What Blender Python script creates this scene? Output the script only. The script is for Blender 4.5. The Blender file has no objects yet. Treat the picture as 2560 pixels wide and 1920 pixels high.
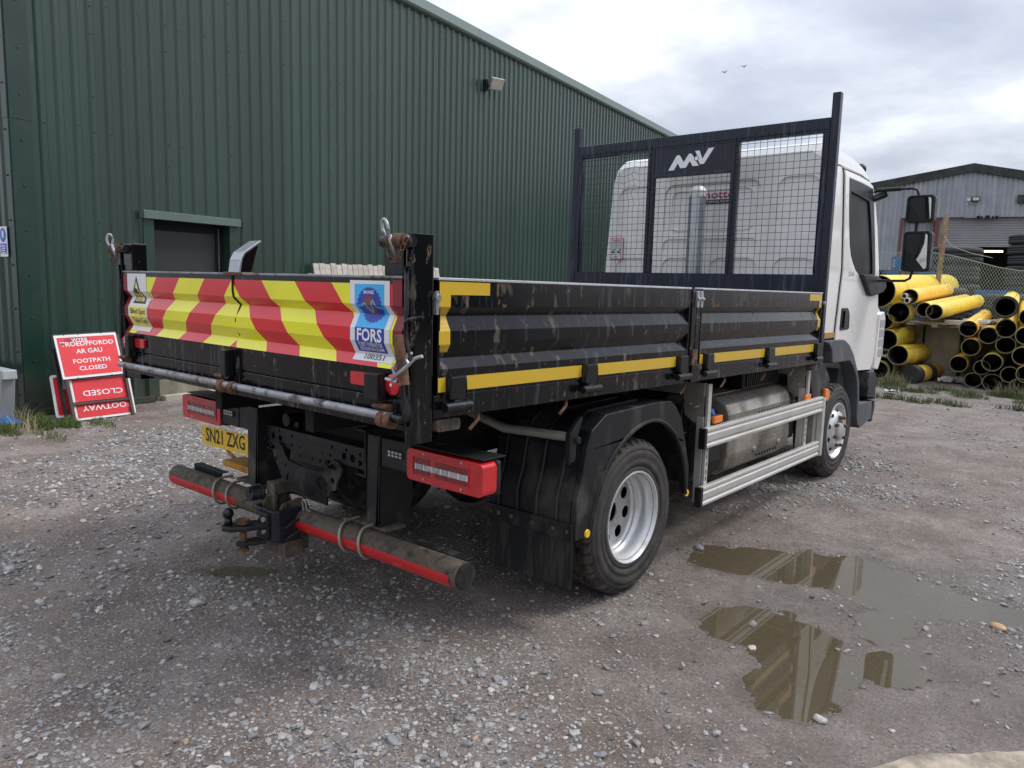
import bpy, bmesh, math, random
import numpy as np
from mathutils import Vector, Matrix
from mathutils.geometry import tessellate_polygon
random.seed(7)
rng = np.random.default_rng(11)
S = bpy.context.scene
COL = S.collection
R = math.radians

# ------------------------------------------------------------------ camera
cd = bpy.data.cameras.new('camera'); cam = bpy.data.objects.new('camera', cd); COL.objects.link(cam)
S.camera = cam
YAW, PIT, ROL = .708, -.131, .026
f_ = Vector((-math.sin(YAW)*math.cos(PIT), math.cos(YAW)*math.cos(PIT), math.sin(PIT)))
r_ = Vector((math.cos(YAW), math.sin(YAW), 0)); u_ = r_.cross(f_)
rt = r_*math.cos(ROL)+u_*math.sin(ROL); up = -r_*math.sin(ROL)+u_*math.cos(ROL)
cam.matrix_world = Matrix(((rt.x, up.x, -f_.x, 3.157), (rt.y, up.y, -f_.y, -3.305), (rt.z, up.z, -f_.z, 1.588), (0, 0, 0, 1)))
cd.sensor_width = 36; cd.lens = 36*1888.4/2560; cd.clip_start = .05; cd.clip_end = 1500
S.render.resolution_x = 1024; S.render.resolution_y = 768

# ------------------------------------------------------------------ sky, sun, exposure
SUN_EL, SUN_AZ = R(52), R(40)          # azimuth clockwise from +Y
W = bpy.data.worlds.new('World'); S.world = W; W.use_nodes = True
nt = W.node_tree; N = nt.nodes; L = nt.links
for n in list(N): N.remove(n)
out = N.new('ShaderNodeOutputWorld'); bg = N.new('ShaderNodeBackground')
sky = N.new('ShaderNodeTexSky'); sky.sky_type = 'NISHITA'; sky.sun_disc = False
sky.sun_elevation = SUN_EL; sky.sun_rotation = SUN_AZ; sky.air_density = 1.0; sky.dust_density = 2.0
tc = N.new('ShaderNodeTexCoord'); sep = N.new('ShaderNodeSeparateXYZ')
L.new(tc.outputs['Generated'], sep.inputs[0])
zc = N.new('ShaderNodeMath'); zc.operation = 'MAXIMUM'; zc.inputs[1].default_value = .0; L.new(sep.outputs['Z'], zc.inputs[0])
# an overcast sky is brighter overhead than at the horizon
cie = N.new('ShaderNodeMapRange'); cie.inputs[1].default_value = 0; cie.inputs[2].default_value = 1; cie.inputs[3].default_value = .92; cie.inputs[4].default_value = 2.1
zq = N.new('ShaderNodeMath'); zq.operation = 'POWER'; zq.inputs[1].default_value = 1.7; L.new(zc.outputs[0], zq.inputs[0]); L.new(zq.outputs[0], cie.inputs[0])
za = N.new('ShaderNodeMath'); za.operation = 'ADD'; za.inputs[1].default_value = .28; L.new(zc.outputs[0], za.inputs[0])
dx = N.new('ShaderNodeMath'); dx.operation = 'DIVIDE'; L.new(sep.outputs['X'], dx.inputs[0]); L.new(za.outputs[0], dx.inputs[1])
dy = N.new('ShaderNodeMath'); dy.operation = 'DIVIDE'; L.new(sep.outputs['Y'], dy.inputs[0]); L.new(za.outputs[0], dy.inputs[1])
cv = N.new('ShaderNodeCombineXYZ'); L.new(dx.outputs[0], cv.inputs[0]); L.new(dy.outputs[0], cv.inputs[1])
def wn(scale, det, rough, dist, off):
    mp = N.new('ShaderNodeMapping'); mp.inputs['Location'].default_value = off; L.new(cv.outputs[0], mp.inputs[0])
    n = N.new('ShaderNodeTexNoise'); n.inputs['Scale'].default_value = scale; n.inputs['Detail'].default_value = det
    n.inputs['Roughness'].default_value = rough; n.inputs['Distortion'].default_value = dist
    L.new(mp.outputs[0], n.inputs['Vector']); return n
n1 = wn(1.5, 8, .56, .2, (3.1, 1.7, 0)); n2 = wn(.6, 5, .5, .1, (7.3, 2.2, 0))
rp = N.new('ShaderNodeValToRGB'); L.new(n1.outputs['Fac'], rp.inputs[0])
e = rp.color_ramp.elements
e[0].position = .36; e[0].color = (.37, .40, .49, 1)
e[1].position = .62; e[1].color = (.76, .785, .84, 1)
m_ = e.new(.48); m_.color = (.50, .53, .61, 1)
m_ = e.new(.56); m_.color = (.63, .655, .72, 1)
sk = N.new('ShaderNodeMixRGB'); sk.blend_type = 'MULTIPLY'; sk.inputs[0].default_value = 1; sk.inputs[2].default_value = (1.35, 1.35, 1.35, 1)
L.new(sky.outputs[0], sk.inputs[1])
rp2 = N.new('ShaderNodeValToRGB'); L.new(n2.outputs['Fac'], rp2.inputs[0])
rp2.color_ramp.elements[0].position = .30; rp2.color_ramp.elements[0].color = (.80, .80, .80, 1)
rp2.color_ramp.elements[1].position = .52; rp2.color_ramp.elements[1].color = (.97, .97, .97, 1)
# clouds are given in display units; divided by the strength so the sky texture can share one background
SKY_STR = .10
cl = N.new('ShaderNodeMixRGB'); cl.blend_type = 'MULTIPLY'; cl.inputs[0].default_value = 1
cl.inputs[2].default_value = (1.06/SKY_STR,)*3+(1,)
L.new(rp.outputs[0], cl.inputs[1])
mx = N.new('ShaderNodeMixRGB'); L.new(rp2.outputs[0], mx.inputs[0]); L.new(sk.outputs[0], mx.inputs[1]); L.new(cl.outputs[0], mx.inputs[2])
fm_ = N.new('ShaderNodeMixRGB'); fm_.blend_type = 'MULTIPLY'; fm_.inputs[0].default_value = 1; L.new(mx.outputs[0], fm_.inputs[1]); L.new(cie.outputs[0], fm_.inputs[2]); L.new(fm_.outputs[0], bg.inputs[0]); bg.inputs[1].default_value = SKY_STR
L.new(bg.outputs[0], out.inputs[0])
sd = bpy.data.lights.new('sun', 'SUN'); sd.energy = 1.5; sd.angle = R(16); sd.color = (1, .96, .9)
sun = bpy.data.objects.new('sun', sd); COL.objects.link(sun)
sdir = Vector((math.sin(SUN_AZ)*math.cos(SUN_EL), math.cos(SUN_AZ)*math.cos(SUN_EL), math.sin(SUN_EL)))
sun.rotation_euler = sdir.to_track_quat('Z', 'Y').to_euler(); sun.location = sdir*50
S.view_settings.view_transform = 'Standard'; S.view_settings.look = 'None'
S.view_settings.exposure = 0.38; S.view_settings.gamma = 1; S.view_settings.use_curve_mapping = False
S.render.engine = 'CYCLES'; S.cycles.max_bounces = 8; S.cycles.diffuse_bounces = 4; S.cycles.glossy_bounces = 4
S.cycles.transparent_max_bounces = 12

# ------------------------------------------------------------------ materials
def pm(name, base, rough=.5, metal=0, var=.12, vs=6, bump=0, bs=60, spec=.5, layers=(), emit=None, alpha=1, coat=0, rvar=.1, mapstretch=(1, 1, 1)):
    """principled material with noise in colour / roughness / bump and layers of dirt or rust
    layers: (colour, amount 0..1, scale, stretch(x,y,z), roughness, softness)"""
    m = bpy.data.materials.new(name); m.use_nodes = True; t = m.node_tree; n = t.nodes; l = t.links
    b = n['Principled BSDF']; b.inputs['Metallic'].default_value = metal; b.inputs['Specular IOR Level'].default_value = spec
    b.inputs['Coat Weight'].default_value = coat; b.inputs['Coat Roughness'].default_value = max(.06, rough*.8)
    co = n.new('ShaderNodeTexCoord')
    def noise(sc, det=4, st=(1, 1, 1), off=0, ro=.6):
        mp = n.new('ShaderNodeMapping'); mp.inputs['Scale'].default_value = st; mp.inputs['Location'].default_value = (off, off*.7, off*.3)
        l.new(co.outputs['Object'], mp.inputs[0]); x = n.new('ShaderNodeTexNoise'); x.inputs['Scale'].default_value = sc
        x.inputs['Detail'].default_value = det; x.inputs['Roughness'].default_value = ro; l.new(mp.outputs[0], x.inputs['Vector']); return x.outputs['Fac']
    def mr(src, a, b_, c, d):
        x = n.new('ShaderNodeMapRange'); x.inputs[1].default_value = a; x.inputs[2].default_value = b_; x.inputs[3].default_value = c; x.inputs[4].default_value = d
        l.new(src, x.inputs[0]); return x.outputs[0]
    base = tuple(base)+(1,) if len(base) == 3 else base
    nv = noise(vs, 5, mapstretch)
    mxc = n.new('ShaderNodeMixRGB'); mxc.inputs[1].default_value = tuple(c*(1-var) for c in base[:3])+(1,)
    mxc.inputs[2].default_value = tuple(min(1, c*(1+var)) for c in base[:3])+(1,); l.new(mr(nv, .3, .7, 0, 1), mxc.inputs[0])
    col = mxc.outputs[0]; ro = mr(nv, .3, .7, max(.02, rough-rvar*rough), min(1, rough+rvar*rough))
    k = 3.3
    for (c, amt, sc, st, lr, soft) in layers:
        k += 5.1
        f = mr(noise(sc, 6, st, k, .62), 1-amt-soft, 1-amt+soft, 0, 1)
        f2 = n.new('ShaderNodeMath'); f2.operation = 'MULTIPLY'; l.new(f, f2.inputs[0]); f2.inputs[1].default_value = .92
        q = n.new('ShaderNodeMixRGB'); l.new(f2.outputs[0], q.inputs[0]); l.new(col, q.inputs[1]); q.inputs[2].default_value = tuple(c)+(1,); col = q.outputs[0]
        q = n.new('ShaderNodeMix'); q.data_type = 'FLOAT'; l.new(f2.outputs[0], q.inputs[0]); l.new(ro, q.inputs[2]); q.inputs[3].default_value = lr; ro = q.outputs[0]
    l.new(col, b.inputs['Base Color']); l.new(ro, b.inputs['Roughness'])
    if bump:
        bm_ = n.new('ShaderNodeBump'); bm_.inputs['Strength'].default_value = bump; bm_.inputs['Distance'].default_value = .004
        l.new(noise(bs, 5), bm_.inputs['Height']); l.new(bm_.outputs[0], b.inputs['Normal'])
    if emit: b.inputs['Emission Color'].default_value = tuple(emit[:3])+(1,); b.inputs['Emission Strength'].default_value = emit[3]
    if alpha < 1: b.inputs['Alpha'].default_value = alpha
    return m
RUST = (.17, .085, .042); DUST = (.22, .19, .155); GREYD = (.16, .165, .17)
M = {}
M['steel'] = pm('black_painted_steel', (.004, .0045, .006), .15, 0, .3, 5, .04, 40, .30,
    [((.035, .04, .048), .40, 2.6, (9, 9, .7), .3, .04), ((.085, .072, .058), .37, 8, (1.5, 1.5, .5), .8, .025), ((.15, .105, .072), .345, 14, (1.2, 1.2, .55), .85, .015), (RUST, .335, 22, (1, 1, .6), .85, .012)], coat=.08)
M['steel_cl'] = pm('clean_black_steel', (.007, .008, .010), .3, 0, .3, 5, .08, 40, .4, [((.05, .05, .052), .36, 5, (6, 6, 1), .5, .1)])
M['chassis'] = pm('chassis_dark_paint', (.015, .016, .018), .45, 0, .25, 4, .15, 60, .35, [((.10, .09, .075), .38, 6, (1, 1, .7), .9, .08)])
M['under'] = pm('underside_grime', (.010, .010, .011), .75, 0, .3, 5, .2, 50, .3)
M['edge'] = pm('worn_paint_edge', (.25, .26, .28), .38, .5, .35, 9, .2, 60, .5, [((.02, .021, .024), .42, 9, (1, 1, 1), .4, .06), (RUST, .26, 14, (1, 1, 1), .85, .05)])
M['silver_edge'] = pm('polished_edge', (.62, .63, .65), .28, .6, .15, 9, .05, 60)
M['head'] = pm('headboard_blue_black', (.009, .012, .024), .26, 0, .25, 4, .06, 40, .36,
    [((.06, .075, .12), .385, 3.5, (9, 9, .45), .45, .06), ((.11, .075, .06), .26, 12, (1, 1, .6), .8, .03)])
M['rust'] = pm('rusty_iron', (.17, .09, .05), .85, .1, .35, 18, .5, 90, .3, [((.06, .04, .03), .45, 20, (1, 1, 1), .8, .08)])
M['rustdust'] = pm('dusty_brown_steel', (.105, .085, .065), .85, 0, .25, 12, .5, 120, .25, [((.035, .032, .03), .42, 26, (1, 1, 1), .8, .08), ((.2, .165, .13), .34, 9, (1, 1, 1), .9, .1)])
M['rod'] = pm('worn_rod', (.33, .34, .36), .42, .5, .2, 20, .4, 90, .5, [((.19, .11, .07), .42, 9, (1, 1, 1), .85, .09), ((.03, .03, .033), .40, 14, (1, 1, 1), .5, .05)])
M['galv'] = pm('galvanised', (.42, .44, .46), .30, .75, .12, 14, .06, 60, .5, [((.62, .63, .64), .36, 7, (1, 1, .4), .35, .14)])
M['white'] = pm('white_cab_paint', (.83, .825, .79), .2, 0, .03, 2, 0, 40, .5, [((.62, .58, .5), .33, 4.5, (1, 1, .35), .5, .10)], coat=.5)
M['white_pl'] = pm('white_plastic', (.7, .69, .66), .5)
M['cabgrey'] = pm('dark_grey_plastic', (.085, .095, .108), .55, 0, .1, 8, .15, 200, .4, [(DUST, .33, 5, (1, 1, 1), .8, .14)])
M['navy'] = pm('blue_black_plastic', (.014, .018, .026), .45, 0, .15, 6, .1, 150, .4, [(DUST, .30, 4, (1, 1, .7), .8, .14)])
M['blackpl'] = pm('black_plastic', (.008, .009, .011), .40, 0, .2, 5, .1, 120, .38, [((.07, .066, .06), .37, 5, (1, 1, .6), .75, .10)])
M['rubberflap'] = pm('rubber_flap', (.012, .013, .014), .7, 0, .2, 5, .2, 80, .3, [((.07, .066, .06), .40, 7, (4, 4, .5), .9, .16)])
M['tyre'] = pm('tyre_rubber', (.030, .029, .028), .66, 0, .2, 10, .25, 120, .4, [((.075, .068, .06), .46, 14, (1, 1, 1), .9, .2)])
M['tread'] = pm('tyre_tread', (.035, .032, .03), .85, 0, .3, 12, .3, 120, .25, [((.12, .105, .09), .47, 16, (1, 1, 1), .95, .14)])
M['rim'] = pm('silver_rim', (.60, .61, .62), .33, .35, .08, 8, .05, 40, .5, [((.3, .27, .24), .30, 8, (1, 1, 1), .7, .1)])
M['rimd'] = pm('dirty_rim', (.46, .46, .46), .5, .3, .15, 8, .05, 40, .5, [((.16, .14, .12), .38, 8, (1, 1, 1), .8, .12)])
M['alu'] = pm('aluminium_guard', (.60, .59, .56), .36, .45, .06, 5, .03, 40, .5, [((.36, .32, .26), .34, 4, (1, .25, 1.6), .6, .12)])
M['alud'] = pm('dirty_aluminium', (.33, .31, .27), .5, .4, .12, 8, .05, 60, .5, [((.2, .16, .12), .36, 8, (1, 1, .5), .8, .1)])
M['exh'] = pm('exhaust_steel', (.56, .52, .46), .40, .7, .1, 5, .08, 60, .5, [((.62, .58, .5), .34, 7, (1, 1, 1), .5, .1), ((.2, .16, .125), .42, 4, (1, 1, 1.2), .8, .16)])
M['red'] = pm('red_lens', (.55, .012, .02), .14, 0, .12, 14, .05, 200, .6, coat=.6)
M['redd'] = pm('red_lens_dark', (.22, .008, .014), .2, 0, .2, 30, .3, 300, .5, coat=.6)
M['lens'] = pm('clear_lens', (.45, .46, .47), .16, .2, .35, 60, .4, 180, .5, coat=.4)
M['amber'] = pm('amber_lens', (.85, .22, .02), .2, 0, .1, 30, .1, 200, .5, coat=.4)
M['redtape'] = pm('red_reflective_tape', (.50, .018, .022), .38, 0, .1, 10, .04, 200, .5, [((.3, .1, .09), .27, 22, (1, 1, 1), .7, .05)])
M['redtape2'] = pm('red_tape_print', (.75, .07, .05), .4)
M['platey'] = pm('plate_yellow', (.80, .52, .02), .4, 0, .04, 8)
M['stepy'] = pm('yellow_paint', (.52, .26, .03), .55, 0, .15, 8, .1, 60, .4, [((.14, .09, .05), .38, 14, (1, 1, 1), .85, .1)])
M['black'] = pm('black_print', (.01, .01, .012), .5)
M['whitep'] = pm('white_print', (.78, .78, .79), .4, 0, .03)
M['wst'] = pm('white_sticker', (.72, .73, .75), .35, 0, .05, 6)
M['cyan'] = pm('cyan_print', (.045, .42, .80), .35)
M['blue'] = pm('blue_print', (.022, .045, .34), .35)
M['bronze'] = pm('bronze_print', (.21, .055, .035), .4)
M['stk_y'] = pm('pale_yellow_print', (.78, .68, .16), .4)
M['glass'] = pm('tinted_glass', (.04, .085, .08), .02, 0, .05, 3, 0, 10, 1.0, alpha=.34)
M['mirror'] = pm('mirror_glass', (.55, .58, .6), .02, 1, .02, 3)
M['interior'] = pm('cab_interior', (.05, .055, .055), .8)
M['sredp'] = pm('red_sign_face', (.74, .04, .05), .42, 0, .08, 6, .03, 60, .5, [((.78, .22, .2), .26, 9, (1, 1, 1), .6, .08)])
M['sredw'] = pm('red_sign_scratched', (.66, .025, .035), .45, 0, .08, 6, .03, 60, .5, [((.7, .42, .4), .30, 26, (1.6, 1.6, .35), .6, .025), ((.7, .42, .4), .27, 30, (.3, .3, 1.8), .6, .02)])
M['signframe'] = pm('brown_frame', (.07, .04, .032), .6, 0, .2, 10, .1, 60)
M['signblk'] = pm('sign_back', (.02, .02, .022), .5)
M['brick'] = None
M['wood'] = pm('weathered_board', (.52, .48, .42), .75, 0, .14, 5, .25, 50, .3, [((.3, .27, .23), .34, 12, (1, 1, .12), .8, .12)])
M['door'] = pm('dark_grey_door', (.028, .033, .035), .45, 0, .1, 3, .03, 60, .5, [((.06, .065, .065), .28, 12, (1, 1, 1), .5, .05)])
M['green'] = pm('green_cladding', (.0125, .040, .028), .33, 0, .08, 1.2, .02, 30, .5, [((.022, .052, .040), .42, 1.4, (3, 3, .35), .40, .22), ((.05, .065, .05), .31, 9, (1, 1, .25), .6, .04)], rvar=.15, coat=.4)
M['greend'] = pm('green_trim', (.012, .037, .027), .34, 0, .10, 2, .03, 30, .5, [((.03, .05, .04), .32, 2.5, (1, 1, 1), .5, .1)], coat=.2)
def sheet_wear(m):
    # sheets differ slightly, and rain has splashed mud on their feet
    t = m.node_tree; n = t.nodes; l = t.links; b = n['Principled BSDF']; src = b.inputs['Base Color'].links[0].from_socket
    oi = n.new('ShaderNodeObjectInfo'); mr = n.new('ShaderNodeMapRange'); mr.inputs[3].default_value = .86; mr.inputs[4].default_value = 1.16; l.new(oi.outputs['Random'], mr.inputs[0])
    mu = n.new('ShaderNodeMixRGB'); mu.blend_type = 'MULTIPLY'; mu.inputs[0].default_value = 1; l.new(src, mu.inputs[1]); l.new(mr.outputs[0], mu.inputs[2])
    co = n.new('ShaderNodeTexCoord'); sp = n.new('ShaderNodeSeparateXYZ'); l.new(co.outputs['Object'], sp.inputs[0]); ns = n.new('ShaderNodeTexNoise'); ns.inputs['Scale'].default_value = 5; ns.inputs['Detail'].default_value = 7; l.new(co.outputs['Object'], ns.inputs['Vector'])
    ad = n.new('ShaderNodeMath'); ad.operation = 'MULTIPLY_ADD'; ad.inputs[1].default_value = -.9; l.new(ns.outputs['Fac'], ad.inputs[0]); l.new(sp.outputs['Z'], ad.inputs[2])
    m2 = n.new('ShaderNodeMapRange'); m2.inputs[1].default_value = -.42; m2.inputs[2].default_value = .12; m2.inputs[3].default_value = .6; m2.inputs[4].default_value = 0; l.new(ad.outputs[0], m2.inputs[0])
    mx = n.new('ShaderNodeMixRGB'); l.new(m2.outputs[0], mx.inputs[0]); l.new(mu.outputs[0], mx.inputs[1]); mx.inputs[2].default_value = (.075, .07, .05, 1); l.new(mx.outputs[0], b.inputs['Base Color'])
sheet_wear(M['green']); sheet_wear(M['greend'])
M['gutter'] = pm('green_fascia', (.105, .150, .135), .4, 0, .08, 2, .03, 30, .5)
M['screw'] = pm('screw_head', (.02, .04, .032), .4)
M['concrete'] = pm('concrete', (.27, .25, .20), .85, 0, .18, 3, .5, 30, .2, [((.1, .1, .06), .42, 3, (1, 1, .6), .9, .16)])
M['kerb'] = pm('pale_kerb', (.42, .38, .31), .85, 0, .15, 5, .3, 30, .2)
M['pipey'] = pm('yellow_pipe', (.86, .66, .06), .38, 0, .08, 3, .04, 30, .5, [((.5, .38, .09), .36, 3, (1, 1, 1), .6, .2), ((.2, .15, .06), .25, 5, (1, 1, 1), .8, .04)])
M['pipeo'] = pm('orange_yellow_pipe', (.88, .56, .05), .38, 0, .08, 3, .04, 30, .5, [((.88, .62, .22), .36, 2, (1, 1, 1), .5, .2)])
M['pipeg'] = pm('lemon_pipe', (.66, .56, .06), .42, 0, .1, 3, .04, 30, .5, [((.35, .3, .08), .38, 4, (1, 1, 1), .7, .14)])
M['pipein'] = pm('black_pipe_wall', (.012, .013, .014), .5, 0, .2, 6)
M['pipeed'] = pm('cut_pipe_edge', (.22, .19, .10), .7, 0, .3, 20)
M['pipeb'] = pm('black_collar', (.03, .03, .032), .55, 0, .2, 8, .2, 60, .4, [((.12, .1, .08), .33, 6, (1, 1, 1), .9, .12)])
M['stripe'] = pm('brown_stripe', (.24, .10, .04), .5)
M['pvcw'] = pm('cream_duct', (.74, .66, .56), .4)
M['cement'] = pm('fibre_cement_sheet', (.32, .34, .37), .85, 0, .12, 2, .2, 20, .2, [((.45, .46, .48), .40, 1.6, (5, 5, .3), .85, .14), ((.2, .205, .21), .34, 2.4, (5, 5, .3), .85, .12)])
M['roofd'] = pm('mossy_roof_edge', (.055, .058, .055), .9, 0, .4, 3, .3, 20, .2)
M['shutter'] = pm('roller_shutter', (.30, .30, .31), .5, .2, .08, 2, .05, 20)
M['redsteel'] = pm('red_oxide', (.16, .05, .045), .7)
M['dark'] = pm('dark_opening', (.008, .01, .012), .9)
M['post'] = pm('rusty_post', (.26, .22, .16), .85, 0, .3, 6, .3, 40, .2, [((.22, .07, .05), .42, 3, (1, 1, .5), .8, .12), ((.5, .45, .36), .33, 10, (1, 1, .5), .8, .05)])
M['chain'] = pm('green_coated_wire', (.32, .41, .41), .5)
M['farty'] = pm('old_tyre', (.05, .052, .058), .8, 0, .2, 5, .2, 20, .3)
M['bluec'] = pm('blue_crate', (.03, .14, .33), .5)
M['bluerag'] = pm('blue_sheet', (.02, .13, .36), .5)
M['plastic_sheet'] = pm('crumpled_plastic', (.45, .46, .46), .25, 0, .2, 20, .5, 30, .5)
M['grey'] = pm('grey_metal', (.38, .40, .41), .55, .3, .1, 6, .1, 30)
M['tube_on'] = pm('lit_tube', (.9, .85, .6), .5, emit=(1, .87, .5, 2.6))
M['floodglass'] = pm('floodlight_glass', (.55, .53, .44), .25, 0, .15, 12, .1, 60, .6)
M['bird'] = pm('dark_feathers', (.03, .03, .035), .8)

def stripe_mat():
    m = bpy.data.materials.new('chevron_tape'); m.use_nodes = True; t = m.node_tree; n = t.nodes; l = t.links; b = n['Principled BSDF']
    co = n.new('ShaderNodeTexCoord'); sp = n.new('ShaderNodeSeparateXYZ'); l.new(co.outputs['Object'], sp.inputs[0])
    def ma(op, a, b_=None, c=None):
        x = n.new('ShaderNodeMath'); x.operation = op
        for i, s in enumerate((a, b_, c)):
            if s is None: continue
            if isinstance(s, (int, float)): x.inputs[i].default_value = s
            else: l.new(s, x.inputs[i])
        return x.outputs[0]
    ax = ma('ABSOLUTE', ma('ADD', sp.outputs[0], .008))
    d = ma('MULTIPLY', ma('SUBTRACT', 1.577, sp.outputs[2]), .915)
    k = ma('FLOOR', ma('DIVIDE', ma('ADD', ma('SUBTRACT', ax, d), 10*.2465*2+.000), .2465))
    od = ma('MODULO', k, 2.0)
    fac = ma('GREATER_THAN', od, .5)
    mx = n.new('ShaderNodeMixRGB'); l.new(fac, mx.inputs[0]); mx.inputs[1].default_value = (.66, .008, .018, 1); mx.inputs[2].default_value = (.84, .80, .015, 1)
    ns = n.new('ShaderNodeTexNoise'); ns.inputs['Scale'].default_value = 5; ns.inputs['Detail'].default_value = 5; l.new(co.outputs['Object'], ns.inputs['Vector'])
    # small scuffs
    n2 = n.new('ShaderNodeTexNoise'); n2.inputs['Scale'].default_value = 34; n2.inputs['Detail'].default_value = 3
    mp = n.new('ShaderNodeMapping'); mp.inputs['Scale'].default_value = (1.6, 1, .45); l.new(co.outputs['Object'], mp.inputs[0]); l.new(mp.outputs[0], n2.inputs['Vector'])
    sc = n.new('ShaderNodeMapRange'); l.new(n2.outputs['Fac'], sc.inputs[0]); sc.inputs[1].default_value = .73; sc.inputs[2].default_value = .78; sc.inputs[3].default_value = 0; sc.inputs[4].default_value = .45
    m2 = n.new('ShaderNodeMixRGB'); l.new(sc.outputs[0], m2.inputs[0]); l.new(mx.outputs[0], m2.inputs[1]); m2.inputs[2].default_value = (.25, .16, .05, 1)
    dm = n.new('ShaderNodeMixRGB'); dm.blend_type = 'MULTIPLY'; l.new(m2.outputs[0], dm.inputs[1]); dm.inputs[0].default_value = .35
    mr = n.new('ShaderNodeMapRange'); l.new(ns.outputs['Fac'], mr.inputs[0]); mr.inputs[1].default_value = .3; mr.inputs[2].default_value = .7; mr.inputs[3].default_value = .8; mr.inputs[4].default_value = 1.1
    l.new(mr.outputs[0], dm.inputs[2]); l.new(dm.outputs[0], b.inputs['Base Color']); b.inputs['Roughness'].default_value = .24
    b.inputs['Coat Weight'].default_value = .3; b.inputs['Coat Roughness'].default_value = .1
    return m
M['chevron'] = stripe_mat()
def honey_mat():
    m = bpy.data.materials.new('honeycomb_reflective_tape'); m.use_nodes = True; t = m.node_tree; n = t.nodes; l = t.links; b = n['Principled BSDF']
    co = n.new('ShaderNodeTexCoord'); mp = n.new('ShaderNodeMapping'); mp.inputs['Rotation'].default_value = (R(45), 0, 0); l.new(co.outputs['Object'], mp.inputs[0])
    ck = n.new('ShaderNodeTexVoronoi'); ck.feature = 'DISTANCE_TO_EDGE'; ck.inputs['Scale'].default_value = 130; ck.inputs['Randomness'].default_value = 0; l.new(mp.outputs[0], ck.inputs['Vector'])
    r = n.new('ShaderNodeMapRange'); l.new(ck.outputs[0], r.inputs[0]); r.inputs[1].default_value = .05; r.inputs[2].default_value = .2; r.inputs[3].default_value = 1; r.inputs[4].default_value = 0
    mx = n.new('ShaderNodeMixRGB'); l.new(r.outputs[0], mx.inputs[0]); mx.inputs[1].default_value = (.68, .45, .035, 1); mx.inputs[2].default_value = (.50, .32, .02, 1)
    l.new(mx.outputs[0], b.inputs['Base Color']); b.inputs['Roughness'].default_value = .3; b.inputs['Coat Weight'].default_value = .3
    return m
M['honey'] = honey_mat()

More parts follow.
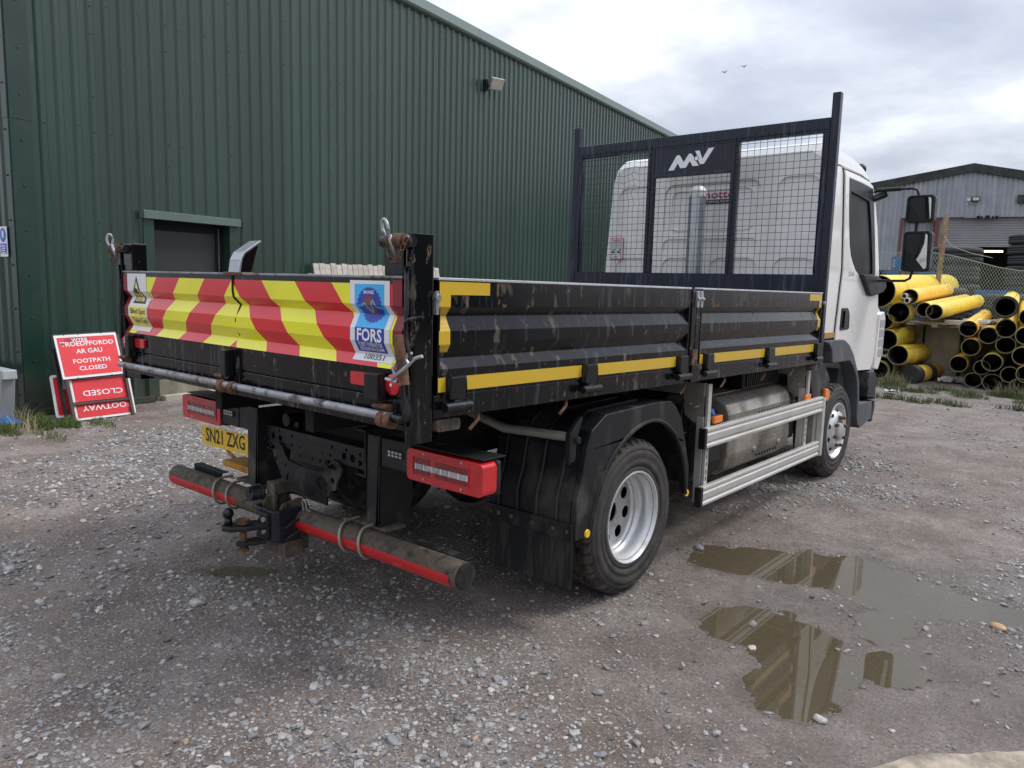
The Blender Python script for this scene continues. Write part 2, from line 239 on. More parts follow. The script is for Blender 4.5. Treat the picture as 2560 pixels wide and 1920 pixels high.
# ------------------------------------------------------------------ mesh helpers
AX = {'x': 0, 'y': 1, 'z': 2}
def tess(loops):
    """triangles of a polygon with holes; loops = [[(u,v)...], ...]"""
    L3 = [[Vector((p[0], p[1], 0)) for p in lp] for lp in loops]
    return [tuple(t) for t in tessellate_polygon(L3)]
def world_of(p):
    m = None
    while p is not None:
        if p.location.length > 0 or abs(p.rotation_euler.z) > 0:
            k = Matrix.Translation(p.location) @ p.rotation_euler.to_matrix().to_4x4(); m = k if m is None else k @ m
        p = p.parent
    return m
class MB:
    def __init__(s): s.v = []; s.f = []; s.m = []; s.s = []
    def add(s, vs, fs, mi=0, sm=False):
        o = len(s.v); s.v += [tuple(p) for p in vs]; s.f += [tuple(i+o for i in f) for f in fs]
        s.m += [mi]*len(fs); s.s += [sm]*len(fs); return s
    def box(s, x0, x1, y0, y1, z0, z1, mi=0):
        v = [(x, y, z) for z in (z0, z1) for y in (y0, y1) for x in (x0, x1)]
        return s.add(v, [(0, 2, 3, 1), (4, 5, 7, 6), (0, 1, 5, 4), (2, 6, 7, 3), (0, 4, 6, 2), (1, 3, 7, 5)], mi)
    def obox(s, c, a, b, d, mi=0):
        c, a, b, d = map(Vector, (c, a, b, d)); v = [c+a*i+b*j+d*k for k in (-1, 1) for j in (-1, 1) for i in (-1, 1)]
        return s.add(v, [(0, 2, 3, 1), (4, 5, 7, 6), (0, 1, 5, 4), (2, 6, 7, 3), (0, 4, 6, 2), (1, 3, 7, 5)], mi)
    def beam(s, p0, p1, w, h, upv=(0, 0, 1), mi=0):
        p0, p1, U = Vector(p0), Vector(p1), Vector(upv); d = p1-p0; sd = d.cross(U).normalized()*w/2; hh = sd.cross(d).normalized()*h/2
        return s.obox((p0+p1)/2, d/2, sd, hh, mi)
    def prism(s, loops, ax, a0, a1, mi=0, msd=None, sm=False):
        """extrude 2D loops (outer + holes) along axis ax from a0 to a1; 2D coords are the other two axes in order"""
        if not isinstance(loops[0][0], (tuple, list)): loops = [loops]
        i = AX[ax]; o = [k for k in (0, 1, 2) if k != i]; tr = tess(loops); flat = [p for lp in loops for p in lp]; n = len(flat)
        def P(p, a):
            q = [0, 0, 0]; q[i] = a; q[o[0]] = p[0]; q[o[1]] = p[1]; return q
        b = len(s.v); s.v += [tuple(P(p, a0)) for p in flat]+[tuple(P(p, a1)) for p in flat]
        for t in tr:
            s.f += [(b+t[0], b+t[1], b+t[2]), (b+n+t[2], b+n+t[1], b+n+t[0])]; s.m += [mi, mi]; s.s += [False]*2
        k = 0
        for lp in loops:
            for j in range(len(lp)):
                j2 = (j+1) % len(lp); s.f.append((b+k+j, b+k+j2, b+n+k+j2, b+n+k+j)); s.m.append(mi if msd is None else msd); s.s.append(sm)
            k += len(lp)
        return s
    def tube(s, pts, r, n=8, mi=0, closed=False, caps=True):
        pts = [Vector(p) for p in pts]; K = len(pts); rs = r if isinstance(r, (list, tuple)) else [r]*K; b = len(s.v); ref = None
        for i, p in enumerate(pts):
            if closed: d = pts[(i+1) % K]-pts[i-1]
            else: d = pts[min(i+1, K-1)]-pts[max(i-1, 0)]
            d.normalize()
            if ref is None: ref = Vector((0, 0, 1)) if abs(d.z) < .9 else Vector((1, 0, 0))
            a = d.cross(ref).normalized(); c = a.cross(d).normalized(); ref = c
            s.v += [tuple(p+(a*math.cos(t)+c*math.sin(t))*rs[i]) for t in [2*math.pi*j/n for j in range(n)]]
        for i in range(K if closed else K-1):
            i2 = (i+1) % K
            for j in range(n):
                s.f.append((b+i*n+j, b+i*n+(j+1) % n, b+i2*n+(j+1) % n, b+i2*n+j)); s.m.append(mi); s.s.append(True)
        if caps and not closed:
            s.f += [tuple(b+j for j in range(n))[::-1], tuple(b+(K-1)*n+j for j in range(n))]; s.m += [mi]*2; s.s += [False]*2
        return s
    def lathe(s, prof, c, ax='x', n=48, mi=0, sm=True, cap=False):
        """prof = [(r, h)] along axis from centre c"""
        i = AX[ax]; o = [k for k in (0, 1, 2) if k != i]; b = len(s.v); K = len(prof)
        for (r, h) in prof:
            for j in range(n):
                t = 2*math.pi*j/n; q = [0, 0, 0]; q[i] = c[i]+h; q[o[0]] = c[o[0]]+r*math.cos(t); q[o[1]] = c[o[1]]+r*math.sin(t); s.v.append(tuple(q))
        for k in range(K-1):
            for j in range(n):
                s.f.append((b+k*n+j, b+k*n+(j+1) % n, b+(k+1)*n+(j+1) % n, b+(k+1)*n+j)); s.m.append(mi if not isinstance(mi, (list, tuple)) else mi[k]); s.s.append(sm)
        if cap:
            s.f += [tuple(b+j for j in range(n)), tuple(b+(K-1)*n+j for j in range(n))]; m2 = mi if not isinstance(mi, (list, tuple)) else mi[0]; s.m += [m2]*2; s.s += [False]*2
        return s
    def sphere(s, c, r, n=10, mi=0, sc=(1, 1, 1)):
        b = len(s.v); K = n//2
        for i in range(K+1):
            a = math.pi*i/K
            for j in range(n):
                t = 2*math.pi*j/n; s.v.append((c[0]+r*sc[0]*math.sin(a)*math.cos(t), c[1]+r*sc[1]*math.sin(a)*math.sin(t), c[2]+r*sc[2]*math.cos(a)))
        for i in range(K):
            for j in range(n):
                s.f.append((b+i*n+j, b+i*n+(j+1) % n, b+(i+1)*n+(j+1) % n, b+(i+1)*n+j)); s.m.append(mi); s.s.append(True)
        return s
    def build(s, name, mats, parent=None, bevel=0, seg=2, label=None, warp=None, weld=True, auto=40):
        mats = mats if isinstance(mats, (list, tuple)) else [mats]
        me = bpy.data.meshes.new(name); vs = s.v if warp is None else [warp(v) for v in s.v]
        wm = world_of(parent)
        if wm is not None: mi = wm.inverted(); vs = [tuple(mi @ Vector(v)) for v in vs]
        me.from_pydata(vs, [], s.f)
        for m in mats: me.materials.append(m)
        me.polygons.foreach_set('material_index', s.m); me.polygons.foreach_set('use_smooth', s.s)
        if weld or bevel:
            bm = bmesh.new(); bm.from_mesh(me); bmesh.ops.remove_doubles(bm, verts=bm.verts, dist=1e-5)
            bmesh.ops.recalc_face_normals(bm, faces=bm.faces)
            for ed in bm.edges:
                if len(ed.link_faces) == 2 and ed.calc_face_angle(0) > R(auto): ed.smooth = False
            bm.to_mesh(me); bm.free()
        me.update(); o = bpy.data.objects.new(name, me); COL.objects.link(o)
        if parent is not None: o.parent = parent
        if bevel:
            md = o.modifiers.new('bevel', 'BEVEL'); md.width = bevel; md.segments = seg; md.limit_method = 'ANGLE'; md.angle_limit = R(35); md.harden_normals = False
        if label: o['label'] = label
        return o
def thing(name, label, cat, loc=(0, 0, 0), rz=0, group=None):
    o = bpy.data.objects.new(name, None); COL.objects.link(o); o.location = loc; o.rotation_euler = (0, 0, rz); o.empty_display_size = .1
    o['label'] = label; o['category'] = cat
    if group: o['group'] = group
    return o
def tag(o, label, cat, group=None, kind=None):
    o['label'] = label
    if cat: o['category'] = cat
    if group: o['group'] = group
    if kind: o['kind'] = kind
    return o
def circle(cx, cy, r, n=16, r2=None):
    return [(cx+r*math.cos(2*math.pi*i/n), cy+(r2 or r)*math.sin(2*math.pi*i/n)) for i in range(n)]
def rrect(x0, x1, y0, y1, r, n=4):
    P = []
    for cx, cy, a in ((x1-r, y1-r, 0), (x0+r, y1-r, 90), (x0+r, y0+r, 180), (x1-r, y0+r, 270)):
        for i in range(n+1):
            t = R(a+90*i/n); P.append((cx+r*math.cos(t), cy+r*math.sin(t)))
    return P
def frame(o, xd, yd):
    """matrix mapping local x,y to directions xd,yd at origin o"""
    xd = Vector(xd).normalized(); yd = Vector(yd).normalized(); z = xd.cross(yd)
    return Matrix(((xd.x, yd.x, z.x, o[0]), (xd.y, yd.y, z.y, o[1]), (xd.z, yd.z, z.z, o[2]), (0, 0, 0, 1)))
_txt = []
def text(body, size, mtx, mat, parent=None, name='lettering', width=None, align='CENTER', bold=0.0, spacing=1.0, folds=None, surf=None, thick=.0006, xs=1.0):
    cu = bpy.data.curves.new(name, 'FONT'); cu.body = body; cu.size = size; cu.align_x = align; cu.align_y = 'CENTER'; cu.resolution_u = 2
    cu.offset = bold*size; cu.space_character = spacing
    to = bpy.data.objects.new('tmp_text', cu); COL.objects.link(to); bpy.context.view_layer.update()
    me = bpy.data.meshes.new_from_object(to.evaluated_get(bpy.context.evaluated_depsgraph_get())); bpy.data.objects.remove(to); bpy.data.curves.remove(cu)
    if width and len(me.vertices):
        xsv = [v.co.x for v in me.vertices]; k = width/(max(xsv)-min(xsv))
        for v in me.vertices: v.co.x *= k
    elif xs != 1:
        for v in me.vertices: v.co.x *= xs
    me.transform(mtx); return place_flat(me, name, mat, parent, folds, surf)
def place_flat(me, name, mat, parent, folds=None, surf=None):
    bm = bmesh.new(); bm.from_mesh(me)
    if folds:
        for z in folds:
            bmesh.ops.bisect_plane(bm, geom=bm.verts[:]+bm.edges[:]+bm.faces[:], plane_co=(0, 0, z), plane_no=(0, 0, 1))
        bmesh.ops.triangulate(bm, faces=bm.faces[:])
        for v in bm.verts: v.co = Vector(surf(v.co))
    wm = world_of(parent)
    if wm is not None: bm.transform(wm.inverted())
    bm.to_mesh(me); bm.free(); me.materials.clear(); me.materials.append(mat); me.name = name
    o = bpy.data.objects.new(name, me); COL.objects.link(o); o.parent = parent; return o
def flat(loops, mtx, mat, name, parent, folds=None, surf=None):
    """flat print cut from 2D loops, optionally folded over a surface"""
    if not isinstance(loops[0][0], (tuple, list)): loops = [loops]
    me = bpy.data.meshes.new(name); fl = [p for lp in loops for p in lp]
    me.from_pydata([(p[0], p[1], 0) for p in fl], [], tess(loops)); me.transform(mtx)
    return place_flat(me, name, mat, parent, folds, surf)
def interp(z, T):
    T = sorted(T)
    if z <= T[0][0]: return T[0][1]
    for (a, b), (c, d) in zip(T, T[1:]):
        if z <= c: return b+(d-b)*(z-a)/(c-a+1e-12)
    return T[-1][1]
# ------------------------------------------------------------------ ground
def vnoise(x, y, seed):
    xi = np.floor(x).astype(np.int64); yi = np.floor(y).astype(np.int64); fx = x-xi; fy = y-yi
    fx = fx*fx*(3-2*fx); fy = fy*fy*(3-2*fy)
    def h(a, b):
        n = (a*374761393+b*668265263+seed*974711) & 0x7fffffff; n = (n ^ (n >> 13))*1274126177 & 0x7fffffff
        return ((n ^ (n >> 16)) & 0xffff)/65535.0
    return (h(xi, yi)*(1-fx)+h(xi+1, yi)*fx)*(1-fy)+(h(xi, yi+1)*(1-fx)+h(xi+1, yi+1)*fx)*fy
def fbm(x, y, f, seed, o=4):
    s = 0; a = .5; t = 0
    for i in range(o): s = s+a*vnoise(x*f, y*f, seed+i*17); t += a; a *= .5; f *= 2.03
    return s/t
PUD = [(1.62, .98, .40, .28, .30), (1.98, 1.18, .44, .27, -.1), (2.24, 1.02, .30, .32, 0), (2.00, .06, .22, .34, .45), (1.78, .10, .20, .26, 0), (2.28, .56, .13, .26, 0), (2.42, .16, .10, .16, 0),
       (2.62, 1.10, .26, .16, .2), (2.14, -.32, .16, .22, .2), (1.32, .9, .22, .2, .5), (-.52, -1.22, .20, .09, .7)]
def pudmask(x, y):
    m = np.zeros_like(x)
    for cx, cy, a, b, t in PUD:
        dx = x-cx; dy = y-cy; u = (dx*math.cos(t)+dy*math.sin(t))/a; v = (-dx*math.sin(t)+dy*math.cos(t))/b
        m = np.maximum(m, np.exp(-(u*u+v*v)**1.2))
    return m
def height(x, y):
    h = (fbm(x, y, .35, 3, 3)-.5)*.045+(fbm(x, y, 1.6, 9, 3)-.5)*.020+(fbm(x, y, 7, 21, 4)-.5)*.020+(fbm(x, y, 24, 31, 3)-.5)*.010
    near = np.exp(-((x-1.1)**2+(y-3.4)**2)/.15)+np.exp(-((x-1.05)**2+y**2)/.15)
    h = h*(1-.8*np.clip(near, 0, 1))
    pm_ = pudmask(x, y); h = h*(1-.25*pm_)-.036*pm_+pm_*((fbm(x, y, 9, 41, 4)-.5)*.034+(fbm(x, y, 34, 43, 2)-.5)*.014)
    bank = np.clip((y-9.5)/2.5, 0, 1); h = h+bank*.02
    return h
WATER = -.0165
def axis_(a, b, fine0, fine1, st, coarse):
    left = [fine0-coarse*((1.35**i)) for i in range(1, 40)]; left = [v for v in left if v > a]+[a]
    right = [fine1+coarse*((1.35**i)) for i in range(1, 40)]; right = [v for v in right if v < b]+[b]
    return np.array(sorted(left)+list(np.arange(fine0, fine1+1e-6, st))+right)
gx = axis_(-400, 400, -7.0, 4.2, .022, .03); gy = axis_(-300, 500, -3.2, 5.4, .022, .03)
GX, GY = np.meshgrid(gx, gy); GZ = height(GX, GY); far = np.clip((np.hypot(GX, GY)-40)/20, 0, 1); GZ = GZ*(1-far)
nx, ny = len(gx), len(gy)
co = np.stack([GX, GY, GZ], -1).reshape(-1, 3)
ii = np.arange(nx*ny).reshape(ny, nx); q = np.stack([ii[:-1, :-1], ii[:-1, 1:], ii[1:, 1:], ii[1:, :-1]], -1).reshape(-1, 4)
def npmesh(name, co, faces, k):
    me = bpy.data.meshes.new(name); me.vertices.add(len(co)); me.vertices.foreach_set('co', np.ascontiguousarray(co, dtype=np.float32).ravel())
    me.loops.add(len(faces)*k); me.loops.foreach_set('vertex_index', np.ascontiguousarray(faces, dtype=np.int32).ravel())
    me.polygons.add(len(faces)); me.polygons.foreach_set('loop_start', np.arange(0, len(faces)*k, k, dtype=np.int32)); me.polygons.foreach_set('loop_total', np.full(len(faces), k, dtype=np.int32))
    me.update(calc_edges=True); me.validate(); return me
gme = npmesh('ground', co, q, 4); gme.polygons.foreach_set('use_smooth', [True]*len(q))
wet = np.clip(1.25*np.exp(-(((GX-2.2)/1.25)**2+((GY-.7)/1.35)**2))+.35*(fbm(GX, GY, .8, 77, 3)-.45)*4*np.exp(-((GX-1.8)/3)**2-((GY-2)/7)**2)+np.exp(-(((GX+.5)/.35)**2+((GY+1.2)/.2)**2)), 0, 1)
pm2 = pudmask(GX, GY); wet = np.maximum(wet*.8, np.clip(1.15-(GZ-WATER)/.020, 0, 1)*np.clip(pm2*9, 0, 1))
grav = np.clip((fbm(GX, GY, .9, 55, 4)-.47)*7+.5, 0, 1)
for nm, arr in (('wet', wet), ('grav', grav)):
    a = gme.attributes.new(nm, 'FLOAT', 'POINT'); a.data.foreach_set('value', arr.astype(np.float32).ravel())
def ground_mat():
    m = bpy.data.materials.new('muddy_gravel'); m.use_nodes = True; t = m.node_tree; n = t.nodes; l = t.links; b = n['Principled BSDF']
    co = n.new('ShaderNodeTexCoord').outputs['Object']
    def noise(sc, det, ro=.6):
        x = n.new('ShaderNodeTexNoise'); x.inputs['Scale'].default_value = sc; x.inputs['Detail'].default_value = det; x.inputs['Roughness'].default_value = ro; l.new(co, x.inputs['Vector']); return x.outputs['Fac']
    def ramp(src, *st):
        x = n.new('ShaderNodeValToRGB'); l.new(src, x.inputs[0]); e = x.color_ramp.elements
        while len(e) < len(st): e.new(.5)
        for i, (p, c) in enumerate(st): e[i].position = p; e[i].color = tuple(c)+(1,)
        return x.outputs[0]
    def mix(f, a, b_, bt='MIX'):
        x = n.new('ShaderNodeMixRGB'); x.blend_type = bt
        for i, s in ((0, f), (1, a), (2, b_)):
            if isinstance(s, (int, float)): x.inputs[i].default_value = s
            elif isinstance(s, tuple): x.inputs[i].default_value = s+(1,)
            else: l.new(s, x.inputs[i])
        return x.outputs[0]
    def mr(src, a, b_, c, d):
        x = n.new('ShaderNodeMapRange'); l.new(src, x.inputs[0])
        for i, v in zip((1, 2, 3, 4), (a, b_, c, d)): x.inputs[i].default_value = v
        return x.outputs[0]
    at = n.new('ShaderNodeAttribute'); at.attribute_name = 'wet'; wetv = at.outputs['Fac']
    at2 = n.new('ShaderNodeAttribute'); at2.attribute_name = 'grav'; grv = at2.outputs['Fac']
    mud = ramp(noise(2.2, 8, .65), (.3, (.130, .102, .084)), (.5, (.215, .175, .150)), (.68, (.31, .268, .238)))
    fine = ramp(noise(70, 6, .75), (.32, (.35, .33, .32)), (.5, (.9, .9, .9)), (.68, (1.55, 1.55, 1.6)))
    c = mix(.85, mud, fine, 'MULTIPLY')
    # grit: small voronoi stones in two sizes, colours per cell
    def grit(sc, dist, thr, cols):
        v = n.new('ShaderNodeTexVoronoi'); v.inputs['Scale'].default_value = sc; v.inputs['Randomness'].default_value = 1; l.new(co, v.inputs['Vector'])
        sp = n.new('ShaderNodeSeparateColor'); l.new(v.outputs['Color'], sp.inputs[0])
        return v.outputs['Distance'], sp.outputs[0], sp.outputs[1], ramp(sp.outputs[2], *cols)
    cols = ((0, (.13, .125, .125)), (.35, (.235, .228, .225)), (.7, (.33, .32, .305)), (1, (.46, .44, .41)))
    d1, a1, b1, c1 = grit(95, 1, .4, cols); d2, a2, b2, c2 = grit(46, 1, .4, cols)
    sub = n.new('ShaderNodeMath'); sub.operation = 'SUBTRACT'; l.new(a1, sub.inputs[0]); l.new(mr(grv, 0, 1, .72, .25), sub.inputs[1])
    f1 = n.new('ShaderNodeMath'); f1.operation = 'MULTIPLY'; l.new(mr(sub.outputs[0], 0, .04, 0, 1), f1.inputs[0]); l.new(mr(d1, .34, .42, 1, 0), f1.inputs[1])
    sub2 = n.new('ShaderNodeMath'); sub2.operation = 'SUBTRACT'; l.new(a2, sub2.inputs[0]); l.new(mr(grv, 0, 1, .93, .55), sub2.inputs[1])
    f2 = n.new('ShaderNodeMath'); f2.operation = 'MULTIPLY'; l.new(mr(sub2.outputs[0], 0, .03, 0, 1), f2.inputs[0]); l.new(mr(d2, .32, .40, 1, 0), f2.inputs[1])
    c = mix(f1.outputs[0], c, c1); c = mix(f2.outputs[0], c, c2)
    dark = mix(1.0, c, (.50, .46, .42), 'MULTIPLY'); c = mix(mr(wetv, .15, .9, 0, .85), c, dark)
    l.new(c, b.inputs['Base Color'])
    rn = noise(6, 6, .7); rr = n.new('ShaderNodeMath'); rr.operation = 'ADD'; l.new(wetv, rr.inputs[0]); l.new(mr(rn, .3, .7, -.35, .35), rr.inputs[1])
    l.new(mr(rr.outputs[0], .15, .85, .88, .16), b.inputs['Roughness']); l.new(mr(rr.outputs[0], .2, .8, .4, 1.0), b.inputs['Specular IOR Level'])
    hs = n.new('ShaderNodeMath'); hs.operation = 'ADD'; l.new(mr(noise(55, 7, .75), 0, 1, 0, 1), hs.inputs[0])
    h2 = n.new('ShaderNodeMath'); h2.operation = 'ADD'; l.new(f1.outputs[0], h2.inputs[0]); l.new(f2.outputs[0], h2.inputs[1]); l.new(mr(h2.outputs[0], 0, 1, 0, .7), hs.inputs[1])
    bp = n.new('ShaderNodeBump'); bp.inputs['Distance'].default_value = .019; bp.inputs['Strength'].default_value = .75; l.new(hs.outputs[0], bp.inputs['Height']); l.new(bp.outputs[0], b.inputs['Normal'])
    return m
gme.materials.append(ground_mat()); ground = bpy.data.objects.new('ground', gme); COL.objects.link(ground); ground['kind'] = 'structure'; ground['label'] = 'muddy grey brown gravel yard'
# puddle water: irregular outline grown from the same depression, lying level in it
def water_sheet(name, x0, x1, y0, y1, lab):
    st = .02; xs = np.arange(x0, x1, st); ys = np.arange(y0, y1, st); X, Y = np.meshgrid(xs, ys); keep = (height(X+st/2, Y+st/2) < WATER+.012) & (pudmask(X, Y) > .10)
    vid = {}; vs = []; fs = []
    for j in range(len(ys)):
        for i in range(len(xs)):
            if keep[j, i]:
                f = []
                for a, b in ((i, j), (i+1, j), (i+1, j+1), (i, j+1)):
                    if (a, b) not in vid: vid[(a, b)] = len(vs); vs.append((x0+a*st, y0+b*st, WATER))
                    f.append(vid[(a, b)])
                fs.append(f)
    me = bpy.data.meshes.new(name); me.from_pydata(vs, [], fs); me.materials.append(M['water']); o = bpy.data.objects.new(name, me); COL.objects.link(o); o['kind'] = 'structure'; o['label'] = lab
M['water'] = bpy.data.materials.new('muddy_water'); M['water'].use_nodes = True
b = M['water'].node_tree.nodes['Principled BSDF']; b.inputs['Base Color'].default_value = (.105, .083, .044, 1); b.inputs['Roughness'].default_value = .015; b.inputs['IOR'].default_value = 1.85
b.inputs['Alpha'].default_value = .70; b.inputs['Specular IOR Level'].default_value = .5
water_sheet('puddle', .9, 3.9, -.8, 2.2, 'brown rain puddle beside the truck')
water_sheet('puddle', -1.0, 0, -1.6, -.8, 'tiny puddle behind the truck')

# loose stones
def stone_variants(k=7):
    out = []
    for i in range(k):
        bm = bmesh.new(); bmesh.ops.create_icosphere(bm, subdivisions=1, radius=.5)
        r = np.random.default_rng(100+i)
        for v in bm.verts: v.co *= r.uniform(.72, 1.15)
        sx, sy, sz = r.uniform(.85, 1.3), r.uniform(.65, 1.0), r.uniform(.38, .7)
        for v in bm.verts: v.co.x *= sx; v.co.y *= sy; v.co.z *= sz
        co = np.array([v.co[:] for v in bm.verts]); fa = np.array([[v.index for v in f.verts] for f in bm.faces]); out.append((co, fa)); bm.free()
    return out
SV = stone_variants()
def scatter(name, pts, sizes, tint, sink=.25):
    n = len(pts); zz = height(pts[:, 0], pts[:, 1]); var = rng.integers(0, len(SV), n); V = []; Fc = []; T = []; off = 0
    for k, (co, fa) in enumerate(SV):
        idx = np.where(var == k)[0]
        if not len(idx): continue
        m = len(idx); a = rng.uniform(0, 2*np.pi, m); tx = rng.normal(0, .25, m); c, s_ = np.cos(a), np.sin(a)
        p = co[None]*sizes[idx][:, None, None]
        x = p[..., 0]*c[:, None]-p[..., 1]*s_[:, None]; y = p[..., 0]*s_[:, None]+p[..., 1]*c[:, None]; z = p[..., 2]+x*np.sin(tx)[:, None]
        P = np.stack([x+pts[idx, 0][:, None], y+pts[idx, 1][:, None], z+(zz[idx]+sizes[idx]*(.30-sink))[:, None]], -1)
        V.append(P.reshape(-1, 3)); Fc.append((fa[None]+(np.arange(m)*len(co))[:, None, None]+off).reshape(-1, 3)); T.append(np.repeat(tint[idx], len(co))); off += m*len(co)
    me = npmesh(name, np.concatenate(V), np.concatenate(Fc), 3); a = me.attributes.new('tint', 'FLOAT', 'POINT'); a.data.foreach_set('value', np.concatenate(T).astype(np.float32))
    me.polygons.foreach_set('use_smooth', [False]*len(me.polygons))
    me.materials.append(M['stone']); o = bpy.data.objects.new(name, me); COL.objects.link(o); return o
def stone_mat():
    m = bpy.data.materials.new('broken_stone'); m.use_nodes = True; t = m.node_tree; n = t.nodes; l = t.links; b = n['Principled BSDF']
    at = n.new('ShaderNodeAttribute'); at.attribute_name = 'tint'; x = n.new('ShaderNodeValToRGB'); l.new(at.outputs['Fac'], x.inputs[0]); e = x.color_ramp.elements
    st = [(0, (.085, .088, .092)), (.25, (.175, .175, .178)), (.5, (.27, .267, .265)), (.75, (.36, .35, .335)), (.92, (.50, .48, .45)), (.96, (.34, .24, .15)), (1, (.36, .16, .10))]
    while len(e) < len(st): e.new(.5)
    for i, (p, c) in enumerate(st): e[i].position = p; e[i].color = c+(1,)
    co = n.new('ShaderNodeTexCoord'); ns = n.new('ShaderNodeTexNoise'); ns.inputs['Scale'].default_value = 60; ns.inputs['Detail'].default_value = 5; l.new(co.outputs['Object'], ns.inputs['Vector'])
    mr = n.new('ShaderNodeMapRange'); l.new(ns.outputs['Fac'], mr.inputs[0]); mr.inputs[1].default_value = .3; mr.inputs[2].default_value = .7; mr.inputs[3].default_value = .72; mr.inputs[4].default_value = 1.2
    mx = n.new('ShaderNodeMixRGB'); mx.blend_type = 'MULTIPLY'; mx.inputs[0].default_value = 1; l.new(x.outputs[0], mx.inputs[1]); l.new(mr.outputs[0], mx.inputs[2]); l.new(mx.outputs[0], b.inputs['Base Color'])
    b.inputs['Roughness'].default_value = .62; b.inputs['Specular IOR Level'].default_value = .4; return m
M['stone'] = stone_mat()
CX, CY = 3.157, -3.305
def sample(n, d0, d1, power, a0=R(-4), a1=R(86)):
    d = d0*(d1/d0)**rng.uniform(0, 1, n); a = rng.uniform(a0, a1, n)
    return np.stack([CX-d*np.sin(a), CY+d*np.cos(a)], -1), d
def gdens(x, y):
    g = np.clip((fbm(x, y, .9, 55, 4)-.47)*7+.5, 0, 1)*.8+.08
    clump = np.clip((fbm(x, y, 3.1, 5, 3)-.42)*5, .12, 1)
    bed = np.exp(-(((x+.1)/1.2)**2+((y+1.25)/.45)**2))+.8*np.exp(-(((x-1.0)/.9)**2+((y+1.9)/.6)**2))+.9*np.exp(-(((x+3.4)/2.1)**2+((y-.2)/1.3)**2))+.75*np.exp(-(((x-1.6)/.5)**2+((y+1.6)/.7)**2))
    wetk = 1-.5*np.exp(-(((x-2.3)/1.1)**2+((y-.6)/1.2)**2))
    muds = 1-.6*np.exp(-(((x-1.4)/1.3)**2+((y+.55)/.45)**2))
    pat = np.clip((fbm(x, y, .55, 123, 4)-.40)*6, .16, 1); w = np.clip((1.25*g*clump+.95*bed)*wetk*muds*pat, 0, 1); return w*np.where(pudmask(x, y) > .45, .30, 1)
def wall_ok(x, y):
    return (x+6.22)*.987+(y+.54)*.16 > .03
P1, d1 = sample(230000, 1.5, 15.5, 1); k = (rng.uniform(0, 1, len(P1)) < gdens(P1[:, 0], P1[:, 1])) & wall_ok(P1[:, 0], P1[:, 1]) & (P1[:, 1] < 11.3)
P1 = P1[k][:62000]; d1 = d1[k][:62000]
sz = np.exp(rng.normal(math.log(.0135), .45, len(P1)))*(.75+.11*np.minimum(d1, 10)); sz = np.clip(sz, .005, .05)
gr = scatter('loose_gravel', P1, sz, np.clip(rng.beta(2.2, 2.2, len(P1)), 0, 1)**.9)
tag(gr, 'loose angular grey gravel scattered over the muddy yard', 'gravel', kind='stuff')
P2, d2 = sample(7000, 1.6, 13, 1); k = (rng.uniform(0, 1, len(P2)) < .12+.45*gdens(P2[:, 0], P2[:, 1])) & wall_ok(P2[:, 0], P2[:, 1]) & (pudmask(P2[:, 0], P2[:, 1]) < .7) & (P2[:, 1] < 11.2)
P2 = P2[k]; sz = np.clip(np.exp(rng.normal(math.log(.024), .32, len(P2))), .016, .055)
g2 = scatter('scattered_stones', P2, sz, rng.uniform(.1, .965, len(P2)), sink=.2); tag(g2, 'larger broken stones strewn among the gravel', 'stones', kind='stuff')
# a few stones big enough to point at
def rock(x, y, s, fl, label, tint, col=None, seed=0, smooth=False):
    bm = bmesh.new(); bmesh.ops.create_icosphere(bm, subdivisions=3 if smooth else 2, radius=.5); r = np.random.default_rng(seed)
    for v in bm.verts: v.co *= r.uniform(.98, 1.02) if smooth else r.uniform(.78, 1.12)
    for v in bm.verts: v.co.x *= s; v.co.y *= s*.7; v.co.z *= s*fl
    me = bpy.data.meshes.new('stone'); bm.to_mesh(me); bm.free(); a = me.attributes.new('tint', 'FLOAT', 'POINT'); a.data.foreach_set('value', [tint]*len(me.vertices))
    if smooth: me.polygons.foreach_set('use_smooth', [True]*len(me.polygons))
    me.materials.append(col or M['stone']); o = bpy.data.objects.new('stone', me); COL.objects.link(o)
    o.location = (x, y, float(height(np.array([x]), np.array([y]))[0])+s*fl*.25); o.rotation_euler = (0, 0, seed*1.3); tag(o, label, 'stone')
tan = pm('tan_pebble', (.42, .27, .14), .5, 0, .1, 20)
rock(2.70, .93, .085, .4, 'smooth tan pebble lying on the wet mud right of the puddle', .9, tan, 2, True)
rock(-.27, -1.62, .085, .45, 'pale flat stone at the left end of the tiny puddle behind the truck', .8, None, 3)
rock(1.90, -.12, .055, .4, 'white stone in the near end of the big puddle', .93, None, 4)
rock(1.11, .91, .075, .6, 'dark grey stone at the left edge of the big puddle', .3, None, 5)
rock(1.80, .12, .06, .7, 'blue grey stone standing in the near half of the big puddle', .35, None, 6)
rock(2.33, -.50, .065, .5, 'pale stone on the mud in the right foreground below the puddle', .85, None, 7)
rock(.98, -2.20, .07, .5, 'pale stone close to the bottom edge of the picture', .86, None, 8)
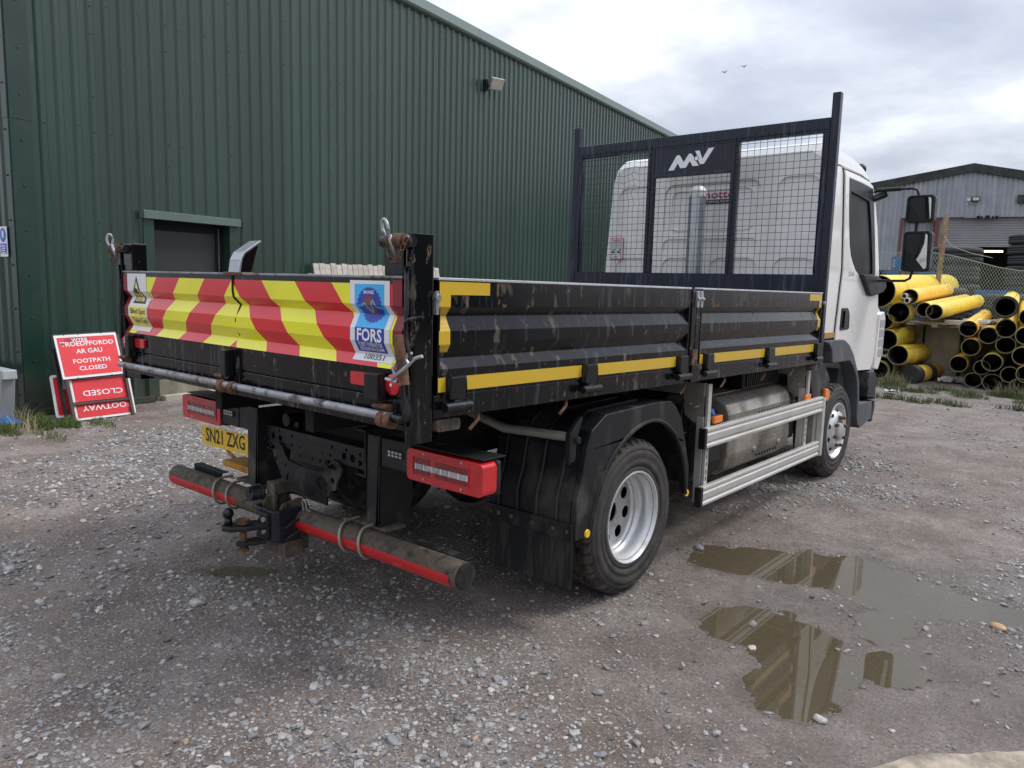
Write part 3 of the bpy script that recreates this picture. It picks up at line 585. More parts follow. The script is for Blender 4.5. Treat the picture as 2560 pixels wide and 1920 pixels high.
# pale concrete slab edge in the bottom right corner
SL = [(2.57, -.70), (2.60, -.65), (2.63, -.59), (2.67, -.52), (2.74, -.44), (2.80, -.39), (2.86, -.30), (2.95, -.235), (3.1, -.2), (3.6, -.2), (3.6, -1.2), (2.7, -1.2), (2.45, -.95)]
me = bpy.data.meshes.new('slab'); me.from_pydata([(p[0], p[1], -.03) for p in SL], [], [list(range(len(SL)))]); bm = bmesh.new(); bm.from_mesh(me)
r_ = bmesh.ops.extrude_face_region(bm, geom=bm.faces[:]); bmesh.ops.translate(bm, verts=[v for v in r_['geom'] if isinstance(v, bmesh.types.BMVert)], vec=(0, 0, .038))
for i in range(28):
    bmesh.ops.bisect_plane(bm, geom=bm.verts[:]+bm.edges[:]+bm.faces[:], plane_co=(2.45+i*.03, 0, 0), plane_no=(1, .1, 0)); bmesh.ops.bisect_plane(bm, geom=bm.verts[:]+bm.edges[:]+bm.faces[:], plane_co=(0, -1.05+i*.03, 0), plane_no=(.1, 1, 0))
for v in bm.verts:
    if v.co.z > 0: v.co.z += float((fbm(np.array([v.co.x]), np.array([v.co.y]), 14, 91, 3)[0]-.5)*.022)
bmesh.ops.recalc_face_normals(bm, faces=bm.faces[:]); bm.to_mesh(me); bm.free(); me.materials.append(pm('worn_slab', (.40, .345, .27), .9, 0, .2, 14, .9, 60, .2, [((.19, .155, .125), .50, 9, (1, 1, 1), .9, .12)]))
o = bpy.data.objects.new('concrete_slab', me); COL.objects.link(o); tag(o, 'worn pale concrete slab half buried at the bottom right corner', 'slab')

# ------------------------------------------------------------------ green steel building (the wall behind the truck)
B0 = Vector((-6.22, -.54, 0)); TH = R(99.2); wv = Vector((math.cos(TH), math.sin(TH), 0)); wn_ = Vector((wv.y, -wv.x, 0))
def WP(a, h, o=0): p = B0+wv*a+wn_*o; return (p.x, p.y, h)
bld = thing('green_warehouse', 'tall dark green corrugated steel warehouse behind the truck', 'building', (0, 0, 0))
PITCH = .187; DEP = .027
def sheet_mesh(mb, P, a0, n, h0, h1, cut=None):
    """n trapezoidal ribs from a0; P(a,h,o)->xyz"""
    xs = []
    for i in range(n):
        b = a0+i*PITCH; xs += [(b, -DEP), (b+.085, -DEP), (b+.108, 0), (b+.160, 0), (b+.183, -DEP)]
        # small stiffener in the pan
    xs.append((a0+n*PITCH, -DEP)); vs = []
    for (a, o) in xs: vs += [P(a, h0, o), P(a, h1, o)]
    fs = [(2*i, 2*i+2, 2*i+3, 2*i+1) for i in range(len(xs)-1)]; mb.add(vs, fs)
a = .20; k = 0
while a < 20.0:
    n = 5 if k != 0 else 4
    n = min(n, int((20.05-a)/PITCH)+1)
    if n < 1: break
    segs = []
    a2 = a+n*PITCH
    mb = MB()
    for i in range(n):
        s0 = a+i*PITCH; mid = s0+PITCH/2
        h0 = 2.33 if 1.47 < mid < 2.79 else .06
        sheet_mesh(mb, WP, s0, 1, h0, 6.33)
    o = mb.build('cladding_sheet', M['green'], bld, weld=True, auto=20)
    # lapped screws
    sc = MB()
    for h in (.35, .9, 1.25, 1.95, 2.15, 2.95, 3.2, 3.6, 4.3, 4.6, 5.2, 5.5, 6.1):
        if 1.4 < a2 < 2.9 and h < 2.4: continue
        sc.sphere(WP(a2-.055, h+.03*math.sin(k*3+h), .002), .0095, 6)
    for i in range(0, n, 2):
        for h in (1.95, 3.2, 4.62, 6.0): sc.sphere(WP(a+i*PITCH+.134, h+.02*(i % 3), .001), .009, 6)
    so = sc.build('screw_row', M['screw'], bld, weld=False)
    a = a2; k += 1
def wbox(mb, a0, a1, h0, h1, o0, o1, mi=0):
    v = [WP(a, h, o) for h in (h0, h1) for o in (o0, o1) for a in (a0, a1)]
    return mb.add(v, [(0, 2, 3, 1), (4, 5, 7, 6), (0, 1, 5, 4), (2, 6, 7, 3), (0, 4, 6, 2), (1, 3, 7, 5)], mi)
def wpart(name, m, *boxes, bevel=.004):
    mb = MB()
    for bx in boxes: wbox(mb, *bx)
    return mb.build(name, m, bld, bevel=bevel)
wpart('base_flashing', M['greend'], (-.05, 1.50, 0, .075, -.01, .045)); wpart('base_flashing', M['greend'], (2.80, 20.1, 0, .075, -.01, .045))
# corner trim in two lengths, overlapping at 3.19 m, wrapping round the corner
for (h0, h1, t) in ((.04, 3.195, .012), (3.185, 6.45, .016)):
    mb = MB(); wbox(mb, -.02, .205, h0, h1, -.02, t)
    g = -wn_; 
    def GP(a, h, o): p = B0+g*a+Vector((-g.y, g.x, 0))*o; return (p.x, p.y, h)
    v = [GP(a_, h, o_) for h in (h0, h1) for o_ in (0, .02+t) for a_ in (0, .11)]
    mb.add(v, [(0, 2, 3, 1), (4, 5, 7, 6), (0, 1, 5, 4), (2, 6, 7, 3), (0, 4, 6, 2), (1, 3, 7, 5)])
    mb.build('corner_trim', M['gutter'] if False else M['greend'], bld, bevel=.003)
sc = MB()
for i in range(13): sc.sphere(WP(.09, .15+i*.47, .018), .011, 6); sc.sphere(GP(.07, .25+i*.47, .038), .011, 6)
sc.build('screw_row', M['screw'], bld, weld=False)
# gable cladding
for j in range(9):
    mb = MB(); sheet_mesh(mb, lambda a_, h, o_: GP(a_, h, o_+.02), .10+j*4*PITCH, 4, .05, 6.5+j*.06); mb.build('gable_sheet', M['green'], bld, auto=20)
# fascia / gutter along the eaves
mb = MB(); pr = [(.0, 6.28), (.055, 6.30), (.075, 6.34), (.02, 6.53), (-.35, 6.60), (-.35, 6.28)]
n_ = 7
for i in range(n_):
    a0_ = -.06+i*20.2/n_; a1_ = -.06+(i+1)*20.2/n_-.004; vs = [WP(aa, h, o_) for aa in (a0_, a1_) for (o_, h) in pr]; K = len(pr)
    mb.add(vs, [tuple(range(K))[::-1], tuple(K+j for j in range(K))]+[(j, (j+1) % K, K+(j+1) % K, K+j) for j in range(K)])
mb.build('eaves_fascia', M['gutter'], bld, bevel=.004)
sc = MB()
for i in range(70): sc.sphere(WP(.1+i*.29, 6.285, .045), .013, 6)
sc.build('screw_row', M['screw'], bld, weld=False)
# roof and far gable so that the building is closed
mb = MB(); mb.add([WP(-.05, 6.53, 0), WP(20.15, 6.53, 0), WP(20.15, 8.0, -12), WP(-.05, 8.0, -12)], [(0, 1, 2, 3)]); mb.add([WP(20.1, 0, 0), WP(20.1, 6.5, 0), WP(20.1, 8, -12), WP(20.1, 0, -12)], [(0, 1, 2, 3)])
mb.build('roof', M['greend'], bld)
# doorway: recess, frame trims, canopy strip, concrete threshold
wpart('door_jamb', M['greend'], (1.43, 1.575, .05, 2.29, -.03, .018)); wpart('door_jamb', M['greend'], (2.69, 2.83, .05, 2.29, -.03, .018))
wpart('door_head_trim', M['gutter'], (1.41, 2.84, 2.275, 2.375, -.02, .075))
wpart('door_reveal', M['greend'], (1.56, 1.575, .05, 2.28, -.22, -.03), (2.69, 2.705, .05, 2.28, -.22, -.03), (1.56, 2.705, 2.28, 2.30, -.22, -.03))
dr = wpart('door_leaf', M['door'], (1.66, 2.60, .24, 2.16, -.215, -.17)); wpart('door_frame', M['dark'], (1.575, 1.66, .24, 2.28, -.22, -.155), (2.60, 2.69, .24, 2.28, -.22, -.155), (1.66, 2.6, 2.16, 2.28, -.22, -.155))
wpart('conduit', M['galv'], (2.625, 2.637, .24, 2.24, -.15, -.135), bevel=0)
wpart('threshold', M['concrete'], (1.56, 2.72, -.05, .24, -.25, -.03)); wpart('threshold_kerb', M['kerb'], (1.60, 4.4, -.05, .065, -.01, .10), bevel=.01)
# floodlight on the wall
fl = thing('floodlight', 'square black floodlight bolted high on the green wall', 'floodlight', WP(8.95, 5.5, .12))
def fpos(a_, h, o_): return Vector(WP(8.95+a_, 5.5+h, .12+o_))
mb = MB(); wbox(mb, 8.80, 8.86, 5.40, 5.62, 0, .10); wbox(mb, 8.80, 8.95, 5.48, 5.52, .08, .14); mb.build('bracket', M['blackpl'], fl, bevel=.004)
nrm = Vector((wn_*.75+wv*-.35+Vector((0, 0, -.45)))).normalized(); sx = Vector((0, 0, 1)).cross(nrm).normalized(); sy = nrm.cross(sx); c0 = fpos(.03, .05, .10)
MB().obox(c0, sx*.15, sy*.115, nrm*.035).build('housing', M['grey'], fl, bevel=.012)
MB().obox(c0+nrm*.036, sx*.125, sy*.092, nrm*.003).build('glass', M['floodglass'], fl)
mb = MB()
for i in range(7): mb.obox(c0-nrm*.055+sx*(-.12+i*.04), sx*.004, sy*.10, nrm*.02)
mb.build('cooling_fins', M['blackpl'], fl)
# blue and white notice on the gable
nz = thing('wall_notice', 'narrow blue and white mandatory notice on the end wall, left edge of the picture', 'sign', GP(.21, 1.9, .03))
gx_ = g; gno = Vector((g.y, -g.x, 0))
def gpanel(a0, a1, h0, h1, o0, o1, name, m): 
    mb = MB(); v = [GP(a_, h, o_) for h in (h0, h1) for o_ in (o0, o1) for a_ in (a0, a1)]
    mb.add(v, [(0, 2, 3, 1), (4, 5, 7, 6), (0, 1, 5, 4), (2, 6, 7, 3), (0, 4, 6, 2), (1, 3, 7, 5)]); return mb.build(name, m, nz)
gpanel(.125, .285, 1.745, 2.065, .045, .05, 'panel', M['wst']); gpanel(.14, .27, 1.775, 1.885, .0505, .0515, 'blue_panel', pm('notice_blue', (.05, .12, .5), .4))
mtx = frame(GP(.205, 1.975, .052), -gx_, (0, 0, 1))
flat(circle(0, 0, .062, 24, .075), mtx, bpy.data.materials['notice_blue'], 'roundel', nz)
m2 = frame(GP(.205, 1.975, .0535), -gx_, (0, 0, 1))
flat([rrect(-.02, .02, -.03, .045, .012)], m2, M['wst'], 'pictogram', nz)
for i in range(4):
    flat([(-.045+.01*(i % 2), 1.865-i*.025-1.975), (.045-.008*(i % 3), 1.865-i*.025-1.975), (.045-.008*(i % 3), 1.853-i*.025-1.975), (-.045+.01*(i % 2), 1.853-i*.025-1.975)], m2, M['wst'], 'text_line', nz)
# ------------------------------------------------------------------ the tipper truck (axle centre on the ground = origin, forward = +Y)
T = thing('tipper_truck', 'white cabbed tipper lorry with a black dropside body and red and yellow striped tailgate', 'truck')
def wp_(v):  # the body rail sags a little towards the front
    x, y, z = v
    return (x, y, z-max(0, y+1.43)*(.0115 if z < 1.2 else .0115-.0069*min(1, (z-1.2)/.39)))
YR = -1.548
PROF = [(1.60, 0), (1.502, 0), (1.468, .026), (1.415, 0), (1.367, 0), (1.316, .026), (1.277, 0), (1.18, 0)]
FOLDS = [1.502, 1.468, 1.415, 1.367, 1.316, 1.277]
def ty(z): return YR+interp(z, PROF)
# --- tailgate
tg = MB(); zs = [p[0] for p in PROF]
for i in range(len(PROF)-1):
    (za, oa), (zb, ob) = PROF[i], PROF[i+1]; mi = 1 if zb >= 1.27 and zb < 1.55 else 0
    if i == 0: # stripes start below the top rail
        tg.add([(-1.14, YR, 1.60), (1.14, YR, 1.60), (1.14, YR, 1.578), (-1.14, YR, 1.578)], [(0, 1, 2, 3)], 0); za = 1.578
    tg.add([(-1.14, YR+oa, za), (1.14, YR+oa, za), (1.14, YR+ob, zb), (-1.14, YR+ob, zb)], [(0, 1, 2, 3)], mi)
tg.add([(-1.14, YR+.05, 1.60), (1.14, YR+.05, 1.60), (1.14, YR+.05, 1.18), (-1.14, YR+.05, 1.18)], [(3, 2, 1, 0)], 0)
for sx_ in (-1.14, 1.14):
    v = [(sx_, YR+o_, z) for z, o_ in PROF]+[(sx_, YR+.05, 1.18), (sx_, YR+.05, 1.60)]; tg.add(v, [tuple(range(len(v)))] , 0)
tg.add([(-1.14, YR, 1.18), (1.14, YR, 1.18), (1.14, YR+.05, 1.18), (-1.14, YR+.05, 1.18)], [(0, 1, 2, 3)], 0)
tailgate = tg.build('tailgate', [M['steel'], M['chevron']], T, auto=10)
mb = MB(); mb.box(-1.142, 1.142, YR-.004, YR+.052, 1.598, 1.608); mb.build('top_edge', M['edge'], tailgate, bevel=.003)
def twrap(off): return lambda c: (c.x, ty(c.z)-off, c.z)
TM = lambda z0=0: frame((0, 0, z0), (1, 0, 0), (0, 0, 1))
def sub(name, m, *boxes, parent=None, bevel=.003, warp=None, label=None):
    mb = MB()
    for bx in boxes: mb.box(*bx)
    return mb.build(name, m, parent or T, bevel=bevel, warp=warp, label=label)
def tflat(loops, mat, name, off): return flat(loops, TM(), mat, name, tailgate, FOLDS, twrap(off))
# dark red reflective strips at both ends
M['dred'] = pm('dark_red_reflective', (.20, .008, .018), .35, 0, .15, 30, .06, 250, .5)
tflat([(1.09, 1.20), (1.14, 1.20), (1.14, 1.592), (1.09, 1.592)], M['dred'], 'reflective_strip', .0012)
tflat([(-1.14, 1.20), (-1.095, 1.20), (-1.095, 1.592), (-1.14, 1.592)], M['dred'], 'reflective_strip', .0012)
# blind spot sticker
tflat([(-1.088, 1.292), (-.862, 1.292), (-.862, 1.594), (-1.088, 1.594)], M['wst'], 'blind_spot_sticker', .0018)
tflat([(-1.075, 1.313), (-.872, 1.313), (-.872, 1.425), (-1.075, 1.425)], M['stk_y'], 'yellow_panel', .0026)
tflat([(-1.052, 1.437), (-.902, 1.437), (-.977, 1.582)], M['black'], 'warning_triangle', .0026)
tflat([(-1.030, 1.449), (-.924, 1.449), (-.977, 1.556)], M['stk_y'], 'triangle_field', .0034)
for lp in ([(-1.0, 1.49), (-.962, 1.482), (-.962, 1.512), (-1.0, 1.52)], [(-.992, 1.474), (-.955, 1.468), (-.955, 1.475), (-.992, 1.481)], [(-1.004, 1.453), (-.95, 1.453), (-.95, 1.457), (-1.004, 1.457)],
           [(-.985, 1.459), (-.982, 1.459), (-.982, 1.471), (-.985, 1.471)], [(-.962, 1.459), (-.959, 1.459), (-.959, 1.468), (-.962, 1.468)], [(-1.006, 1.466), (-1.0, 1.466), (-1.004, 1.482), (-1.009, 1.482)], [(-1.012, 1.453), (-1.002, 1.455), (-1.003, 1.46), (-1.012, 1.459)]):
    tflat(lp, M['black'], 'lorry_pictogram', .0042)
text('Blind Spot', .040, TM(1.395) @ Matrix.Translation((-.974, 0, 0)), M['black'], tailgate, width=.175, folds=FOLDS, surf=twrap(.004))
text('Take Care', .040, TM(1.346) @ Matrix.Translation((-.962, 0, 0)), M['black'], tailgate, width=.165, folds=FOLDS, surf=twrap(.004))
# fleet scheme sticker
tflat([(.848, 1.293), (1.075, 1.293), (1.075, 1.589), (.848, 1.589)], M['wst'], 'scheme_sticker', .0018)
tflat([(.877, 1.418), (1.045, 1.418), (1.045, 1.576), (.877, 1.576)], M['cyan'], 'light_blue_panel', .0026)
tflat([(.877, 1.327), (1.045, 1.327), (1.045, 1.418), (.877, 1.418)], M['blue'], 'blue_panel', .0026)
gear = []
for i in range(48):
    a_ = 2*math.pi*(i+.5)/48; rr_ = .070 if i % 2 else .0655
    for da in (-.055, .055): gear.append((.961+rr_*math.cos(a_+da), 1.500+rr_*.94*math.sin(a_+da)))
tflat(gear, M['blue'], 'gear_wheel_emblem', .0034)
tflat(circle(.963, 1.499, .036, 28, .034), M['bronze'], 'bronze_disc', .0042)
cur = [(.893, 1.497), (.915, 1.497), (.928, 1.502), (.938, 1.506), (.948, 1.492), (.958, 1.476), (.966, 1.474), (.972, 1.49), (.977, 1.513), (.984, 1.518), (.992, 1.506), (1.003, 1.495), (1.015, 1.492), (1.03, 1.492)]
up_ = []; dn_ = []
for i, p in enumerate(cur):
    a_ = cur[max(0, i-1)]; c_ = cur[min(len(cur)-1, i+1)]; d_ = Vector((c_[0]-a_[0], c_[1]-a_[1])).normalized(); nx_, ny_ = -d_.y*.0038, d_.x*.0038
    up_.append((p[0]+nx_, p[1]+ny_)); dn_.append((p[0]-nx_, p[1]-ny_))
for i in range(len(cur)-1): tflat([up_[i], up_[i+1], dn_[i+1], dn_[i]], M['cyan'], 'wave_line', .005)
text('BRONZE', .0165, TM(1.546) @ Matrix.Translation((.961, 0, 0)), M['whitep'], tailgate, width=.058, bold=.02, folds=FOLDS, surf=twrap(.005))
text('FORS', .064, TM(1.388) @ Matrix.Translation((.961, 0, 0)), M['whitep'], tailgate, width=.142, bold=.025, folds=FOLDS, surf=twrap(.004))
text('FLEET OPERATOR', .022, TM(1.355) @ Matrix.Translation((.963, 0, 0)), M['whitep'], tailgate, width=.138, bold=.012, folds=FOLDS, surf=twrap(.004))
text('RECOGNITION SCHEME', .017, TM(1.338) @ Matrix.Translation((.964, 0, 0)), M['whitep'], tailgate, width=.138, bold=.01, folds=FOLDS, surf=twrap(.004))
text('100351', .027, TM(1.309) @ Matrix.Translation((.968, 0, 0)), M['black'], tailgate, width=.11, folds=FOLDS, surf=twrap(.004))
# weld crack down the middle
mb = MB(); mb.tube([(.003, ty(1.60)-.002, 1.60), (.006, ty(1.56)-.002, 1.56), (.004, ty(1.53)-.002, 1.53), (.012, ty(1.50)-.002, 1.50), (.028, ty(1.468)-.003, 1.468), (.027, ty(1.44)-.002, 1.44), (.02, ty(1.40)-.002, 1.40), (.022, ty(1.33)-.002, 1.33)], [.007, .006, .006, .007, .005, .0025, .002, .002], 5)
mb.build('weld_crack', M['under'], tailgate, weld=False)
mb = MB(); mb.box(-.07, .09, YR-.008, YR+.054, 1.596, 1.611); mb.build('rust_patch', M['rust'], tailgate, bevel=.004)
# bent grab plate on the top edge
mb = MB(); pts = [(YR+.005, 1.605), (YR+.012, 1.66), (YR+.03, 1.695), (YR+.11, 1.748)]
for (ya, za), (yb, zb) in zip(pts, pts[1:]): mb.beam((0.008, ya, za), (0.008, yb+.003, zb+.003), .092, .010, (0, -1, .4))
mb.build('grab_plate', M['galv'], tailgate, bevel=.003)
mb = MB()
for sx_ in (-.0,): mb.prism([(YR+.01, 1.605), (YR+.015, 1.655), (YR+.032, 1.688), (YR+.10, 1.735), (YR+.06, 1.605)], 'x', .044, .052)
mb.build('gusset', M['steel'], tailgate, bevel=.001)
# hinges, reflectors on the lower rail
for (xa, xb, z0, z1) in ((-.045, .0, 1.145, 1.266), (-1.052, -1.008, 1.150, 1.268), (.982, 1.062, 1.160, 1.260)):
    sub('hinge_bracket', M['steel_cl'], (xa, xb, YR-.045, YR, z0, z1), parent=tailgate, bevel=.006)
for (xa, xb) in ((-.998, -.893), (.862, .974)):
    mb = MB(); mb.prism(rrect(xa, xb, 1.203, 1.251, .006), 'y', YR-.012, YR); mb.build('red_reflector', M['red'], tailgate, bevel=.002)
for xc in (-1.118, 1.100):
    mb = MB(); mb.lathe([(.001, -.016), (.030, -.015), (.038, -.010), (.040, 0)], (xc, YR, 1.222), 'y', 24); mb.build('round_red_reflector', M['red'], tailgate)
    mb = MB(); mb.lathe([(.0001, -.018), (.006, -.018), (.006, -.014)], (xc, YR, 1.222), 'y', 10); mb.build('reflector_screw', M['whitep'], tailgate, weld=False)
# upper pivot boxes, pins and chains
for sg in (-1, 1):
    xa, xb = sorted((sg*1.035, sg*1.140)); pb = sub('pivot_box', M['steel'], (xa, xb, YR+.005, YR+.085, 1.606, 1.752), parent=tailgate, bevel=.006)
    mb = MB(); mb.tube([(sg*1.05, YR-.012, 1.725), (sg*1.205, YR-.012, 1.725)], .021, 14); mb.build('pivot_pin', M['steel_cl'], tailgate)
    mb = MB(); mb.tube([(sg*1.13, YR-.03, 1.725), (sg*1.185, YR-.03, 1.725)], .026, 12); mb.build('rusty_boss', M['rust'], tailgate)
    mb = MB(); mb.sphere((sg*1.196, YR-.03, 1.723), .024, 12, sc=(.6, 1, 1)); mb.build('pin_head', M['steel_cl'], tailgate)
    # ring pin + chain
    def ring(c, r1, r2, rt_, ax1, ax2, n=16):
        c, ax1, ax2 = Vector(c), Vector(ax1).normalized(), Vector(ax2).normalized(); return [tuple(c+ax1*r1*math.cos(2*math.pi*i/n)+ax2*r2*math.sin(2*math.pi*i/n)) for i in range(n)]
    yy = YR-.055; xr = sg*1.135
    mb = MB(); mb.tube(ring((xr-.022, yy, 1.768), .014, .031, 0, (1, 0, .35) if sg > 0 else (.4, .9, 0), (-.35, 0, 1) if sg > 0 else (-.1, 0, 1)), .0065, 8, closed=True); mb.tube([(xr, yy, 1.745), (xr+.01, yy+.02, 1.66)], .008, 8)
    mb.build('lynch_pin', M['rod'], tailgate, weld=False)
    links = [(xr-.01, yy, 1.742), (xr-.006, yy-.004, 1.715), (xr, yy-.004, 1.69), (xr+.01, yy-.004, 1.667), (xr+.026, yy-.004, 1.652), (xr+.042, yy-.004, 1.652), (xr+.054, yy-.002, 1.668), (xr+.062, yy, 1.69), (xr+.070, yy+.004, 1.713), (xr+.078, yy+.008, 1.736)]
    mb = MB()
    for i in range(len(links)-1):
        a_, b_ = Vector(links[i]), Vector(links[i+1]); d_ = (b_-a_); o_ = d_.cross(Vector((0, 1, 0))).normalized() if i % 2 else Vector((0, 1, 0))
        mb.tube(ring((a_+b_)/2, d_.length*.62, .0085, 0, d_, o_, 10), .0026, 5, closed=True)
    mb.build('chain', M['rust'], tailgate, weld=False)
# --- rear posts
for sg in (-1, 1):
    xa, xb = sorted((sg*1.156, sg*1.2))
    mb = MB(); mb.prism(rrect(min(xa, xb), max(xa, xb), -1.552, -1.450, .011, 3), 'z', 1.018, 1.752); p = mb.build('rear_post', M['steel'], T, bevel=.002)
    mb = MB(); mb.tube([(sg*1.172, -1.553, 1.64), (sg*1.172, -1.553, 1.24)], .012, 8); mb.build('weld_tube', M['steel'], p)
sub('rear_crossmember', M['steel'], (-1.156, 1.156, -1.548, -1.47, 1.060, 1.172), (-1.156, 1.156, -1.54, -1.50, 1.172, 1.18))
sub('corner_foot', M['steel'], (-1.19, -.98, -1.545, -1.47, 1.03, 1.060), bevel=.002)
# locking rod with its rusty sleeves and catches
mb = MB(); mb.tube([(-1.135, YR-.038, 1.103), (1.14, YR-.038, 1.113)], .0165, 12); mb.build('locking_rod', M['rod'], T)
for x_ in (-.035, .055, 1.085, 1.125):
    mb = MB(); mb.tube([(x_-.016, YR-.038, 1.100), (x_+.016, YR-.038, 1.100)], .029, 14); mb.build('rod_sleeve', M['rust'], T, bevel=.003)
for x_, w_ in ((-.075, .07), (-.0, .03), (-1.105, .08), (1.06, .07)):
    mb = MB(); mb.prism([(YR-.048, 1.142), (YR-.030, 1.152), (YR, 1.150), (YR, 1.085), (YR-.012, 1.085), (YR-.02, 1.12)], 'x', x_-w_/2, x_+w_/2); mb.build('rod_catch', M['rust'] if w_ > .04 else M['steel'], T, bevel=.004)
mb = MB(); mb.tube([(1.135, YR-.038, 1.113), (1.185, YR-.04, 1.112), (1.212, YR-.043, 1.122), (1.222, YR-.045, 1.145), (1.214, YR-.046, 1.19), (1.204, YR-.046, 1.25)], .0165, 12); mb.build('rod_lever', M['steel'], T)
mb = MB(); mb.tube([(1.206, YR-.046, 1.235), (1.196, YR-.046, 1.29), (1.170, YR-.046, 1.405)], [.0185, .0195, .0195], 12); mb.build('lever_grip', M['rust'], T, bevel=.002)
mb = MB(); mb.tube([(1.12, -1.603, 1.250), (1.18, -1.603, 1.245)], .0065, 8); mb.tube([(1.155, -1.605, 1.248), (1.17, -1.61, 1.262), (1.189, -1.615, 1.272), (1.215, -1.61, 1.290), (1.235, -1.60, 1.309), (1.261, -1.595, 1.333), (1.29, -1.59, 1.342)], .0065, 8)
mb.tube([(1.185, -1.62, 1.27), (1.180, -1.625, 1.295), (1.188, -1.62, 1.31)], .005, 6); mb.tube([(1.235, -1.60, 1.309), (1.222, -1.60, 1.325), (1.228, -1.60, 1.345), (1.25, -1.60, 1.35)], .005, 6); mb.build('safety_hook', M['galv'], T)
mb = MB(); mb.tube([(1.303, -1.60, 1.474), (1.235, -1.60, 1.462), (1.215, -1.60, 1.451), (1.222, -1.60, 1.39), (1.249, -1.60, 1.324)], .007, 8); mb.build('small_lever', M['steel'], T)

# --- sides of the body
def side(sg):
    X0 = 1.2*sg
    def sx(o): return X0-sg*o
    for (ya, yb, nm) in ((-1.434, .455, 'dropside'), (.585, 2.532, 'dropside')):
        mb = MB(); P = [(1.597, 0)]+PROF[1:-1]+[(1.186, 0)]; v = []
        for (z, o) in P: v += [(sx(o), ya, z), (sx(o), yb, z)]
        K = len(P); mb.add(v, [(2*i, 2*i+1, 2*i+3, 2*i+2) for i in range(K-1)])
        mb.add([(sx(.045), ya, 1.597), (sx(.045), yb, 1.597), (sx(.045), yb, 1.186), (sx(.045), ya, 1.186)], [(0, 1, 2, 3)])
        for y_ in (ya, yb):
            c_ = [(sx(o), y_, z) for z, o in P]+[(sx(.045), y_, 1.186), (sx(.045), y_, 1.597)]; mb.add(c_, [tuple(range(len(c_)))])
        mb.add([(sx(0), ya, 1.186), (sx(0), yb, 1.186), (sx(.045), yb, 1.186), (sx(.045), ya, 1.186)], [(0, 1, 2, 3)])
        d = mb.build(nm, M['steel'], T, warp=wp_, auto=10)
        x0, x1 = sorted((sx(-.004), sx(.048))); mb = MB(); mb.box(x0, x1, ya, yb, 1.596, 1.606); mb.build('top_edge', M['silver_edge'], d, bevel=.002, warp=wp_)
        # end plates hide the open corrugation ends
        for y_ in (ya, yb-.012): x0, x1 = sorted((sx(-.001), sx(.04))); mb = MB(); mb.box(x0, x1, y_, y_+.012, 1.188, 1.594); mb.build('end_plate', M['steel'], d, bevel=.002, warp=wp_)
        if sg > 0:
            def sflat(loops, name='yellow_tape', off=.0015):
                me = bpy.data.meshes.new(name); me.from_pydata([(0, p[0], p[1]) for p in loops], [], tess([loops]))
                return place_flat(me, name, M['honey'], d, FOLDS, lambda c: wp_((1.2-interp(c.z, PROF)+off, c.y, c.z)))
            if ya < 0:
                sflat([(-1.428, 1.545), (-1.163, 1.545), (-1.163, 1.592), (-1.428, 1.592)]); sflat([(-1.428, 1.338), (-1.372, 1.338), (-1.372, 1.545), (-1.428, 1.545)])
                hs = ((-1.392, -1.308), (-.54, -.452), (.325, .415)); tp = ((-1.430, -1.392), (-1.306, -.542), (-.45, .323), (.417, .452))
            else:
                sflat([(2.265, 1.547), (2.52, 1.547), (2.52, 1.592), (2.265, 1.592)]); sflat([(2.47, 1.34), (2.52, 1.34), (2.52, 1.547), (2.47, 1.547)])
                hs = ((.64, .725), (1.52, 1.62), (2.43, 2.505)); tp = ((.597, .635), (.728, 1.515), (1.625, 2.425), (2.508, 2.53))
            for a_, b_ in tp: sflat([(a_, 1.194), (b_, 1.194), (b_, 1.247), (a_, 1.247)])
        else: hs = ((-1.392, -1.308), (-.54, -.452), (.325, .415)) if ya < 0 else ((.64, .725), (1.52, 1.62), (2.43, 2.505))
        for a_, b_ in hs:
            x0, x1 = sorted((sx(-.030), sx(0))); mb = MB(); mb.box(x0, x1, a_, b_, 1.165, 1.252); mb.box(x0, x1, a_+.02, b_, 1.135, 1.165)
            h_ = mb.build('hinge', M['steel_cl'], d, bevel=.006, warp=wp_)
            mb = MB(); mb.tube([(sx(-.030), a_-.03, 1.140), (sx(-.030), b_+.02, 1.140)], .018, 12); mb.build('hinge_knuckle', M['steel_cl'], T, warp=wp_, bevel=.002)
            # small rust stain plate around
    x0, x1 = sorted((sx(0), sx(.07)))
    mb = MB(); mb.box(x0, x1, -1.45, 2.585, 1.098, 1.184); mb.box(*sorted((sx(.01), sx(.07))), -1.45, 2.585, 1.184, 1.190); mb.build('side_rail', M['steel'], T, bevel=.003, warp=wp_)
    # centre post between the dropsides, with its foot and catches
    x0, x1 = sorted((sx(-.004), sx(.05))); mb = MB(); mb.box(x0, x1, .470, .515, 1.184, 1.60); mb.build('centre_post', M['steel'], T, bevel=.003, warp=wp_)
    mb = MB(); mb.box(*sorted((sx(-.002), sx(.05))), .528, .575, 1.184, 1.60); mb.build('centre_post', M['steel'], T, bevel=.003, warp=wp_)
    sub('post_foot', M['steel'], (*sorted((sx(-.022), sx(0))), .465, .575, 1.10, 1.20), (*sorted((sx(-.028), sx(0))), .46, .58, 1.165, 1.20), bevel=.004, warp=wp_)
    sub('stake', M['rust'], (*sorted((sx(-.012), sx(0))), .49, .55, 1.19, 1.275), bevel=.003, warp=wp_)
    for yc in (.513, .557):
        mb = MB(); mb.prism([(yc-.012, 1.50), (yc+.012, 1.50), (yc+.015, 1.57), (yc+.006, 1.588), (yc-.008, 1.585), (yc-.014, 1.56)], 'x', *sorted((sx(-.018), sx(-.004)))); mb.tube([(sx(-.02), yc-.012, 1.545), (sx(-.02), yc+.012, 1.545)], .010, 8); mb.build('dropside_catch', M['galv'], T, bevel=.002, warp=wp_)
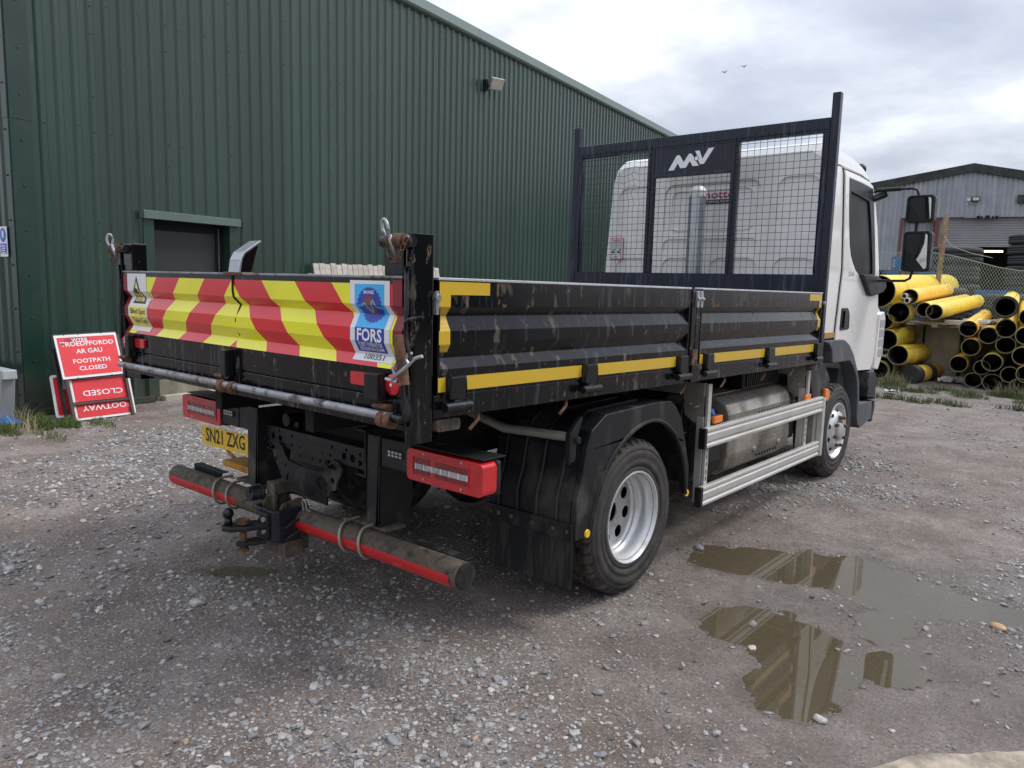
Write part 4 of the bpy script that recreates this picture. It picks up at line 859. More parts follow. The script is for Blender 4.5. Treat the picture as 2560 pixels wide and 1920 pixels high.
    # catch at the rear post and at the headboard
    mb = MB(); mb.prism([(-1.462, 1.475), (-1.448, 1.475), (-1.445, 1.535), (-1.452, 1.560), (-1.462, 1.55)], 'x', *sorted((sx(-.022), sx(-.006)))); mb.prism(circle(-1.453, 1.535, .014, 10), 'x', *sorted((sx(-.026), sx(-.004)))); mb.build('dropside_catch', M['galv'], T, bevel=.002)
    mb = MB(); mb.prism(circle(2.555, 1.53, .014, 10), 'x', *sorted((sx(-.02), sx(0)))); mb.build('dropside_catch', M['galv'], T, bevel=.002, warp=wp_)
    # rear edge strip of the first dropside seen beside the post
    # rubber stops under the rail
    for y_ in (-1.40, 2.47):
        mb = MB(); x0, x1 = sorted((sx(-.004), sx(.05))); mb.prism(rrect(y_-.035, y_+.085, 1.048, 1.092, .012), 'x', x0, x1); mb.tube([(sx(-.008), y_-.01, 1.068), (sx(0), y_-.01, 1.068)], .010, 8); mb.build('rubber_stop', M['rustdust'], T, bevel=.003, warp=wp_)
    # bent sheet hooks hanging under the rail
    for y_ in (-1.22, -.65, .45, .95, 1.55, 2.05):
        mb = MB(); mb.tube([(sx(.02), y_+.03, 1.105), (sx(.015), y_+.02, 1.07), (sx(.02), y_-.02, 1.035)], .0075, 6); mb.build('rope_hook', M['rust'], T, warp=wp_)
side(1); side(-1)
# load bed and cross bearers
sub('load_bed', M['chassis'], (-1.13, 1.13, -1.47, 2.55, 1.168, 1.184), bevel=0)
for i in range(9):
    y_ = -1.3+i*.47; sub('cross_bearer', M['under'], (-1.12, 1.12, y_, y_+.05, 1.085, 1.166), bevel=0)
for x_ in (-.42, .36): sub('subframe_rail', M['under'], (x_, x_+.06, -1.42, 2.5, .93, 1.084), bevel=0)

# --- headboard
hb = MB()
YH = 2.584
HB = thing  # (not used)
def hpart(name, m, *boxes, bevel=.004, parent=None): return sub(name, m, *boxes, bevel=bevel, parent=parent)
frame_o = hpart('headboard_frame', M['head'], (-1.14, 1.14, YH+.001, YH+.05, 2.785, 2.872), (-1.14, 1.14, YH+.003, YH+.05, 2.765, 2.785), (-1.14, 1.14, YH+.001, YH+.06, 1.20, 1.722),
    (-.394, -.325, YH+.001, YH+.045, 1.722, 2.765), (.378, .440, YH+.001, YH+.045, 1.722, 2.765), (-1.14, -1.095, YH+.001, YH+.05, 1.722, 2.765), (1.095, 1.14, YH+.001, YH+.05, 1.722, 2.765))
hpart('name_panel', M['head'], (-.325, .378, YH+.002, YH+.03, 2.545, 2.765), (-.325, .378, YH-.008, YH+.03, 2.530, 2.556), parent=None)
for sg in (-1, 1):
    xa, xb = sorted((sg*1.142, sg*1.2)); mb = MB(); mb.prism(rrect(xa, xb, YH, YH+.062, .006, 2), 'z', 1.015, 3.045); mb.build('headboard_post', M['head'], T, bevel=.002)
    mb = MB(); mb.tube([(sg*1.10, YH-.006, 1.73), (sg*1.10, YH-.006, 2.76)], .004, 5); mb.build('mesh_edge_rod', M['head'], T)
# wire mesh: every wire real, kinked where it is damaged
mb = MB(); wires = 0
def wire(pts): mb.tube(pts, .0019, 4, caps=False)
bays = ((-1.10, -.36, 1.722, 2.79), (-.36, .41, 1.722, 2.548), (.41, 1.10, 1.722, 2.79))
y_ = YH-.004
for (xa, xb, za, zb) in bays:
    n = int(round((xb-xa)/.0525))
    for i in range(n+1):
        x_ = xa+(xb-xa)*i/n; pts = []
        for j in range(15):
            z_ = za-.012+(zb-za+.03)*j/14; k_ = math.exp(-((x_+.52)**2/.006+(z_-2.52)**2/.03)); k2 = math.exp(-((x_+.47)**2/.002+(z_-1.80)**2/.006))
            pts.append((x_+.004*math.sin(i*2.1+z_*3)+.035*k_*math.sin(z_*38)+.03*k2*math.sin(z_*60), y_-.02*k_, z_))
        wire(pts)
    n = int(round((zb-za)/.0525))
    for i in range(1, n):
        z_ = za+(zb-za)*i/n; pts = []
        for j in range(15):
            x_ = xa-.004+(xb-xa+.008)*j/14; k_ = math.exp(-((x_+.55)**2/.012+(z_-2.55)**2/.02)); pts.append((x_, y_-.004, z_+.003*math.sin(i*1.7+x_*3)-.02*k_*math.cos(x_*30)))
        wire(pts)
mb.build('wire_mesh', M['head'], T, weld=False)
# maker's mark: angular letters M V with a dot
mk = frame((.018, YH-.0005, 2.664), (1, 0, 0), (0, 0, 1)); sc_ = .412/280.
def pl(P): return [((u-855)*sc_, -(v-487)*sc_) for u, v in P]
flat(pl([(715, 540), (762, 464), (770, 457), (780, 457), (789, 464), (812, 500), (836, 464), (845, 455), (856, 455), (865, 464), (908, 526), (870, 526), (850, 496), (829, 530), (792, 532), (775, 503), (752, 540)]), mk, M['whitep'], 'maker_mark', T)
flat(pl([(880, 443), (908, 443), (928, 490), (962, 435), (996, 435), (938, 519), (915, 519), (900, 494), (893, 466)]), mk, M['whitep'], 'maker_mark', T)
flat(pl(circle(891, 485, 15, 16)), frame((.018, YH-.0012, 2.664), (1, 0, 0), (0, 0, 1)), M['head'], 'maker_mark_ring', T)
flat(pl(circle(891, 485, 11.5, 16)), frame((.018, YH-.0019, 2.664), (1, 0, 0), (0, 0, 1)), M['whitep'], 'maker_mark_dot', T)
# telescopic tipping ram behind the headboard
mb = MB(); mb.tube([(.010, 2.76, 1.1), (.010, 2.76, 2.39)], .072, 28); mb.build('tipping_ram', M['galv'], T)
mb = MB(); mb.lathe([(.077, 0), (.078, .05), (.074, .055), (.05, .085), (.02, .095), (.0005, .097)], (.010, 2.76, 2.375), 'z', 8, sm=False); mb.build('ram_cap', M['white_pl'], T)

# --- cab
def hw(z): return interp(z, [(.8, 1.09), (1.8, 1.087), (2.56, 1.034), (2.70, 1.0), (2.81, .93)])
CABP = [(2.99, 1.205), (2.99, 2.56), (3.005, 2.70), (3.06, 2.785), (3.16, 2.81), (3.45, 2.805), (3.83, 2.765), (4.06, 2.675), (4.16, 2.56), (4.27, 2.37), (4.33, 2.26), (4.395, 2.0), (4.435, 1.78), (4.51, 1.47), (4.63, 1.41), (4.655, 1.36), (4.64, .99), (4.52, .87), (3.935, .895), (3.85, .975), (3.70, 1.08), (3.56, 1.16), (3.45, 1.192), (3.40, 1.205)]
WIN = [(3.462, 2.548), (3.8, 2.545), (4.125, 2.53), (4.150, 2.43), (4.20, 2.1), (4.234, 1.752), (3.76, 1.752), (3.66, 1.785), (3.584, 1.842), (3.52, 1.91), (3.484, 2.0), (3.465, 2.15), (3.458, 2.33)]
def skin(loops, sg, off, mat, name, parent, bev=0):
    """sheet lying on the cab side at distance off"""
    me = bpy.data.meshes.new(name)
    if not isinstance(loops[0][0], (tuple, list)): loops = [loops]
    fl = [p for lp in loops for p in lp]; me.from_pydata([(0, p[0], p[1]) for p in fl], [], tess(loops))
    return place_flat(me, name, mat, parent, [1.8, 2.56, 2.70], lambda c: (sg*(hw(c.z)+off), c.y, c.z))
cab = MB()
BR = [1.8, 2.56, 2.70]
# side skins with window opening, return edges, roof/back/front strip round the profile
for sg in (-1, 1):
    me = bpy.data.meshes.new('t'); fl = CABP+WIN; me.from_pydata([(0, p[0], p[1]) for p in fl], [], tess([CABP, WIN])); bm = bmesh.new(); bm.from_mesh(me)
    for z in BR: bmesh.ops.bisect_plane(bm, geom=bm.verts[:]+bm.edges[:]+bm.faces[:], plane_co=(0, 0, z), plane_no=(0, 0, 1))
    bm.verts.ensure_lookup_table(); cab.add([(sg*(hw(v.co.z)-.02), v.co.y, v.co.z) for v in bm.verts], [[v.index for v in f.verts] for f in bm.faces]); bm.free(); bpy.data.meshes.remove(me)
    # window reveal
    K = len(WIN); v = [(sg*(hw(z)-.02), y, z) for y, z in WIN]+[(sg*(hw(z)-.09), y, z) for y, z in WIN]; cab.add(v, [(i, (i+1) % K, K+(i+1) % K, K+i) for i in range(K)])
def ring_pts(p, n=5):
    """across the cab at one profile point, with rounded corners"""
    y, z = p; h = hw(z)-.02; return [(-h, y, z), (h, y, z)]
CP2 = []
K = len(CABP)
for i in range(K):
    a_, b_ = CABP[i], CABP[(i+1) % K]; CP2.append(a_)
    for z in BR:
        if (a_[1]-z)*(b_[1]-z) < 0: t = (z-a_[1])/(b_[1]-a_[1]); CP2.append((a_[0]+(b_[0]-a_[0])*t, z))
K = len(CP2)
for i in range(K):
    a_, b_ = CP2[i], CP2[(i+1) % K]
    cab.add([(-(hw(a_[1])-.02), *a_), ((hw(a_[1])-.02), *a_), ((hw(b_[1])-.02), *b_), (-(hw(b_[1])-.02), *b_)], [(0, 1, 2, 3)])
cabo = cab.build('cab_shell', M['white'], T, bevel=.035, seg=4, auto=30)
# pressed swages on the back wall: real raised rims
SW = [(-.925, -.49, 2.066, 2.523, .10), (-.43, .485, 2.068, 2.523, .10), (-.43, .475, 1.89, 2.035, .06), (.622, .968, 2.066, 2.523, .09), (-.93, -.50, 1.46, 1.866, .09), (-.43, -.03, 1.46, 1.866, .09), (.05, .48, 1.46, 1.866, .09), (.625, .965, 1.46, 1.866, .09)]
OUTB = [(-1.045, 1.32), (1.045, 1.32), (1.040, 1.80), (.99, 2.54), (.955, 2.66), (.88, 2.715), (-.88, 2.715), (-.955, 2.66), (-.99, 2.54), (-1.040, 1.80)]
mb = MB(); mb.prism([OUTB]+[rrect(*bx[:5], 6)[::-1] for bx in SW], 'y', 2.9765, 2.9885); mb.build('pressed_back_panel', M['white'], cabo, bevel=.006, seg=3)
mb = MB(); mb.prism([rrect(-.37, .43, 2.103, 2.47, .08, 6), rrect(-.355, .415, 2.118, 2.455, .07, 6)[::-1]], 'y', 2.982, 2.9897); mb.build('pressed_rib', M['white'], cabo, bevel=.004)
# lettering on the back wall: red name over a black strip
MB().box(-.155, .26, 2.9850, 2.9895, 2.334, 2.372).build('black_strip', M['black'], cabo)
MB().box(-.155, .26, 2.9855, 2.9896, 2.3722, 2.455).build('white_label', M['wst'], cabo)
text('Binotto', .10, frame((.052, 2.9845, 2.412), (1, 0, 0), (0, 0, 1)), pm('red_print', (.5, .03, .05), .4), cabo, width=.375, bold=.015)
text('TIPPING POWER', .028, frame((.105, 2.984, 2.353), (1, 0, 0), (0, 0, 1)), M['whitep'], cabo, width=.25)
# danger notice
dn = MB(); dn.box(-1.002, -.850, 2.966, 2.9697, 1.856, 2.058); do = dn.build('danger_notice', pm('notice_red', (.55, .04, .05), .4), cabo)
MB().box(-.996, -.856, 2.9645, 2.9655, 1.862, 2.052).build('notice_panel', M['wst'], cabo)
text('DANGER', .026, frame((-.926, 2.9635, 2.034), (1, 0, 0), (0, 0, 1)), bpy.data.materials['notice_red'], cabo, width=.095, bold=.03)
for i in range(4): MB().box(-.981+.006*(i % 2), -.871-.004*(i % 3), 2.9635, 2.964, 2.008-i*.0125, 2.012-i*.0125).build('text_line', M['grey'], cabo)
for xo in (-.958, -.894):
    mb = MB(); mb.prism([(xo-.022, 1.917), (xo+.018, 1.917), (xo+.018, 1.927), (xo+.004, 1.928), (xo-.014, 1.937), (xo-.022, 1.932)], 'y', 2.963, 2.964); mb.prism([(xo-.006, 1.930), (xo+.012, 1.940), (xo+.02, 1.957), (xo+.006, 1.954)], 'y', 2.963, 2.964); mb.build('tipping_pictogram', M['black'], cabo)
MB().box(-.951, -.906, 2.9635, 2.964, 1.875, 1.881).build('text_line', M['black'], cabo)
# doors
DOOR = [(3.369, 2.603), (3.75, 2.600), (4.00, 2.585), (4.135, 2.555), (4.205, 2.44), (4.29, 2.2), (4.345, 1.9), (4.40, 1.5), (4.43, 1.25), (4.42, 1.0), (4.36, .875), (3.945, .893), (3.86, .965), (3.71, 1.07), (3.57, 1.15), (3.45, 1.183), (3.262, 1.195), (3.30, 1.48), (3.335, 1.75), (3.355, 2.2)]
def offs(P, d):
    n = len(P); o = []
    ar = sum(P[i][0]*P[(i+1) % n][1]-P[(i+1) % n][0]*P[i][1] for i in range(n)); s_ = 1 if ar > 0 else -1
    for i in range(n):
        a_, b_, c_ = Vector(P[i-1]), Vector(P[i]), Vector(P[(i+1) % n]); d1 = (b_-a_).normalized(); d2 = (c_-b_).normalized(); nr = Vector((d1.y+d2.y, -d1.x-d2.x))*s_; nr.normalize()
        k = 1/max(.5, nr.dot(Vector((d1.y, -d1.x))*s_)); o.append(tuple(b_+nr*d*k))
    return o
def slab(loops, sg, o0, o1, m, name, parent, bevel=0):
    """plate of real thickness following the cab side between offsets o0 < o1"""
    if not isinstance(loops[0][0], (tuple, list)): loops = [loops]
    me = bpy.data.meshes.new('t'); fl = [p for lp in loops for p in lp]; me.from_pydata([(0, p[0], p[1]) for p in fl], [], tess(loops)); bm = bmesh.new(); bm.from_mesh(me); bpy.data.meshes.remove(me)
    for z in BR: bmesh.ops.bisect_plane(bm, geom=bm.verts[:]+bm.edges[:]+bm.faces[:], plane_co=(0, 0, z), plane_no=(0, 0, 1))
    r_ = bmesh.ops.extrude_face_region(bm, geom=bm.faces[:]); top = set(v for v in r_['geom'] if isinstance(v, bmesh.types.BMVert))
    bm.verts.ensure_lookup_table()
    for v in bm.verts: v.co.x = sg*(hw(v.co.z)+(o1 if v in top else o0))
    bmesh.ops.recalc_face_normals(bm, faces=bm.faces[:]); me = bpy.data.meshes.new(name); bm.to_mesh(me); bm.free(); me.materials.append(m); o = bpy.data.objects.new(name, me); COL.objects.link(o); o.parent = parent
    if bevel: md = o.modifiers.new('bevel', 'BEVEL'); md.width = bevel; md.segments = 2; md.limit_method = 'ANGLE'; md.angle_limit = R(40)
    return o
for sg in (-1, 1):
    slab([offs(DOOR, .007)], sg, -.022, -.012, M['black'], 'door_gap', cabo)
    dr_ = slab([DOOR, offs(WIN, -.001)[::-1]], sg, -.02, .0, M['white'], 'cab_door', T, bevel=.004)
    GL = [(3.500, 2.440), (3.78, 2.425), (4.02, 2.405), (4.08, 2.2), (4.13, 1.9), (4.142, 1.765), (3.77, 1.765), (3.66, 1.80), (3.60, 1.85), (3.535, 1.92), (3.50, 2.0), (3.482, 2.15), (3.478, 2.33)]
    slab([WIN, GL[::-1]], sg, -.018, .004, M['blackpl'], 'window_trim', dr_, bevel=.002)
    slab([GL], sg, -.03, -.026, M['glass'], 'window_pane', dr_)
    # handle recess
    HP = [(3.345, 1.285), (3.358, 1.462), (3.50, 1.462), (3.545, 1.445), (3.575, 1.40), (3.588, 1.30), (3.57, 1.278), (3.36, 1.274)]
    slab([HP], sg, -.005, .006, M['blackpl'], 'door_handle', dr_, bevel=.003)
    slab([[(3.40, 1.295), (3.41, 1.44), (3.455, 1.44), (3.455, 1.295)]], sg, .006, .022, M['black'], 'handle_grip', dr_, bevel=.004) if False else slab([[(3.40, 1.295), (3.41, 1.44), (3.455, 1.44), (3.455, 1.295)]], sg, .006, .020, M['steel_cl'], 'door_handle', dr_, bevel=.004)
    slab([[(3.028, 1.222), (3.045, 1.263), (3.300, 1.260), (3.262, 1.216)]], sg, -.02, -.012, pm('amber_marker', (.50, .24, .05), .35) if sg < 0 else bpy.data.materials['amber_marker'], 'amber_marker', cabo)
    # seam of the rear quarter panel and roof gutter
    slab([[(3.0, 2.618), (3.345, 2.632), (3.345, 2.640), (3.0, 2.626)]], sg, -.021, -.014, M['cabgrey'], 'roof_seam', cabo)
    slab([[(3.36, 2.617), (3.85, 2.618), (4.09, 2.590), (4.09, 2.600), (3.85, 2.630), (3.36, 2.634)]], sg, -.02, -.008, pm('sealant', (.42, .41, .38), .6) if sg < 0 else bpy.data.materials['sealant'], 'roof_gutter', cabo)
    # front corner panel with air louvres
    cp = slab([[(4.475, 1.395), (4.62, 1.42), (4.672, 1.36), (4.655, .985), (4.56, .86), (4.43, .875), (4.44, 1.1)]], sg, -.03, .012, M['white'], 'corner_panel', T, bevel=.012)
    for i in range(4): slab([[(4.50, 1.265-i*.093), (4.655, 1.268-i*.093), (4.655, 1.345-i*.093), (4.50, 1.342-i*.093)]], sg, .010, .015, M['grey'], 'air_vent', cp)
    # mirrors
    def MX(x): return sg*x
    mb = MB(); mb.tube([(MX(1.03), 4.16, 2.505), (MX(1.10), 4.24, 2.53), (MX(1.33), 4.25, 2.530), (MX(1.375), 4.25, 2.517), (MX(1.395), 4.25, 2.46), (MX(1.395), 4.25, 1.80), (MX(1.38), 4.25, 1.735), (MX(1.34), 4.25, 1.712), (MX(1.10), 4.22, 1.708), (MX(1.07), 4.05, 1.71)], .012, 10)
    arm = mb.build('mirror_arm', M['blackpl'], T)
    mb = MB(); mb.tube([(MX(1.06), 4.17, 2.52), (MX(1.24), 4.25, 2.533)], .020, 10); mb.tube([(MX(1.03), 4.16, 2.44), (MX(1.12), 4.24, 2.49)], .03, 8); mb.build('arm_socket', M['blackpl'], arm)
    mb = MB(); P = [(3.745, 1.755), (4.20, 1.755), (4.50, 1.70), (4.53, 1.66), (4.42, 1.60), (4.10, 1.565), (4.02, 1.575)]
    mb.prism(P, 'x', *sorted((MX(1.075), MX(1.125)))); mb.build('mirror_base', M['blackpl'], T, bevel=.018, seg=3)
    for (z0, z1, ya_, tl, nm) in ((2.225, 2.465, 4.22, .10, 'wide_angle_mirror'), (1.795, 2.150, 4.22, .06, 'main_mirror')):
        xa, xb = sorted((MX(1.305), MX(1.535))); mb = MB(); mb.prism(rrect(xa, xb, z0, z1, .035, 5), 'y', ya_, ya_+.10); h_ = mb.build(nm, M['blackpl'], T, bevel=.022, seg=3)
        cz_ = (z0+z1)/2; hx_ = .092; hz_ = (z1-z0)/2-.022; gm = Matrix.Translation((MX(1.42), ya_-.004, cz_)) @ Matrix.Rotation(R(-9*sg if sg > 0 else 9), 4, 'Z') @ Matrix.Rotation(R(7), 4, 'X')
        mb = MB(); mb.prism(rrect(-hx_, hx_, -hz_, hz_, .025, 5), 'y', -.004, .004); g_ = mb.build('mirror_glass', M['mirror'], None); g_.data.transform(gm); g_.parent = h_
        mb = MB(); mb.prism([rrect(xa+.006, xb-.006, z0+.006, z1-.006, .03, 5), rrect(xa+.020, xb-.020, z0+.018, z1-.018, .025, 5)[::-1]], 'y', ya_-.022, ya_+.004); mb.build('mirror_rim', M['blackpl'], h_, bevel=.003)
# windscreen, inside of the cab, roof camera bump
mb = MB(); mb.add([(-.96, 4.265, 2.40), (.96, 4.265, 2.40), (1.0, 4.452, 1.75), (-1.0, 4.452, 1.75)], [(0, 1, 2, 3)]); mb.add([(-.96, 4.273, 2.40), (.96, 4.273, 2.40), (1.0, 4.460, 1.75), (-1.0, 4.460, 1.75)], [(0, 1, 2, 3)]); mb.build('windscreen', M['blackpl'], T, weld=False)
sub('seat', M['interior'], (.25, .8, 3.15, 3.35, 1.5, 2.2), (.25, .8, 3.3, 3.75, 1.45, 1.65), (-.8, -.25, 3.15, 3.35, 1.5, 2.2), (-.8, -.25, 3.3, 3.75, 1.45, 1.65), bevel=.05)
sub('dashboard', M['interior'], (-.95, .95, 4.0, 4.38, 1.4, 1.78), bevel=.05)
mb = MB(); mb.tube([(.5+.22*math.cos(t), 3.92+.08*math.sin(t), 1.83+.15*math.sin(t)) for t in [2*math.pi*i/20 for i in range(20)]], .015, 6, closed=True); mb.build('steering_wheel', M['interior'], T)
mb = MB(); mb.sphere((.93, 4.08, 2.70), .05, 14, sc=(1, .8, 1.1)); mb.tube([(.90, 4.0, 2.72), (.93, 4.08, 2.72)], .03, 8); mb.build('roof_beacon', M['blackpl'], T)
text('210', .052, Matrix(((0, 0, 1, hw(1.75)+.003), (1, 0, 0, 3.54), (0, 1, 0, 1.752), (0, 0, 0, 1))), M['grey'], T, width=.15, bold=.01)
# --- wheel arch, step, bumper
FEN = [(2.93, 1.200), (3.05, 1.165), (3.12, 1.11), (3.148, 1.02), (3.16, 1.008), (3.606, 1.003), (3.69, .965), (3.771, .906), (3.835, .845), (3.873, .789), (3.925, .652), (3.95, .47), (3.99, .385), (4.06, .375), (3.99, .468), (3.985, .578), (3.972, .66), (3.93, .80), (3.845, .915), (3.70, 1.06), (3.56, 1.15), (3.45, 1.188), (3.38, 1.197)]
for sg in (-1, 1):
    mb = MB(); mb.prism(FEN, 'x', *sorted((sg*1.00, sg*1.118))); mb.build('front_mudguard', M['cabgrey'], T, bevel=.010, seg=3)
    mb = MB(); mb.prism([(3.99, .578), (4.40, .569), (4.42, .50), (4.43, .40), (4.06, .345), (3.99, .42)], 'x', *sorted((sg*.85, sg*1.116))); st_ = mb.build('cab_step', M['cabgrey'], T, bevel=.010)
    mb = MB(); mb.prism([(4.02, .572), (4.38, .5725), (4.38, .5755), (4.02, .5755)], 'x', *sorted((sg*.9, sg*1.10))); mb.build('tread_plate', M['alud'], st_)
    mb = MB(); mb.prism([(3.98, .56), (4.30, .56), (4.30, .90), (3.95, .91)], 'x', *sorted((sg*.80, sg*.92))); mb.build('step_well', M['cabgrey'], T, bevel=.01)
    mb = MB(); mb.prism([(4.245, .62), (4.255, .855), (4.33, .868), (4.46, .835), (4.505, .80), (4.515, .57), (4.40, .60)], 'x', *sorted((sg*1.0, sg*1.112))); bp_ = mb.build('bumper_corner', M['navy'], T, bevel=.012)
    for (y_, z_) in ((4.32, .80), (4.30, .655)): mb = MB(); mb.prism(circle(y_, z_, .012, 10), 'x', *sorted((sg*1.11, sg*1.1145))); mb.build('bolt', M['black'], bp_)
    mb = MB(); mb.prism([(4.26, .60), (4.515, .56), (4.52, .50), (4.46, .36), (4.42, .36), (4.43, .55)], 'x', *sorted((sg*.9, sg*1.115))); mb.build('lower_bumper', M['navy'], T, bevel=.012)
    # splash guard behind the front wheel with amber lamp
    G1 = [(2.70, 1.15), (2.95, 1.17), (3.03, 1.02), (3.12, .965), (3.20, .90), (3.235, .865), (3.12, .80), (3.05, .755), (3.0, .70), (2.93, .55), (2.86, .50), (2.83, .74), (2.70, .98)]
    mb = MB(); mb.prism(G1, 'x', *sorted((sg*.78, sg*1.085))); sg_ = mb.build('splash_guard', M['navy'], T, bevel=.014, seg=3)
    mb = MB(); mb.prism([(3.055, .705), (3.05, .805), (3.12, .80), (3.165, .775), (3.178, .74), (3.15, .71), (3.10, .695)], 'x', *sorted((sg*1.085, sg*1.112))); mb.build('amber_side_lamp', M['amber'], T, bevel=.008)
sub('bumper_front', M['cabgrey'], (-1.05, 1.05, 4.50, 4.68, .38, .86), bevel=.04)
sub('grille', M['blackpl'], (-.8, .8, 4.60, 4.67, .95, 1.3), bevel=.01)

# --- wheels
def tyre(mb, xo, side_, w=.245, Ro=.407, ri=.225, lugs=True, n=168):
    """xo = outer face x, side_ = +1 right"""
    s_ = side_; pr = [(ri, -.018), (ri+.012, -.006), (.25, -.002), (.262, .0), (.266, -.005), (.272, -.005), (.276, .002), (.300, .006), (.303, .002), (.318, .007), (.334, .008), (.350, .006), (.353, .001), (.357, .001), (.360, .004), (.366, -.001), (.370, -.001), (.373, -.006), (.378, -.010), (.394, -.022), (.403, -.030), (Ro, -.038)]
    v = []
    for k_, (r, h) in enumerate(pr):
        row = []
        for j in range(n):
            t = 2*math.pi*j/n; rr, hh = r, h
            if lugs and r > .385 and j % 4 == 0: rr -= .012 if r < .40 else .018; hh -= .009
            row.append((xo+s_*hh, rr*math.cos(t), .407+rr*math.sin(t)))
        v += row
    # tread with circumferential grooves
    tr = [(-.05, 0), (-.078, 0), (-.080, -.013), (-.088, -.013), (-.090, 0), (-.118, 0), (-.120, -.013), (-.128, -.013), (-.130, 0), (-.158, 0), (-.160, -.013), (-.168, -.013), (-.170, 0), (-.205, 0), (-.225, -.010), (-.243, -.05), (-.245, -.16)]
    for h, d in tr:
        for j in range(n):
            t = 2*math.pi*j/n; dd = d-(.018 if (lugs and j % 4 == 0 and h > -.075) else 0)-(.008 if (lugs and j % 6 == 0 and d == 0 and h < -.075) else 0); v.append((xo+s_*h, (Ro+dd)*math.cos(t), .407+(Ro+dd)*math.sin(t)))
    K = len(pr)+len(tr); f = [(k_*n+j, k_*n+(j+1) % n, (k_+1)*n+(j+1) % n, (k_+1)*n+j) for k_ in range(K-1) for j in range(n)]
    o = len(mb.v); mb.v += v; mb.f += [tuple(i+o for i in q_) for q_ in f]; mb.m += [0 if k_ < 18 else 1 for k_ in range(K-1) for j in range(n)]; mb.s += [k_ < 18 for k_ in range(K-1) for j in range(n)]
def put(o, y): o.location.y = y; return o
def disc_holes(r_out, nh, rh, rp, rc, ph=0):
    L_ = [circle(0, .407, r_out, 48)]
    for i in range(nh): t = ph+2*math.pi*i/nh; L_.append(circle(rp*math.cos(t), .407+rp*math.sin(t), rh, 14)[::-1])
    if rc: L_.append(circle(0, .407, rc, 24)[::-1])
    return L_
def rear_wheel(sg):
    xo = 1.182*sg
    mb = MB(); tyre(mb, xo, sg); tyre(mb, xo-sg*.292, sg, lugs=False, n=64)
    w = mb.build('rear_wheel', [M['tyre'], M['tread']], T, weld=False)
    mb = MB(); mb.lathe([(.222, -.030), (.240, -.012), (.244, -.004), (.242, .002), (.236, .002), (.230, -.006), (.226, -.020), (.220, -.032), (.213, -.050), (.212, -.066), (.219, -.076), (.217, -.098), (.205, -.108), (.201, -.118), (.204, -.124), (.197, -.132), (.194, -.142)], (xo, 0, .407), 'x', 72, sm=True) if sg > 0 else mb.lathe([(r, -h) for r, h in [(.222, -.030), (.244, -.004), (.236, .002), (.226, -.02), (.211, -.066), (.214, -.10), (.196, -.142)]], (xo, 0, .407), 'x', 48)
    rim_ = mb.build('rim', M['rim'], w, auto=50)
    mb = MB(); mb.prism(disc_holes(.196, 8, .034, .148, .055, R(-12)), 'x', *sorted((xo-sg*.148, xo-sg*.140))); mb.build('wheel_disc', M['rimd'], w, bevel=.002)
    mb = MB(); mb.lathe([(.20, -sg*.20), (.20, -sg*.30)], (xo, 0, .407), 'x', 32); mb.lathe([(.078, -sg*.21), (.075, -sg*.186), (.06, -sg*.18), (.0005, -sg*.18)], (xo, 0, .407), 'x', 24); mb.build('hub', M['under'], w)
rear_wheel(1); rear_wheel(-1)
def front_wheel(sg):
    xo = 1.115*sg; Y = 3.405
    mb = MB(); tyre(mb, xo, sg); w = mb.build('front_wheel', [M['tyre'], M['tread']], T, weld=False)
    mb = MB(); P = [(.222, -.030), (.240, -.012), (.244, -.004), (.242, .002), (.234, .002), (.226, -.012), (.214, -.034), (.206, -.045), (.200, -.046), (.190, -.034), (.176, -.010), (.160, .010), (.140, .020), (.118, .022), (.110, .018)]
    mb.lathe([(r, h*sg) for r, h in P], (xo, 0, .407), 'x', 64); rim_ = mb.build('rim', M['rim'], w, auto=60)
    for i in range(10):
        t = 2*math.pi*(i+.5)/10; mb = MB(); mb.lathe([(.0005, sg*.0), (.019, sg*.0)], (xo, 0, .407), 'x', 12); c_ = Vector((xo-sg*.012, .178*math.cos(t), .407+.178*math.sin(t))); nn_ = Vector((sg*.9, .45*math.cos(t), .45*math.sin(t))).normalized(); a_ = Vector((0, -math.sin(t), math.cos(t))); b2 = nn_.cross(a_)
        mb = MB(); mb.add([tuple(c_+nn_*.007+a_*.021*math.cos(q_)+b2*.016*math.sin(q_)) for q_ in [2*math.pi*k_/14 for k_ in range(14)]], [tuple(range(14))]); mb.build('vent_hole', M['dark'], w, weld=False)
    mb = MB(); mb.lathe([(.118, sg*.020), (.113, sg*.0), (.075, -sg*.005), (.072, sg*.035), (.058, sg*.045), (.0005, sg*.046)], (xo, 0, .407), 'x', 28); mb.build('hub', M['rimd'], w, auto=40)
    for i in range(8):
        t = 2*math.pi*(i+.3)/8; mb = MB(); yy, zz = .128*math.cos(t), .407+.128*math.sin(t)
        mb.tube([(xo+sg*.015, yy, zz), (xo+sg*.034, yy, zz)], .017, 6); mb.tube([(xo+sg*.034, yy, zz), (xo+sg*.050, yy, zz)], .012, 8); mb.build('wheel_nut', M['rust'], w)
    w.location.y = Y
front_wheel(1); front_wheel(-1)
mb = MB(); mb.tube([(-1, 0, .407), (1, 0, .407)], .06, 12); mb.sphere((.0, 0, .42), .18, 14); mb.tube([(-.9, 3.405, .38), (.9, 3.405, .38)], .05, 8); mb.build('axle', M['under'], T)
